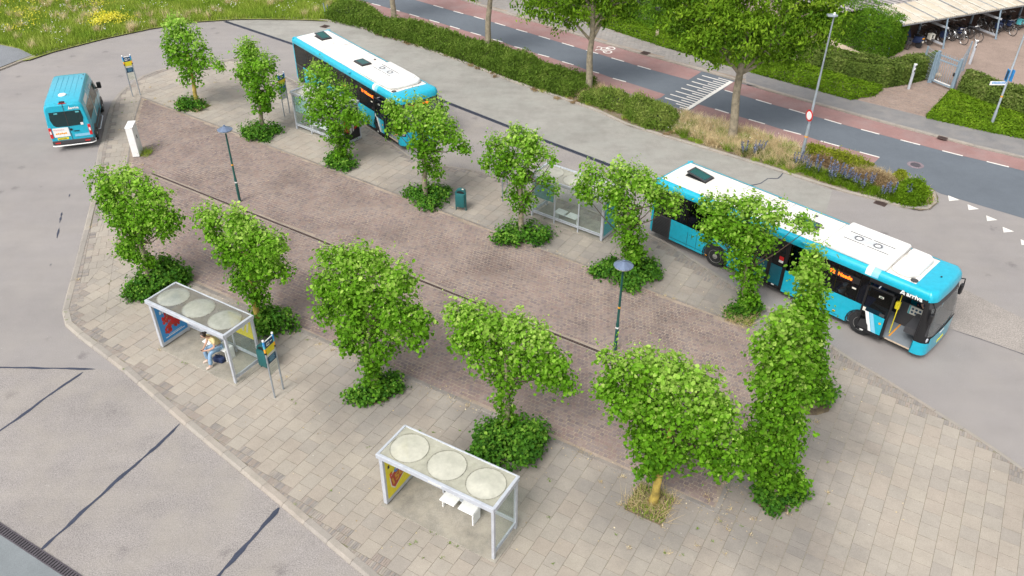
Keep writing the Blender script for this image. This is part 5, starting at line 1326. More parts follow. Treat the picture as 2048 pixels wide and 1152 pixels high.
    for gx, gy in ((10.55, .42), (6.3, .35), (5.05, .35), (8.0, .9)): MB().tube([(gx, gy, .36), (gx, gy, 2.5)], .018, 8).build('grab_pole', M_yel, t)
    MB().box((10.50, .50, 1.55), (.16, .12, .30)).build('ticket_reader', M_yel, t, bevel=.02)
    MB().box((10.62, .75, .368), (.05, 1.0, .006)).build('floor_line', M_orange, t)
    MB().box((11.03, .035, .362), (.96, .05, .03)).build('step_edge', M_palecon, t)
    # seats
    sm = MB(); sm.box((0, 0, .45), (.42, .42, .09)); sm.box((-.2, 0, .78), (.08, .42, .66)); seat_me = None
    for i, x in enumerate((1.6, 2.4, 3.2, 4.2, 7.0, 7.8, 8.6, 9.4)):
        for y in (.32, .76, 1.74, 2.18):
            zf = .75 if x < 2.3 else (.65 if x in (3.2, 9.4) else .36)
            if x in (7.0,) and y < 1: continue
            if seat_me is None: o = sm.build('seat', M_seat, t, bevel=.03); seat_me = o.data
            else: o = link('seat', seat_me, t)
            o.location = (x, y, zf)
    # window bands
    def win(x0, x1, y, z0=zw, z1=zt, name='window'):
        ou = -1 if y < 1 else 1
        wv = link(name, MB().box(((x0 + x1) / 2, y, (z0 + z1) / 2), (x1 - x0 - .012, .012, z1 - z0 - .012)).mesh(name), t, G_bus)
        return wv
    for x0, x1 in ((.10, 1.75), (1.75, 3.35), (3.35, 4.98), (6.37, 7.80), (7.80, 9.20)):
        wv = win(x0, x1, .012)
        mb = MB(); mb.box(((x0 + x1) / 2, .03, zt - .18), (x1 - x0 - .1, .02, .02)); mb.box((x0 + .03, .03, (zw + zt) / 2), (.06, .02, zt - zw)); mb.box((x1 - .03, .03, (zw + zt) / 2), (.06, .02, zt - zw)); mb.box(((x0 + x1) / 2, .03, zw + .03), (x1 - x0, .02, .06)); mb.box(((x0 + x1) / 2, .03, zt - .03), (x1 - x0, .02, .06))
        mb.build('window_frame', M_black, wv)
    win(9.20, 9.52, .012)
    for x0, x1 in ((.10, 1.75), (1.75, 3.35), (3.35, 5.0), (5.0, 6.6), (6.6, 8.2), (8.2, 9.8), (9.8, 11.4)):
        wv = win(x0, x1, BW - .012)
        mb = MB(); mb.box((x0 + .03, BW - .03, (zw + zt) / 2), (.06, .02, zt - zw)); mb.build('window_frame', M_black, wv)
    MB().box((9.50, .03, (zw + zt) / 2), (.06, .04, zt - zw)).build('door_pillar', M_black, t)
    mb = MB()
    mb.box((5.67, .028, 2.43), (1.42, .05, .15)); mb.box((5.0, .028, 1.4), (.06, .05, 2.1)); mb.box((6.34, .028, 1.4), (.06, .05, 2.1)); mb.box((5.67, .05, .35), (1.34, .06, .05)); mb.build('door_surround', M_black, t)
    def door(x0, x1, y, z0, z1, name='door', lower=True):
        d = link(name, MB().box(((x0 + x1) / 2, y, z1 - .03), (x1 - x0, .04, .06)).box(((x0 + x1) / 2, y, z0 + .05), (x1 - x0, .04, .10)).box((x0 + .035, y, (z0 + z1) / 2), (.07, .04, z1 - z0)).box((x1 - .035, y, (z0 + z1) / 2), (.07, .04, z1 - z0)).mesh(name), t, M_black)
        MB().box(((x0 + x1) / 2, y, (z0 + z1) / 2 + .02), (x1 - x0 - .13, .012, z1 - z0 - .14)).build('glass', G_bus, d)
        return d
    for x0, x1 in ((5.03, 5.67), (5.67, 6.31)):
        d = door(x0, x1, .015, .38, 2.36)
        MB().box(((x0 + x1) / 2, .002, .92), (x1 - x0 - .16, .006, .86)).build('tinted_lower_pane', plain('dark teal film', (.01, .12, .17), .25) if 'dark teal film' not in MATS else MATS['dark teal film'], d)
        MB().box(((x0 + x1) / 2, -.004, .46), (.12, .006, .05)).build('sticker', M_white, d)
    MB().box((6.12, -.004, 1.72), (.18, .006, .16)).build('sticker', M_red_p, t); MB().box((6.12, -.006, 1.58), (.18, .006, .10)).build('sticker', M_white, t)
    # opened plug door leaf in front of the panel behind it; reflected bodywork painted on as flat shapes
    d = door(9.50, 10.52, -.14, .36, 2.30, 'front_door')
    q = [(9.62, 1.12), (9.62, .46), (10.40, .46), (10.40, 1.22), (9.85, 1.22)]
    MB().prism_xz([(9.72, 1.24), (9.98, .50), (10.41, .50), (10.41, 1.24)], -.172, -.166).build('painted_reflection', M_cyan, d)
    MB().prism_xz([(9.84, 1.25), (10.12, .50), (10.26, .50), (9.98, 1.25)], -.178, -.173).build('light_band', M_ltblue, d)
    MB().prism_xz([(9.68, 1.25), (9.96, .50), (10.09, .50), (9.82, 1.25)], -.178, -.173).build('white_band', M_white, d)
    MB().prism_xz([(9.57, .60), (9.62, .85), (9.76, .90), (9.92, .70), (9.98, .50), (9.57, .50)], -.184, -.179).build('painted_arch_reflection', M_tyre, d)
    mb = MB(); mb.box((10.08, -.175, 2.02), (.17, .008, .07)); mb.build('emergency_sticker', M_paper, d); mb = MB(); mb.box((10.08, -.181, 2.02), (.12, .006, .04)); mb.build('sticker_print', M_green, d)
    MB().box((9.63, -.175, 1.30), (.10, .008, .16)).build('sticker', M_paper, d)
    MB().box((10.28, -.181, 1.34), (.18, .006, .12)).build('sticker', M_blk2, d)
    mb = MB(); mb.lathe([(.045, 0), (.045, .006)], 16, Matrix.Translation((10.30, -.18, .98)) @ Matrix.Rotation(R(90), 4, 'X')); mb.build('round_sticker', M_orange, d)
    MB().box((9.75, -.172, .41), (.12, .01, .05)).build('sticker', M_white, d)
    mb = MB(); mb.tube([(10.48, -.10, .5), (10.48, -.10, 2.2)], .014, 6); mb.tube([(9.9, .0, 2.32), (9.9, -.14, 2.32)], .02, 6); mb.build('door_rail', M_alu, d)
    # panel over the door, with the name
    MB().box((10.50, .022, 2.43), (2.04, .045, .20)).build('door_header', M_black, t)
    text('operator_name', 'arriva', .235, M_white, t, frame((10.78, -.004, 2.385), (1, 0, 0), (0, 0, 1)), bold=.008, spacing=1.02)
    mb = MB()
    for pts in ([(10.56, 2.37), (10.60, 2.37), (10.655, 2.47), (10.645, 2.53), (10.62, 2.53)], [(10.655, 2.53), (10.68, 2.53), (10.735, 2.37), (10.69, 2.37)], [(10.61, 2.41), (10.72, 2.45), (10.74, 2.43), (10.63, 2.385)]): mb.prism_xz(pts, -.008, -.002)
    mb.build('operator_logo', M_white, t)
    # side destination
    MB().box((8.55, .02, 2.12), (1.22, .03, .26)).build('side_display', M_black, t)
    text('side_route', route + '  ' + dest, .20, M_led, t, frame((8.02, -.0, 2.055), (1, 0, 0), (0, 0, 1)), bold=.006)
    MB().box((9.03, .0, 1.80), (.15, .01, .06)).build('sticker', M_paper, t); 
    # roof cove (swept)
    prof = [(0, zt), (-.012, zt + .06), (0.0, zt + .19), (.05, zt + .27), (.12, zt + .315), (.20, zt + .325), (.215, zt + .30)]
    for s_ in (0, 1):
        rows = []
        for x in (0.0, 10.91): rows.append([(x, (y if s_ == 0 else BW - y), z) for y, z in prof])
        MB().grid(rows).build('roof_edge', M_cyan, t, smooth=True)
        for x0, x1, m_ in ((9.24, 9.46, M_white), (9.46, 9.72, M_ltblue)):
            MB().grid([[(x, (y - .004 if s_ == 0 else BW - y + .004), z + .003) for y, z in prof[1:6]] for x in (x0, x1)]).build('roof_band', m_, t, smooth=True)
    MB().grid([[(x, y, BZ - .03 + .03 * (1 - ((y - 1.25) / 1.05) ** 2)) for y in np.linspace(.205, BW - .205, 9)] for x in (.14, 10.91)]).build('roof', M_roofw, t, smooth=True)
    mb = MB()
    for y in (.205, BW - .205): mb.box((5.55, y, BZ - .028), (10.7, .012, .02))
    mb.build('roof_seams', M_blk2, t)
    for x in (3.1, 5.2, 7.35): MB().box((x, BW / 2, BZ - .004), (.012, BW - .5, .010)).build('roof_joint', M_steel, t)
    MB().prism_xz([(-.03, zt - .1), (-.04, zt + .12), (.0, zt + .27), (.08, zt + .325), (.16, zt + .325), (.16, zt - .1)], .02, BW - .02).build('rear_header', M_cyan, t, bevel=.02)
    MB().box((.0, BW / 2, 1.45), (.06, BW - .12, 2.05)).build('rear_panel', M_cyan, t)
    MB().box((-.035, BW / 2, 1.95), (.02, BW - .5, .75)).build('rear_window', M_black, t)
    for y in (.18, BW - .18): MB().box((-.04, y, 1.0), (.03, .12, .5)).build('tail_light', M_red_p, t, bevel=.01)
    # front end: plan curve swept through heights
    def plan(n=18, inset=0.0):
        rc = .34; q = [(11.46, 0.0), (11.56, 0.0), (11.63, 0.0)] + [(11.63 + rc * math.sin(a_), rc * (1 - math.cos(a_))) for a_ in (R(22), R(45), R(68), R(90))]
        q += [(11.985, .70), (11.995, .97)]
        q = [(x - inset * (1 if x > 11.6 else .3), y + inset) for x, y in q]
        return q + [(12.0 - inset, 1.25)] + [(x, BW - y) for x, y in q[::-1]]
    def shx(z): return 0.0 if z < 1.1 else -.25 * (min(1.4, z - 1.1) / 1.4) ** 1.3
    def band(name, z0, z1, k0, k1, mat, inset=0.0, nz=4, extra=None):
        pl = plan(18, inset); rows = []
        for z in np.linspace(z0, z1, nz): rows.append([(x + shx(z) * max(0, min(1, (x - 11.46) / .40)) + (extra(z) if extra else 0), y, z) for x, y in pl[k0:k1 + 1]])
        return MB().grid(rows).build(name, mat, t, smooth=True)
    band('front_bumper', .28, .80, 0, 18, M_cyan, 0.0)
    band('lower_mask', .80, 1.08, 0, 18, M_black, .012)
    band('front_panel', .80, 1.02, 5, 13, M_cyan, -.004)
    band('front_pillar', 1.08, 2.46, 0, 4, M_black, .012); band('front_pillar', 1.08, 2.46, 14, 18, M_black, .012)
    band('windscreen', 1.08, 2.20, 4, 14, G_wind, .012, 6)
    band('destination_glass', 2.20, 2.50, 3, 15, M_blk2, .010)
    # visor: cyan cap with slight forward brow
    pl = plan(18, 0); rows = []
    for f, z in ((-.20, 2.47), (-.21, 2.60), (-.25, 2.72), (-.30, 2.79), (-.38, 2.825)): rows.append([(x + f * max(0, min(1, (x - 11.46) / .40)), 1.25 + (y - 1.25) * (1 if z < 2.7 else 1 - (z - 2.7) * .85), z) for x, y in pl])
    rows.append([(10.91, 1.25 + (y - 1.25) * .86, BZ - .01) for x, y in pl])
    MB().grid(rows).build('visor', M_cyan, t, smooth=True)
    for s_ in (0, 1):
        yy = (lambda v: v) if s_ == 0 else (lambda v: BW - v)
        MB().grid([[(10.91, yy(y), z) for y, z in prof[:6]], [(11.47, yy(y * .8), z - .0) for y, z in prof[:6]]]).build('visor_side', M_cyan, t, smooth=True)
    MB().prism_xz([(11.46, .28), (11.50, .28), (11.50, 2.50), (11.46, 2.50)], .0, .05).build('door_post', M_black, t)
    MB().box((11.50, BW - .03, 1.9), (.10, .05, 1.25)).build('door_post', M_black, t)
    MB().lathe([(.035, 0), (.035, .02)], 12, c=(11.35, 1.25, 2.835)).build('roof_plug', M_black, t)
    for s_ in (-1, 1):
        y = 1.25 + s_ * 1.08
        hl = MB().lathe(dome_seg(.11, .05), 14, Matrix.Translation((11.86, y, .93)) @ Matrix.Rotation(R(90), 4, 'Y')).build('headlight', M_alu, t, smooth=True)
        MB().box((11.80, 1.25 + s_ * 1.17, 1.35), (.06, .05, .5)).build('marker_cluster', M_blk2, t, bevel=.015)
    text('fleet_number', '7 . .', .10, M_palecon, t, frame((11.93, .35, .86), (0, 1, 0), (0, 0, 1)))
    MB().box((12.003, 1.25, .50), (.016, .5, .10)).build('number_plate', M_yel, t)
    text('front_logo', 'arriva', .16, M_white, t, frame((12.003, .95, .88), (0, 1, 0), (0, 0, 1)), bold=.004)
    mb = MB()
    for y0, y1 in ((.55, 1.2), (1.35, 2.0)): mb.tube([(11.99, y0, 1.09), (11.99, y1, 1.16)], .014, 5); mb.tube([(11.995, y1 - .5, 1.20), (11.99, y1 + .12, 1.13)], .010, 5)
    mb.build('wipers', M_black, t)
    MB().box((11.7, 1.25, 1.10), (.45, 1.9, .05)).build('dashboard', M_blk2, t, bevel=.02)
    for s_, nm in ((-1, 0), (1, 1)):
        y = 1.25 + s_ * 1.30
        mb = MB(); mb.tube([(11.62, 1.25 + s_ * 1.05, 2.42), (11.82, y, 2.36), (11.84, y, 2.15)], .022, 6); a = mb.build('mirror_arm', M_black, t, smooth=True)
        MB().box((11.80, y, 1.92), (.12, .20, .42)).build('mirror', M_black, a, bevel=.04)
    # roof fittings
    def hatch(x, y, opened, lx=1.0, ly=.66):
        h_ = link('roof_hatch', MB().box((0, 0, .02), (lx, ly, .05)).mesh('roof_hatch'), t, M_black, loc=(x, y, BZ - .01))
        k = MB(); k.box((0, 0, 0), (lx - .04, ly - .04, .03)); lid = k.build('lid', M_blk2, h_, loc=(0, .0, .07 if not opened else .13)); lid.rotation_euler = (R(0 if not opened else 0), R(0 if not opened else 8), 0)
        MB().box((0, 0, .02), (lx - .22, ly - .22, .012)).build('hatch_pane', G_hatch if True else 0, lid)
        MB().box((0, 0, .0165), (lx - .22, ly - .22, .003)).build('hatch_back', M_teal, lid)
        return h_
    hatch(1.22, 1.42, True)
    for x, y in ((.47, 1.28), (2.36, 1.28)): MB().lathe(dome_seg(.24, .09, 6), 24, c=(x, y, BZ)).build('roof_vent', M_pod, t, smooth=True)
    hatch(6.3, 1.15, False, .95, .6)
    MB().lathe(dome_seg(.07, .04), 12, c=(6.25, 1.95, BZ)).build('roof_cap', M_blk2, t, smooth=True)
    MB().lathe([(.13, 0), (.13, .015), (.10, .02)], 18, c=(10.78, .38, BZ - .015)).build('roof_cap', M_blk2, t)
    def rpod(x0, x1, y0, y1, z1, bev=.09, name='air_conditioning_unit', pts=None):
        if pts is None: pts = [(x0, y0), (x1, y0), (x1, y1), (x0, y1)]
        m_ = MB().prism(pts, BZ - .03, z1).build(name, M_pod, t, bevel=bev, seg=4, smooth=True)
        return m_
    if variant == 0:
        ac = rpod(7.55, 9.86, .14, 2.22, 3.07)
        rpod(0, 0, 0, 0, 3.04, .10, 'front_roof_pod', [(9.92, .42), (10.25, .30), (10.62, .36), (10.80, .60), (10.80, 1.90), (10.62, 2.10), (9.92, 2.12), (9.92, 1.75), (9.98, 1.55), (9.98, .95), (9.92, .8)])
        fx, fy, fz = (8.31, 9.03), 1.18, 3.07; s0, s1 = 7.85, 9.55
    else:
        ac = rpod(0, 0, 0, 0, 3.05, .12, pts=[(7.45, .22), (9.9, .22), (10.5, .30), (10.72, .62), (10.74, 1.9), (10.5, 2.2), (9.9, 2.26), (7.45, 2.26)])
        rpod(0, 0, 0, 0, 3.11, .06, 'pod_ridge', [(9.75, .40), (10.35, .48), (10.45, .8), (10.45, 1.7), (10.3, 2.05), (9.75, 2.1)])
        fx, fy, fz = (8.11, 8.89), 1.32, 3.05; s0, s1 = 7.65, 9.35
    MB().box(((s0 + s1) / 2, fy, fz + .003), (1.35, .40, .008)).build('fan_plate', plain('light grey roof plate', (.58, .6, .61), .5) if 'light grey roof plate' not in MATS else MATS['light grey roof plate'], ac)
    for x in fx:
        mb = MB(); mb.lathe([(.155, .006), (.165, .022), (.115, .022), (.105, .006)], 22, c=(x, fy, fz)); f_ = mb.build('fan', M_blk2, ac)
        mb = MB()
        for k in range(14): a = k * math.pi / 7; mb.box((x + math.cos(a) * .135, fy + math.sin(a) * .135, fz + .026), (.014, .04, .006), rz=a + 1.57)
        mb.build('fan_blades', M_alu, f_)
        MB().lathe([(.10, .004), (.10, .010)], 18, c=(x, fy, fz)).build('hub', M_pod, f_)
    for dy in (-.28, .28):
        for a_, b_ in ((s0, (s0 + s1) / 2 - .03), ((s0 + s1) / 2 + .03, s1)): MB().box(((a_ + b_) / 2, fy + dy, fz + .003), (b_ - a_, .03, .012)).build('vent_slot', M_black, ac)
    MB().box((6.85, .0, zt + .26), (.30, .18, .06)).build('roof_clip', M_cyan, t, bevel=.01)
    return t
b2 = bus('turquoise bus with open front door and orange destination text Neede, nearest the camera at right', (5.96, 30.76, 0), -.782, '72', 'Neede', 0)
b1 = bus('turquoise bus behind the lime trees at the top left stop, destination starting with W', (-13.10, 48.15, 0), -.897, '73', 'Winterswijk', 1)
fd = text('front_route', '73 Winterswijk', .20, M_led, b1, frame((11.96, .42, 2.27), (0, 1, 0), (0, 0, 1)), bold=.006)
def inbus(b, x, y, z): return b.matrix_basis @ Vector((x, y, z)) if False else Matrix.Translation(b.location) @ Matrix.Rotation(b.rotation_euler.z, 4, 'Z') @ Vector((x, y, z))
seated_person('person', 'seated bus passenger with white hair behind the window left of the front door', inbus(b2, 8.45, .34, .36), -.782, M_paper, M_navyc, M_whair, lean=.03, hands=False)
seated_person('person', 'bus driver in dark clothes in the cab of the near bus', inbus(b2, 10.9, 1.75, .48), -.782, M_navyc, M_navyc, M_hair, lean=.03, hands=False)
seated_person('person', 'seated passenger with pale hair behind the front side window of the far bus', inbus(b1, 8.75, .34, .36), -.897, M_pink, M_navyc, M_whair, lean=.03, hands=False)

# ================================================================== VAN
def van():
    t = thing('minibus', 'turquoise high roof minibus seen from behind at the turning curve', 'van', (-21.56 - .05, 39.24 - .1, 0), R(108.3))
    # local: x forward, y left, right side at y=0. width 2.0
    Wv = 1.98
    # (x, y inset mid, y inset top, z bottom, z waist, z roof)
    sec = [(0.00, .03, .17, .42, 1.30, 2.40), (.06, .0, .13, .40, 1.30, 2.53), (.5, .0, .11, .40, 1.30, 2.57), (3.9, .0, .12, .40, 1.28, 2.56), (4.35, .0, .16, .40, 1.28, 2.44), (4.75, .01, .22, .40, 1.25, 2.02), (5.10, .04, .22, .40, 1.16, 1.50), (5.65, .10, .24, .42, .98, 1.10), (5.88, .22, .34, .44, .78, .90)]
    rows = []
    for x, im, it, z0, zw_, zr in sec:
        pts = [(im + .02, z0), (im, z0 + .35), (im, zw_), ((im + it * .6), zw_ + (zr - zw_) * .75), (it, zr - .10 * (zr - zw_)), (it + .10, zr - .015), (it + .3, zr)]
        full = pts + [(Wv - y, z) for y, z in pts[::-1]]
        rows.append([(x, y, z) for y, z in full])
    mb = MB(); mb.grid(rows); n = len(rows[0])
    mb.add(rows[0], [list(range(n))]); mb.add(rows[-1], [list(range(n))[::-1]]); mb.add([rows[0][0], rows[0][-1], rows[-1][-1], rows[-1][0]], [(0, 1, 2, 3)])
    o = mb.build('body', M_cyan, t); recalc(o.data); o.data.polygons.foreach_set('use_smooth', [True] * len(o.data.polygons)); o.data.set_sharp_from_angle(angle=R(28))
    def side(x0, x1, z0, z1, mat, name, off=.006, sl=0.0, left=False, parent=t):
        # quad lying on the right flank
        def yy(x, z):
            im, it, zw_, zr = 0, .12, 1.29, 2.56
            if x > 4.2: it = .12 + (x - 4.2) * .15; zr = 2.5 - (x - 4.2) * .7
            if z <= zw_: return im
            f = (z - zw_) / (zr - zw_); return (im + it * .6) * f / .75 if f < .75 else im + it * .6 + (it * .4) * (f - .75) / .15
        q = [(x0, z0), (x1, z0), (x1 - sl, z1), (x0 + sl * .1, z1)]
        zs = np.linspace(0, 1, 5); rws = []
        for f in zs:
            a = (q[0][0] * (1 - f) + q[3][0] * f, z0 + (z1 - z0) * f); b = (q[1][0] * (1 - f) + q[2][0] * f, a[1])
            rws.append([(a[0], (yy(*a) - off) if not left else Wv - yy(*a) + off, a[1]), (b[0], (yy(*b) - off) if not left else Wv - yy(*b) + off, b[1])])
        return MB().grid(rws).build(name, mat, parent, smooth=True)
    for lf in (False, True):
        side(.55, 2.35, 1.30, 2.02, G_vside, 'side_window', left=lf); 
        side(2.45, 3.75, 1.30, 2.02, G_vside, 'side_window', left=lf); side(3.85, 4.95, 1.24, 1.98, G_vside, 'cab_window', left=lf, sl=.45)
        side(3.76, 3.86, .45, 2.1, M_blk2, 'door_gap', left=lf, off=.002)
        side(.35, 3.7, .50, .72, M_blk2, 'side_trim', left=lf)
    side(.62, 1.7, 2.10, 2.36, M_white, 'roofside_advert', off=.010); side(1.80, 2.0, 1.95, 2.45, M_ltblue, 'light_band', off=.008); side(2.3, 2.5, .75, 1.28, M_white, 'white_band')
    text('side_name', 'arriva', .26, M_white, t, frame((2.7, .035, 2.12), (1, 0, 0), (0, .15, 1)), bold=.006)
    # rear
    g = lambda y0, y1, z0, z1, mat, name, off=.012, bev=.0, parent=t, d=.02: MB().box((-off + .0, (y0 + y1) / 2, (z0 + z1) / 2), (d, y1 - y0, z1 - z0)).build(name, mat, parent, bevel=bev)
    def rq(pts, off, name, mat, parent=t):
        return MB().prism_yz(pts, -off - .012, -off + .01).build(name, mat, parent, bevel=.02)
    rd = t
    rq([(.26, 2.10), (.99, 2.10), (.99, 1.30), (.42, 1.32), (.30, 1.42), (.22, 1.7)], .006, 'rear_window', G_van); rq([(1.01, 2.10), (1.72, 2.10), (1.76, 1.7), (1.68, 1.42), (1.56, 1.32), (1.01, 1.30)], .006, 'rear_window', G_van)
    MB().box((-.008, 1.0, 1.55), (.012, .02, 1.95)).build('door_seam', M_blk2, t)
    for y in (.42, 1.42): MB().box((-.022, y, 2.02), (.006, .17, .07)).build('window_sticker', M_teal, t)
    MB().box((-.022, .36, 1.38), (.006, .13, .13)).build('window_sticker', M_white, t)
    adv = MB().box((-.012, 1.42, 1.02), (.015, .74, .48)).build('rear_advert', M_white, t)
    text('advert_text', 'Medische', .13, M_pink, adv, frame((-.022, 1.75, 1.12), (0, -1, 0), (0, 0, 1)), align='LEFT')
    mb = MB()
    for k in range(6): mb.lathe([(.045, 0), (.045, .004)], 10, Matrix.Translation((-.02, 1.66 - k * .09, .95 + .015 * (k % 2))) @ Matrix.Rotation(R(-90), 4, 'Y'))
    mb.build('advert_picture', M_orange, adv)
    MB().box((-.014, 1.42, .68), (.014, .52, .11)).build('number_plate', M_yel, t)
    text('plate_text', 'S-010-XV', .10, M_black, t, frame((-.024, 1.65, .645), (0, -1, 0), (0, 0, 1)))
    text('rear_name', 'arriva', .17, M_white, t, frame((-.012, .68, 2.19), (0, -1, 0), (0, 0, 1)), bold=.006)
    mb = MB(); mb.prism_yz([(.80, 2.18), (.76, 2.18), (.72, 2.34), (.70, 2.34), (.74, 2.18)], -.014, -.006); mb.prism_yz([(.79, 2.18), (.72, 2.36), (.68, 2.18)], -.016, -.008); mb.build('rear_logo', M_white, t)
    MB().box((-.012, .47, .78), (.012, .75, .13)).build('web_address_band', M_ltblue, t)
    mb = MB(); mb.lathe([(.06, 0), (.06, .02)], 16, Matrix.Translation((-.01, .93, 1.12)) @ Matrix.Rotation(R(-90), 4, 'Y')); mb.build('badge', M_black, t); MB().box((-.02, .70, 1.02), (.02, .26, .035)).build('door_handle', M_black, t)
    for y in (.075, Wv - .075):
        l_ = MB().box((-.004, y, 1.02), (.05, .13, .56)).build('tail_light', M_red_p, t, bevel=.015); MB().box((-.034, y, 1.05), (.008, .07, .16)).build('lens', M_white, l_)
    MB().box((.03, Wv / 2, .47), (.14, Wv - .02, .22)).build('rear_bumper', M_blk2, t, bevel=.03)
    for y in (.32, 1.72): MB().box((-.045, y, .47), (.01, .24, .06)).build('reflector', M_red_p, t)
    mb = MB(); mb.tube([(.35, .0, .36), (.02, -.03, .34), (-.12, .12, .34), (-.13, Wv - .12, .34), (-.05, Wv, .34)], .03, 8); mb.build('towing_step', M_white, t, smooth=True)
    for y in (-.12, Wv + .12): mb = MB(); mb.tube([(1.5, y * .3, .36), (1.6, y, .33), (3.3, y, .33), (3.4, y * .3, .36)], .03, 8); mb.build('side_step', M_alu, t, smooth=True)
    MB().lathe([(.19, 0), (.19, .05), (.15, .075), (.01, .08)], 20, c=(1.0, 1.05, 2.56)).build('roof_vent', M_pod, t, smooth=True)
    MB().box((.10, 1.0, 2.545), (.16, .24, .07)).build('brake_light_pod', M_black, t, bevel=.02); MB().box((.03, 1.0, 2.51), (.04, .34, .035)).build('brake_light', M_red_p, t)
    for y in (.5, .75, 1.0, 1.25, 1.5): MB().box((2.25, y, 2.572), (3.0, .012, .008)).build('roof_rib', M_cyan, t)
    for x, y in ((3.2, .33), (3.75, .30)): MB().lathe([(.03, 0), (.03, .01)], 10, c=(x, y, 2.57)).build('roof_bolt', M_black, t)
    # windscreen
    MB().add([(4.42, .20, 2.38), (4.42, Wv - .20, 2.38), (5.16, Wv - .16, 1.50), (5.16, .16, 1.50)], [(0, 1, 2, 3)]).build('windscreen', G_wind, t)
    for y, s_ in ((-.12, -1), (Wv + .12, 1)):
        MB().box((4.86, y, 1.52), (.16, .22, .34)).build('side_mirror', M_black, t, bevel=.04)
        mb = MB(); mb.tube([(4.9, y - s_ * .22, 1.35), (4.86, y - s_ * .05, 1.42)], .03, 6); mb.build('mirror_arm', M_black, t)
    for x in (1.05, 4.85):
        for y, o_ in ((.10, -1), (Wv - .10, 1)): wheel(t, x, y, .34, .34, .22, o_)
    mb = MB()
    for x in (1.05, 4.85):
        for y in (-.004, Wv + .004):
            a_ = [(x + .40 * math.cos(q), .36 + .40 * math.sin(q)) for q in np.linspace(0, math.pi, 12)]; b_ = [(x + .50 * math.cos(q), .36 + .50 * math.sin(q)) for q in np.linspace(0, math.pi, 12)]
            mb.grid([[(p[0], y, p[1]) for p in a_], [(p[0], y, p[1]) for p in b_]])
            mb.add([(p[0], y * 1.0, p[1]) for p in a_], [list(range(12))])
    mb.build('wheel_arches', M_black, t)
    MB().box((2.9, Wv / 2, .36), (5.2, Wv - .3, .12)).build('underside', M_black, t)
    return t
van()

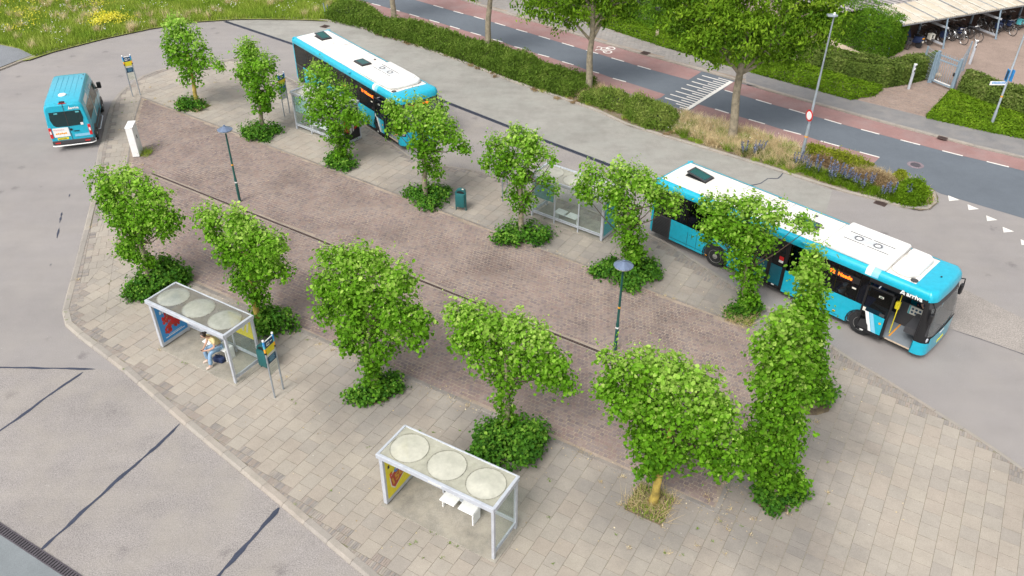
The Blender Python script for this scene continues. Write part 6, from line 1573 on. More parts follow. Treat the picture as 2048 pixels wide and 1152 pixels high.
# ================================================================== SHELTERS
SW, SD, SH = 3.72, 1.27, 2.00
SZ = PZ + .02
def shelter(label, o, ang, poster, grime=False, panel='clear', domes=1):
    t = thing('bus_shelter', label, 'bus shelter', (o.x, o.y, SZ), ang, 'glass bus shelters on the island')
    MB().box((SW / 2, SD / 2, -.03), (SW + .16, SD + .14, .065)).build('floor_slab', M_slabfloor, t, bevel=.008)
    # corner and back posts
    for x, y in ((SW - .05, .05), (SW - .05, SD - .05), (.05, SD - .05), (SW / 3, SD - .04), (SW * 2 / 3, SD - .04)):
        MB().box((x, y, SH / 2), (.085 if y < .1 or x in (.05, SW - .05) else .055, .085 if y < .1 or x in (.05, SW - .05) else .05, SH)).build('post', M_alu, t, bevel=.006)
    # roof frame
    for c_, d_ in (((SW / 2, -.02, SH + .045), (SW + .06, .09, .15)), ((SW / 2, SD - .0, SH + .045), (SW + .06, .05, .09)), ((.0, SD / 2, SH + .05), (.07, SD - .03, .11)), ((SW, SD / 2, SH + .045), (.09, SD - .03, .15))):
        MB().box(c_, d_).build('roof_beam', M_alu, t, bevel=.008)
    # roof sheet with three domes, one surface
    nx, ny = 110, 40; xs = np.linspace(.035, SW - .045, nx); ys = np.linspace(.025, SD - .025, ny)
    GX, GY = np.meshgrid(xs, ys); Zr = np.full(GX.shape, SH + .075) + .012 * np.sin(GX * 5) * np.sin(GY * 3)
    rr = SD * .425
    for k in range(3):
        cxk = SW * (k + .5) / 3; d2 = ((GX - cxk) ** 2 + (GY - SD * .49) ** 2) / rr ** 2
        if grime: Zr += np.where(d2 < 1, .10 * (1 - np.clip(d2, 0, 1)) ** .8, 0) * 1.0
        else: Zr += np.where(d2 < 1, .10 * (.5 + .5 * np.cos(np.pi * np.sqrt(np.clip(d2, 0, 1)))), 0) * domes
    V = np.stack([GX, GY, Zr], 2).reshape(-1, 3); ii = np.arange(nx * ny).reshape(ny, nx)
    F = np.stack([ii[:-1, :-1], ii[:-1, 1:], ii[1:, 1:], ii[1:, :-1]], 2).reshape(-1, 4)
    me = fast_mesh('roof_sheet', V, F); me.polygons.foreach_set('use_smooth', [True] * len(me.polygons))
    me.materials.append(G_roof2[grime]); me.materials.append(G_dome if grime else G_dome2)
    cxs = (xs[:-1] + xs[1:]) / 2; cys = (ys[:-1] + ys[1:]) / 2; CX, CY = np.meshgrid(cxs, cys); mi = np.zeros(CX.shape, int)
    for k in range(3): mi |= (((CX - SW * (k + .5) / 3) ** 2 + (CY - SD * .49) ** 2) < (rr * .985) ** 2).astype(int)
    me.polygons.foreach_set('material_index', mi.ravel().astype(np.int32))
    link('roof_sheet', me, t)
    mb = MB()
    for k in range(3):
        cx_, cy_ = SW * (k + .5) / 3, SD * .49; an = np.linspace(0, 2 * math.pi, 41)
        mb.grid([[(cx_ + r_ * math.cos(q), cy_ + r_ * math.sin(q), SH + .092 + (.004 if r_ < rr else 0)) for q in an] for r_ in (rr - .006, rr + .010)])
    mb.build('dome_rims', M_grime, t)
    # back glass panes and rails
    for k in range(3):
        x0, x1 = SW * k / 3 + .05, SW * (k + 1) / 3 - .05
        MB().box(((x0 + x1) / 2, SD - .04, SH / 2 + .10), (x1 - x0, .010, SH - .36)).build('glass_pane', G_clear, t)
        for z in (.22, .30, SH - .06): MB().box(((x0 + x1) / 2, SD - .04, z), (x1 - x0 + .03, .045, .035)).build('rail', M_alu, t)
    # right end pane
    MB().box((SW - .05, SD / 2, SH / 2 + .06), (.010, SD - .18, SH - .34)).build('glass_pane', G_clear, t)
    for z in (.17, .25, SH - .05): MB().box((SW - .05, SD / 2, z), (.05, SD - .17, .04)).build('rail', M_alu, t)
    # info panel on the third back pane
    x0, x1 = SW * 2 / 3 + .08, SW - .14; zp0, zp1 = 1.02, 1.86
    if panel == 'yellow':
        ip = MB().box(((x0 + x1) / 2, SD - .055, (zp0 + zp1) / 2), (x1 - x0, .012, zp1 - zp0)).build('info_panel', M_yel, t)
        text('panel_letters', 'VV/', .55, M_paper, ip, frame((x0 + .08, SD - .064, zp0 + .25), (1, 0, 0), (0, 0, 1)), bold=.02)
    elif panel == 'clear':
        ip = MB().box(((x0 + x1) / 2, SD - .055, (zp0 + zp1) / 2), (x1 - x0, .012, zp1 - zp0)).build('info_panel', G_clear, t)
    else:
        ip = MB().box(((x0 + x1) / 2, SD - .055, (zp0 + zp1) / 2), (x1 - x0, .014, zp1 - zp0)).build('info_panel', G_frost if panel == 'frost' else plain('teal board back', (.16, .36, .37), .5), t)
    # bench: two white seats on end plates
    for k in range(2):
        xs_ = SW * .40 + k * .62
        s_ = MB().box((xs_ + .26, SD - .42, .45), (.50, .40, .045)).build('seat', M_white, t, bevel=.012)
    for k in (0, 1): MB().box((SW * .40 + (0.02 if k == 0 else 1.12), SD - .42, .21), (.045, .38 if k else .12, .43)).build('seat_support', M_white, t, bevel=.008)
    MB().box((SW * .40 + .57, SD - .30, .42), (1.1, .06, .05)).build('seat_rail', M_alu, t)
    MB().box((SW * .52, -.068, SH + .055), (.42, .006, .05)).build('stop_name_strip', M_paper, t)
    # advertising case at the left end
    ad = MB().box((.05, SD / 2, SH / 2 - .0), (.12, SD - .03, SH - .10)).build('advert_case', M_alu, t, bevel=.008)
    for s_, nm in ((1, 'in'), (-1, 'out')):
        x = .05 + s_ * .064
        yA, yB, zA, zB = .10, SD - .10, .20, 1.80
        ax = (0, 1, 0) if s_ > 0 else (0, -1, 0); oy = yA if s_ > 0 else yB
        M = frame((x, oy, zA), ax, (0, 0, 1)); Wp, Hp = yB - yA, zB - zA
        def flat(name, pts, mat, lvl, par):
            mb = MB(); mb.prism(pts, .0, .0022, M @ Matrix.Translation((0, 0, lvl * .0024))); return mb.build(name, mat, par)
        rec = lambda a, b, c, d: [(a, b), (c, b), (c, d), (a, d)]
        po = flat('poster', rec(0, 0, Wp, Hp), {'tomato': M_sky_p, 'yellow': M_yel, 'red': M_black, 'teal': M_teal}[poster], 0, ad)
        if poster == 'tomato':
            rs = random.Random(3)
            for k in range(74):
                u, v = rs.uniform(.10, .78), rs.uniform(.25, .95)
                u2 = .10 + u * .80 * Wp / .9; v2 = .02 + v * 1.12
                a_ = rs.uniform(.042, .068)
                if u + v * .35 > 1.0: continue
                flat('tomato_print', [(u2 + a_ * math.cos(q), v2 + a_ * 1.1 * math.sin(q)) for q in np.linspace(0, 6.28, 11)[:-1]], M_red_p if k % 3 else M_brownred, 1 + (k % 4), po)
            for k in range(14):
                u2, v2 = rs.uniform(.2, .6), rs.uniform(.5, 1.1); dx, dy = rs.uniform(-.05, .05), rs.uniform(.03, .09)
                flat('stalk_print', [(u2, v2), (u2 + .012, v2), (u2 + dx + .012, v2 + dy), (u2 + dx, v2 + dy)], M_paleg, 6, po)
            flat('price_box', rec(Wp * .58, Hp * .46, Wp * .97, Hp * .70), M_white, 6, po)
            text('price', '0.', .30, M_brownred, po, M @ Matrix.Translation((Wp * .60, Hp * .49, .020)), bold=.006, ext=.001)
            text('price_small', '49', .13, M_brownred, po, M @ Matrix.Translation((Wp * .82, Hp * .58, .020)), bold=.004, ext=.001)
            flat('slogan_bar', rec(Wp * .12, .11, Wp * .90, .135), M_white, 1, po); flat('slogan_bar', rec(Wp * .25, .17, Wp * .80, .185), M_white, 1, po)
            for k in range(5): flat('headline_print', rec(.14 + k * .10, 1.14, .21 + k * .10, 1.27 + .02 * (k % 2)), M_white, 1, po)
        if poster == 'yellow':
            M = M @ Matrix.Translation((0, -.26, 0))
            flat('label_shield', [(Wp * .16, .62), (Wp * .30, .42), (Wp * .80, .72), (Wp * .82, 1.18), (Wp * .30, 1.12), (Wp * .12, 1.0)], M_paper, 1, po)
            flat('label_field', [(Wp * .19, .64), (Wp * .31, .47), (Wp * .77, .75), (Wp * .79, 1.14), (Wp * .31, 1.08), (Wp * .16, .98)], M_brownred, 2, po)
            for k, (ch, mm) in enumerate((('F', M_red_p), ('O', M_sky_p), ('U', M_orange), ('R', M_sky_p))):
                text('headline', ch, .26, mm, po, M @ Matrix.Translation((Wp * (.14 + k * .20), .98 + k * .03, .010)) @ Matrix.Rotation(.1, 4, 'Z'), bold=.012, ext=.001)
            text('number', '150', .38, M_gold, po, M @ Matrix.Translation((Wp * .20, .62, .010)) @ Matrix.Rotation(.25, 4, 'Z'), bold=.016, ext=.001)
            for k in range(5): flat('headline_print', rec(.10 + k * .17, 1.40, .18 + k * .17, 1.52), M_black, 1, po)
            cx_, cy_ = Wp * .86, .82
            flat('logo_disc', [(cx_ + .13 * math.cos(q), cy_ + .13 * math.sin(q)) for q in np.linspace(0, 6.28, 21)[:-1]], M_white, 3, po)
            flat('logo_ring', [(cx_ + .105 * math.cos(q), cy_ + .105 * math.sin(q)) for q in np.linspace(0, 6.28, 21)[:-1]], M_red_p, 4, po); flat('logo_core', [(cx_ + .08 * math.cos(q), cy_ + .08 * math.sin(q)) for q in np.linspace(0, 6.28, 21)[:-1]], M_white, 5, po)
            text('logo_letter', 'R', .12, M_brownred, po, M @ Matrix.Translation((cx_ - .035, cy_ - .04, .016)), bold=.004, ext=.001)
        if poster == 'red':
            flat('red_shape', [(.0, .55), (.42, .40), (.50, .9), (.62, 1.5), (0, 1.5)], M_red_p, 1, po); flat('white_shape', [(.34, .30), (.52, .38), (.56, .95), (.42, .92)], M_paper, 2, po); flat('white_shape', [(.58, .42), (.66, .45), (.70, .85), (.60, .82)], M_paper, 2, po)
            flat('red_shape', [(.72, .5), (.92, .6), (.95, 1.3), (.78, 1.2)], M_red_p, 1, po)
    return t
M_paleg = plain('pale green print', (.35, .42, .20), .6)
M_grime = plain('grime ring', (0.33, 0.32, 0.26), .8, var=.3)
G_roof2 = [G_roof, glass('very dirty acrylic roof', (0.6, 0.6, 0.58), haze=0.62, hcol=(0.23, 0.215, 0.19))]
p0, p1 = at(322, 695, SZ), at(474, 769, SZ)
a1 = math.atan2(p1.y - p0.y, p1.x - p0.x)
sh1 = shelter('bus shelter with tomato advert, person sitting inside, dark dirty roof with three pale domes', p0, a1, 'tomato', True, 'yellow')
p0, p1 = at(768, 1009, SZ), at(984, 1118, SZ)
a2 = math.atan2(p1.y - p0.y, p1.x - p0.x)
sh2 = shelter('empty bus shelter with yellow advert nearest the camera, pale greenish roof', p0, a2, 'yellow', False, 'clear', domes=.5)
def back_shelter(near_right, ang, label, poster, panel):
    e = Vector((math.cos(ang), math.sin(ang), 0)); n_ = Vector((-e.y, e.x, 0))
    return shelter(label, near_right - n_ * (SD - .0), ang, poster, False, panel)
nr = at(1203, 483, SZ)
a3 = math.atan2(at(1103, 446, SZ).y - nr.y, at(1103, 446, SZ).x - nr.x)
back_shelter(nr, a3, 'bus shelter seen through its back glass between two lime trees beside the near bus', 'teal', 'frostboard')
nl_ = at(592, 257, SZ); a4 = math.atan2(nl_.y - at(626, 270, SZ).y, nl_.x - at(626, 270, SZ).x)
back_shelter(nl_ - Vector((math.cos(a4), math.sin(a4), 0)) * SW, a4, 'bus shelter with red and black advert, half hidden by the third far lime tree', 'red', 'frost')
# paper notice on the far right shelter, fixed on the glass
# person on the bench of shelter 1, with phone and bag
def inframe(o, ang, x, y, z): return Matrix.Translation(o) @ Matrix.Rotation(ang, 4, 'Z') @ Vector((x, y, z))
O1 = sh1.location; px_ = SW * .40 + .78
pp = inframe(O1, a1, px_, SD - .54, 0.0)
per = seated_person('person', 'person in pale yellow top and blue jeans on the shelter bench looking at a phone', (pp.x, pp.y, SZ), a1 - R(100), M_shirt, M_jeans, M_hair, lean=.15, bun=True, scale=1.05)
ph = inframe(Vector((pp.x, pp.y, SZ)), a1 - R(100), .59, 0, .685)
o = MB().box((0, 0, 0), (.14, .072, .010)).build('phone', M_black, None, bevel=.003); o.location = ph; o.rotation_euler = (0, R(-25), a1 - R(100)); tag(o, 'black phone held by the seated person', 'phone')
bp_ = inframe(O1, a1, px_ + .10, SD - .72, .0)
bag = thing('bag', 'dark blue bag lying on the floor between the feet of the seated person', 'bag', bp_, a1 + .3)
mb = MB(); mb.prism([(-.20, -.10), (.16, -.12), (.22, .05), (.05, .13), (-.18, .10)], 0, .22); mb.build('bag_body', M_navyc, bag, bevel=.05, seg=3, smooth=True)
mb = MB(); mb.tube([(-.12, 0, .20), (-.10, 0, .30), (.02, .02, .33), (.12, 0, .20)], .012, 6); mb.build('bag_strap', M_navyc, bag, smooth=True)

# ================================================================== STOP SIGNS, LAMPS, POLES
def stop_sign(label, pa, pb):
    d = pb - pa; ang = math.atan2(d.y, d.x); L = d.length
    t = thing('bus_stop_sign', label, 'bus stop sign', (pa.x, pa.y, PZ), ang, 'two legged bus stop signs')
    for x in (0, L):
        p_ = MB().tube([(x, 0, -.02), (x, 0, 2.38)], .030, 10).build('pole', M_steel, t, smooth=True)
        MB().lathe([(.036, 0), (.036, .05), (.02, .065)], 10, c=(x, 0, 2.38)).build('cap', M_white, p_)
        for z0, z1, m_ in ((2.18, 2.36, M_sky_p), (2.08, 2.18, M_teal), (1.93, 2.08, M_orange), (1.86, 1.93, M_black)): MB().tube([(x, 0, z0), (x, 0, z1)], .037, 10).build('colour_band', m_, p_, smooth=True)
    MB().tube([(0, 0, 2.33), (L, 0, 2.33)], .016, 8).build('cross_bar', M_white, t)
    zz = 2.30
    for hgt, m_, nm in ((.24, M_navy, 'stop_name_panel'), (.26, M_yel, 'route_panel'), (.10, M_paper, 'white_strip'), (.28, M_navy, 'dark_info_panel'), (.20, M_paper, 'timetable'), (.26, M_paper, 'timetable')):
        pn = MB().box((L / 2, 0, zz - hgt / 2), (L - .07, .030, hgt - .006)).build(nm, m_, t)
        if nm == 'stop_name_panel':
            for s_ in (-1, 1): 
                MB().box((L * .36, s_ * .017, zz - .12), (.14, .003, .12)).build('bus_pictogram', M_white, pn); MB().box((L * .36, s_ * .0195, zz - .11), (.10, .002, .045)).build('pictogram_window', M_navy, pn); MB().box((L * .72, s_ * .017, zz - .10), (.10, .003, .03)).build('stop_name', M_white, pn)
        if nm == 'dark_info_panel':
            for s_ in (-1, 1):
                mb = MB()
                for k in range(4): mb.box((L / 2, s_ * .017, zz - .05 - k * .05), (L - .18 - .05 * (k % 2), .003, .014))
                mb.build('info_lines', M_ltblue, pn)
        if nm == 'timetable':
            for s_ in (-1, 1):
                mb = MB()
                for k in range(2): mb.box((L / 2, s_ * .017, zz - .07 - k * .07), (L - .20, .003, .004))
                mb.build('timetable_lines', M_blk2, pn)
        zz -= hgt
    return t
stop_sign('bus stop sign on two grey legs beside the white minibus curve, far left', at(266, 193, PZ), at(281, 190, PZ))
stop_sign('bus stop sign on two grey legs right of the occupied shelter', at(550, 795, PZ), at(567, 778, PZ))
stop_sign('bus stop sign left of the half hidden far left shelter', at(569, 233, PZ), at(580, 227, PZ))
stop_sign('bus stop sign mostly hidden by the open ragged lime tree', at(1005, 403, PZ), at(1014, 395, PZ))
def bin_(label, p, ang):
    t = thing('litter_bin', label, 'litter bin', (p.x, p.y, PZ), ang, 'green litter bins')
    MB().prism([(-.19, -.13), (.19, -.13), (.22, -.05), (.22, .10), (.15, .16), (-.15, .16), (-.22, .10), (-.22, -.05)], .20, .86).build('bin_body', M_bin, t, bevel=.02, smooth=True)
    pts = [(-.22, .86)] + [(.22 * math.cos(q), .93 + .14 * math.sin(q)) for q in np.linspace(math.pi, 0, 10)] + [(.22, .86)]
    MB().prism_xz(pts, -.02, .16).build('hood', M_bin, t, smooth=True)
    MB().prism_xz([(-.17, .86)] + [(.17 * math.cos(q), .90 + .09 * math.sin(q)) for q in np.linspace(math.pi, 0, 8)] + [(.17, .86)], -.028, -.015).build('opening', M_black, t)
    for x in (-.235, .235): MB().box((x, .03, .46), (.03, .10, .92)).build('bin_leg', M_bin, t)
    MB().lathe([(.05, 0), (.05, .006)], 12, Matrix.Translation((.10, .02, 1.063)) @ Matrix.Rotation(.3, 4, 'Y')).build('sticker', M_paper, t)
    return t
bin_('green litter bin standing alone on the paving between two far lime trees', at(922, 420, PZ), R(-12))
bin_('green litter bin behind the bus stop sign at the occupied shelter', at(533, 738, PZ), R(-30))
def green_lamp(label, p, H):
    t = thing('street_lamp', label, 'street lamp', (p.x, p.y, PZ), 0, 'green post top street lamps')
    MB().tube([(0, 0, -.02), (0, 0, 1.2), (0, 0, 1.22), (0, 0, H - .06)], [.062, .060, .048, .036], 14).build('pole', M_green, t, smooth=True)
    MB().tube([(0, 0, 1.85), (0, 0, 1.92)], .050, 12).build('yellow_band', M_orange, t)
    if H > 3.6: MB().tube([(0, 0, .98), (0, 0, 1.04)], .063, 12).build('sticker', M_white, t)
    MB().lathe([(.05, H - .16), (.06, H - .06), (.30, H - .05), (.34, H - .02), (.05, H + .13), (.05, H + .17), (.01, H + .18)], 12).build('lamp_cap', M_shade, t)
    MB().lathe([(.30, H - .075), (.31, H - .055), (.01, H - .05)], 24).build('lamp_glass', M_paper, t)
    return t
green_lamp('green street lamp standing in the brick square at left, thin pole', at(480, 403, PZ), 3.62)
green_lamp('green street lamp in the brick square in front of the wide lime tree', at(1230, 699, PZ), 3.66)
# tall verge lamp
b = at(1601, 323, .07); tp = wall_at(1650, 32, b, 0); H = tp.z - .07
t = thing('lamp_post', 'tall grey lamp post in the verge carrying a round red and white sign', 'lamp post', b)
MB().tube([(0, 0, 0), (0, 0, 2.0), (0, 0, 2.05), (0, 0, H * .6), (0, 0, H * .61), (0, 0, H)], [.085, .08, .06, .055, .045, .035], 12).build('pole', M_steel, t, smooth=True)
MB().tube([(0, 0, 1.35), (0, 0, 1.42)], .088, 12).build('orange_band', M_orange, t)
MB().prism([(-.32, -.14), (.0, -.18), (.14, -.12), (.16, 0), (.14, .12), (0, .18), (-.32, .14)], H - .01, H + .07).build('lamp_head', M_steel, t, bevel=.03)
MB().lathe([(.05, H + .07), (.04, H + .16), (.01, H + .17)], 8).build('photocell', M_white, t)
sg = math.radians(-40)
def disc(parent, name, r, c, ang, mat, th=.01):
    M = Matrix.Translation(c) @ Matrix.Rotation(ang, 4, 'Z') @ Matrix.Rotation(R(90), 4, 'X')
    return MB().lathe([(r, -th / 2), (r, th / 2)], 32, M).build(name, mat, parent)
for k, (r, m_, n_) in enumerate(((.29, M_red_p, 'round_sign'), (.205, M_white, 'sign_centre'))):
    q = Vector((.0, -.10 - k * .012, 2.50)); M = Matrix.Rotation(R(-75), 4, 'Z')
    disc(t, n_, r, M @ q, R(-75), m_)
# street name pole at far right
b = at(1979.5, 258, FOOT_Z); t = thing('street_name_pole', 'grey pole with a blue and white street name sign at the right edge', 'pole', b)
MB().tube([(0, 0, 0), (0, 0, 1.05), (0, 0, 1.1), (0, 0, 3.7), (0, 0, 3.72), (0, 0, 7.2)], [.08, .08, .058, .055, .045, .04], 12).build('pole', M_steel, t, smooth=True)
MB().tube([(0, 0, 1.85), (0, 0, 1.93)], .062, 12).build('orange_band', M_orange, t)
sp_ = MB().box((-.47, -.02, 2.62), (.84, .03, .20)).build('street_name_sign', M_white, t); 
MB().box((-.44, -.038, 2.65), (.70, .006, .10)).build('name_field', M_sky_p, sp_)
mb = MB()
for k in range(9): mb.box((-.72 + k * .07, -.043, 2.65), (.035, .004, .05))
mb.build('name_letters', M_white, sp_)
for s_ in (-1, 1): 
    q = MB().box((s_ * .11, .0, 3.05), (.02, .34, .62)).build('blue_sign', M_sky_p, t); q.rotation_euler = (0, 0, s_ * .12); MB().box((s_ * .124, 0, 3.05), (.004, .24, .5)).build('sign_face', M_navy, q)
# grey pole at the top left of the verge
b = at(691, 19, .07); t = thing('lamp_post', 'plain grey pole rising out of frame behind the left end of the verge shrubs', 'lamp post', b)
MB().tube([(0, 0, 0), (0, 0, 1.6), (0, 0, 1.65), (0, 0, 7)], [.085, .085, .06, .04], 12).build('pole', M_steel, t, smooth=True)
MB().prism([(-.32, -.12), (.16, -.12), (.16, .12), (-.32, .12)], 7, 7.1).build('lamp_head', M_steel, t)
# bent metal stakes at the end of the meadow
for i, (x, y, xx, yy, lb) in enumerate(((651, 32, 646, 6, 'bent grey metal stake in the meadow, left one'), (656, 30, 654, 10, 'bent grey metal stake beside the first, right one'))):
    b = at(x, y, .08); q = wall_at(xx, yy, b, 0) - b
    st = MB().tube([(0, 0, 0), tuple(q * .5 + Vector((.03, 0, 0))), tuple(q)], .035, 6).build('metal_stake', M_bluesteel, None); st.location = b; tag(st, lb, 'metal stake', 'bent metal stakes')
# white cabinet
cb = at(266, 315, PZ); t = thing('utility_cabinet', 'white utility cabinet on the paving edge left of the brick square', 'cabinet', cb, R(10))
MB().box((.17, .42, .80), (.33, .86, 1.55)).build('cabinet_body', M_white, t, bevel=.012)
MB().box((.17, .42, .02), (.28, .80, .06)).build('base', M_blk2, t); MB().box((.345, .40, .95), (.02, .07, .16)).build('lock', M_blk2, t, bevel=.005)
MB().box((.17, .42, 1.59), (.37, .90, .03)).build('lid', M_white, t, bevel=.008)
grass('cabinet_grass', 'tall grass tuft beside the white cabinet', [(cb.x + .35, cb.y + .1), (cb.x + .75, cb.y + .0), (cb.x + .8, cb.y + .7), (cb.x + .35, cb.y + .8)], 260, .08, .42, L_meadow, z=PZ, wd=.016, tone=(.2, .9), lean=.6)
# ================================================================== GATE, BOLLARDS, SHED, BICYCLES
L_, R_ = at(1862, 166, FOOT_Z), at(1902, 182, FOOT_Z); gd = (R_ - L_); ga = math.atan2(gd.y, gd.x); GL = gd.length
t = thing('metal_gate', 'blue grey steel gate with spiked top at the courtyard entrance', 'gate', L_, ga)
for x in (-.06, GL + .06): MB().box((x, 0, 1.0), (.14, .14, 2.0)).build('gate_post', M_bluesteel, t, bevel=.01)
for z in (.18, 1.5, 1.78): MB().box((GL / 2, 0, z), (GL - .06, .06, .07)).build('gate_rail', M_bluesteel, t)
for x in (.05, GL - .05): MB().box((x, 0, .98), (.06, .06, 1.66)).build('gate_stile', M_bluesteel, t)
for k in range(9):
    MB().box((.12 + k * (GL - .24) / 8, 0, 1.05), (.018, .018, 1.82)).build('gate_bar', M_bluesteel, t)
MB().box((GL - .12, -.05, 1.0), (.08, .08, .2)).build('lock', M_black, t)
MB().box((GL / 2, -.01, .27), (GL - .3, .03, .06)).build('hazard_strip', M_white, t)
def fence_panel(label, a, b, n=2):
    d = b - a; t = thing('wire_fence', label, 'fence', a, math.atan2(d.y, d.x)); L = d.length
    for k in range(n): MB().box((L * k / max(1, n - 1), 0, .95), (.08, .08, 1.9)).build('fence_post', M_bluesteel, t)
    for z in np.linspace(.2, 1.85, 9): MB().tube([(0, 0, z), (L, 0, z)], .011, 5).build('wire', M_steel, t)
    for x in np.linspace(.06, L - .06, 8): MB().tube([(x, .01, .1), (x, .01, 1.9)], .008, 4).build('upright_wire', M_steel, t)
fence_panel('short wire fence left of the steel gate', L_ + Vector((-.18, .05, 0)), L_ + Vector((-.25, 1.15, 0)))
fence_panel('short wire fence right of the steel gate', R_ + Vector((.12, .15, 0)), at(1925, 142, FOOT_Z))
def bollard(label, p, H):
    t = thing('light_bollard', label, 'bollard', p, R(-20), 'stainless light bollards')
    MB().tube([(0, 0, 0), (0, 0, H - .48)], .085, 16).build('column', M_alu, t, smooth=True)
    MB().tube([(0, 0, H - .48), (0, 0, H - .05)], .080, 16).build('lamp_section', M_blk2, t, smooth=True)
    MB().box((-.04, .0, H - .27), (.10, .165, .43)).build('lamp_cover', M_alu, t); MB().box((.02, -.078, H - .27), (.05, .03, .12)).build('lamp', M_white, t)
    MB().lathe([(.095, H - .05), (.10, H), (.01, H + .01)], 16).build('bollard_cap', M_white, t)
bollard('stainless light bollard in front of the hedge end, left of the gate', at(1817, 178, FOOT_Z), 1.55)
bollard('stainless light bollard behind the gate on the courtyard', at(1939, 128, FOOT_Z), 1.55)
# shed
Pa, Pb = at(1886, 97, FOOT_Z), at(1991, 78, FOOT_Z)
su = (Pb - Pa).normalized(); sv = Vector((-su.y, su.x, 0)); sang = math.atan2(su.y, su.x)
t = thing('bicycle_shed', 'open bicycle shed with corrugated roof and dark slatted back wall', 'shed', (Pa.x, Pa.y, FOOT_Z), sang)
sp = (Pb - Pa).length
for k in (-1, 0, 1, 2):
    x = k * sp
    fr_ = MB(); fr_.tube([(x, .0, 0), (x + .0, .35, 1.98)], .055, 6); f0 = fr_.build('front_post', M_bluesteel, t)
    MB().box((x, 2.3, 1.1), (.10, .10, 2.2)).build('back_post', M_bluesteel, t)
    for z in (.25, 1.35): MB().box((x, 1.2, z), (.06, 2.3, .13)).build('side_rail', M_alu, t)
    MB().lathe([(.12, 0), (.12, .02)], 10, c=(x, 0, 0)).build('foot_plate', M_steel, t)
X0, X1 = -sp * 1.02, sp * 2.4
for k in range(int((X1 - X0) / .115)): 
    x = X0 + .06 + k * .115
    if k == 0: sl_me = MB().box((0, 0, 1.05), (.075, .03, 2.1)).mesh('wall_slat')
    link('wall_slat', sl_me, t, M_wood, loc=(x, 2.42, 0))
def corr(name, x0, x1, y0, y1, z0, z1, mat, pitch=.17, amp=.045):
    n = int((x1 - x0) / pitch) * 6; rows = []
    for f in np.linspace(0, 1, 4):
        y = y0 + (y1 - y0) * f; z = z0 + (z1 - z0) * f
        rows.append([(x, y, z + amp * math.sin(2 * math.pi * (x - x0) / pitch)) for x in np.linspace(x0, x1, n)])
    rows2 = [[(x, y, z - .012) for x, y, z in r] for r in rows]
    mb = MB(); mb.grid(rows); mb.grid(rows2[::-1])
    return mb.build(name, mat, t, smooth=True)
M_croof = surface('weathered cream roof sheet', (0.46, 0.405, 0.32), .06, .12, .6, 30, rough=.7, tint=(.52, .50, .46), tint_amt=.7)
M_croof2 = surface('grey corrugated roof sheet', (0.33, 0.30, 0.29), .1, .2, .5, 30, rough=.7, tint=(.42, .40, .38), tint_amt=.7)
al = at(1808, 49, 2.12) - Vector((Pa.x, Pa.y, 0)); rl_x, rl_y = al.dot(su), al.dot(sv)
corr('front_roof', rl_x, X1, rl_y, rl_y + 2.9, 2.02, 2.30, M_croof)
corr('rear_roof', rl_x - 2.5, X1, rl_y + 2.95, rl_y + 8.0, 2.28, 1.95, M_croof2, pitch=.18, amp=.055)
for k in range(22):
    x = rl_x + .05 + k * .93
    if x < X1: q = MB().box((0, 0, 0), (.07, 2.92, .02)).build('roof_lap', M_paper if k % 3 else M_steel, t); q.location = (x, rl_y + 1.45, 2.212); q.rotation_euler = (math.atan2(.28, 2.9), 0, 0)
for k in range(30):
    x = rl_x - 2.4 + k * .54
    if x < X1: q = MB().box((0, 0, 0), (.10, 5.05, .03)).build('roof_lap', M_blk2, t); q.location = (x, rl_y + 5.47, 2.165); q.rotation_euler = (-math.atan2(.33, 5.05), 0, 0)
MB().box(((rl_x + X1) / 2, rl_y + .06, 1.95), (X1 - rl_x, .06, .10)).build('eaves_beam', M_steel, t)
MB().box((rl_x + .05, rl_y + 1.45, 2.12), (.05, 2.8, .12)).build('verge_trim', M_white, t)
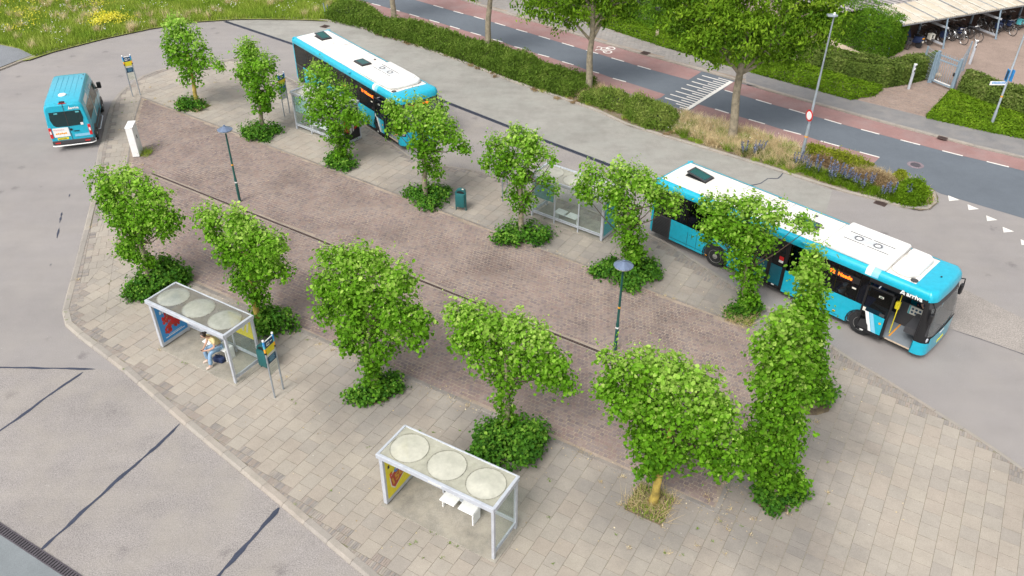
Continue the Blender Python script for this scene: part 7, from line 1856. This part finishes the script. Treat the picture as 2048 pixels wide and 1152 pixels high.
# bicycles
M_bframe = plain('black bicycle paint', (.02, .02, .022), .3); M_chrome = plain('chrome', (.6, .6, .6), .25, .8)
def bicycle(label, frame_mat, pannier=None, saddle=None):
    t = thing('bicycle', label, 'bicycle', (0, 0, 0), 0, 'bicycles parked in the shed')
    def wh(x, nm):
        mb = MB(); seg = 22; r = .335
        pts = [(x + r * math.cos(2 * math.pi * k / seg), 0, .345 + r * math.sin(2 * math.pi * k / seg)) for k in range(seg + 1)]
        mb.tube(pts, .020, 5, cap=False); w_ = mb.build(nm, M_tyre, t)
        mb = MB()
        for k in range(8): a = k * math.pi / 4; mb.tube([(x, 0, .345), (x + .31 * math.cos(a), 0, .345 + .31 * math.sin(a))], .004, 3, cap=False)
        pts = [(x + .31 * math.cos(2 * math.pi * k / seg), 0, .345 + .31 * math.sin(2 * math.pi * k / seg)) for k in range(seg + 1)]; mb.tube(pts, .008, 4, cap=False)
        mb.build('rim', M_chrome, w_)
    wh(0, 'wheel'); wh(1.08, 'wheel')
    mb = MB()
    for a, b in (((0, .345), (.42, .30)), ((.42, .30), (.27, .82)), ((.30, .74), (.92, .88)), ((.42, .30), (.92, .76)), ((0, .345), (.30, .72)), ((.90, .98), (1.08, .345))): mb.tube([(a[0], 0, a[1]), (b[0], 0, b[1])], .018, 6)
    mb.build('frame', frame_mat, t)
    mb = MB(); mb.tube([(.78, -.28, 1.05), (.90, -.20, 1.09), (.90, 0, 1.06), (.90, .20, 1.09), (.78, .28, 1.05)], .013, 6); mb.tube([(.9, 0, .95), (.90, 0, 1.07)], .014, 6); mb.build('handlebar', M_chrome, t)
    mb = MB(); mb.prism([(.12, -.09), (.22, -.09), (.42, -.025), (.42, .025), (.22, .09), (.12, .09)], .90, .96); mb.tube([(.27, 0, .8), (.26, 0, .91)], .013, 5); mb.build('saddle', saddle or M_black, t)
    mb = MB(); mb.box((-.08, 0, .76), (.42, .12, .02)); mb.tube([(-.25, .05, .76), (0, .05, .36)], .006, 4); mb.tube([(-.25, -.05, .76), (0, -.05, .36)], .006, 4)
    pts = [(.36 * math.cos(a), 0, .345 + .375 * math.sin(a)) for a in np.linspace(.3, 2.7, 8)]; mb.tube(pts, .022, 4); mb.build('rack_and_mudguard', frame_mat, t)
    if pannier:
        for s_ in (-1, 1): MB().box((-.08, s_ * .13, .58), (.34, .12, .32)).build('pannier', pannier, t, bevel=.03)
        MB().box((-.08, 0, .77), (.34, .38, .03)).build('pannier_top', pannier, t)
    return t
kinds = [bicycle('', M_bframe), bicycle('', M_chrome), bicycle('', M_bframe, M_navyc), bicycle('', M_bframe, M_teal), bicycle('', M_bframe, M_blk2, M_red_p), bicycle('', M_bframe, M_paper)]
spots = [(1816, 101, 4, 'bicycle with a red saddle cover at the left end of the shed'), (1861, 92, 5, 'bicycle with pale flowered pannier bags beside the scooter'), (1886, 88, 2, 'bicycle with dark blue panniers behind the first shed post'), (1908, 84, 0, 'plain black bicycle right of the first shed post'),
         (1925, 82, 1, 'bicycle with shiny frame, second right of the first shed post'), (1943, 79, 0, 'black bicycle third right of the first shed post'), (1966, 60, 1, 'chrome bicycle standing deeper in the shed by the second bay rail'), (1996, 70, 2, 'bicycle with dark panniers behind the second shed post'),
         (2019, 65, 2, 'bicycle with big black panniers right of the second shed post'), (2038, 62, 3, 'bicycle with turquoise pannier bags at the right edge of the picture')]
used = set()
for x, y, k, lb in spots:
    o = kinds[k] if k not in used else copy_tree(kinds[k]); used.add(k)
    p = at(x, y, FOOT_Z + 0); a = sang + R(90) + random.uniform(-.12, .12)
    o.location = (p.x + .25 * math.cos(a), p.y + .25 * math.sin(a), FOOT_Z); o.rotation_euler = (random.uniform(-.08, .08), 0, a); o['label'] = lb
for i, f in enumerate((.22, .36, .50, .64, 1.18, 1.34, 1.5, 1.75)):
    o = copy_tree(kinds[i % 3]); q = Vector((Pa.x, Pa.y, 0)) + su * (sp * f) + sv * 1.1; o.location = (q.x, q.y, FOOT_Z); o.rotation_euler = (.05, 0, sang + R(90) + random.uniform(-.1, .1) + (R(180) if i % 2 else 0))
    o['label'] = ('dark bicycle deep in the first shed bay, ', 'dark bicycle deep in the second shed bay, ')[i // 4] + ('nearest the left post', 'second from the left post', 'third from the left post', 'nearest the right post')[i % 4]
# scooter
p = at(1838, 97, FOOT_Z); t = thing('scooter', 'dark blue motor scooter with orange tail light between two bicycles at the shed', 'scooter', (p.x, p.y, FOOT_Z), sang + R(98))
for x in (.1, 1.28): 
    w_ = MB().lathe([(.16, -.05), (.23, -.05), (.25, 0), (.23, .05), (.16, .05)], 18, Matrix.Rotation(R(90), 4, 'X')).build('wheel', M_tyre, t, loc=(x, 0, .25)); MB().lathe([(.15, -.04), (.15, .04)], 14, Matrix.Rotation(R(90), 4, 'X')).build('rim', M_alu, w_)
MB().prism_xz([(-.12, .62), (-.05, .42), (.35, .30), (.80, .28), (.86, .36), (.55, .40), (.50, .72), (-.05, .80)], -.15, .15).build('body', M_navyc, t, bevel=.04, smooth=True)
MB().prism_xz([(.0, .80), (.55, .74), (.60, .82), (.30, .86), (.0, .90)], -.13, .13).build('saddle', M_black, t, bevel=.03)
MB().prism_xz([(.82, .30), (1.05, .35), (1.22, .90), (1.12, .98), (.92, .6)], -.17, .17).build('leg_shield', M_navyc, t, bevel=.03)
mb = MB(); mb.tube([(1.28, 0, .25), (1.12, 0, .95)], .03, 6); mb.tube([(1.05, -.30, 1.02), (1.14, 0, 1.0), (1.05, .30, 1.02)], .016, 6); mb.build('handlebar', M_black, t)
MB().box((-.13, 0, .70), (.04, .20, .08)).build('tail_light', M_orange, t); MB().box((-.15, 0, .48), (.02, .16, .12)).build('number_plate', M_paper, t)
# concrete block with a post behind the gate
p = at(1868, 152, FOOT_Z); t = thing('concrete_block', 'low concrete block with a short steel post behind the gate', 'block', p, sang - .7)
MB().box((0, 0, .08), (.75, .5, .16)).build('block', M_palecon, t, bevel=.02); MB().box((.1, .1, .5), (.08, .08, .8)).build('post', M_bluesteel, t)
# small pale post in the ground cover
p = at(1313, 80, FOOT_Z); o = MB().box((0, 0, .35), (.2, .16, .7)).build('marker_post', M_palecon, None, bevel=.02); o.location = p; tag(o, 'small pale concrete marker post at the back of the ground cover strip', 'post')

for o in list(S.objects):
    if o.type == 'MESH' and o.parent and o.name.split('.')[0] in STUFFY: o['kind'] = 'stuff'
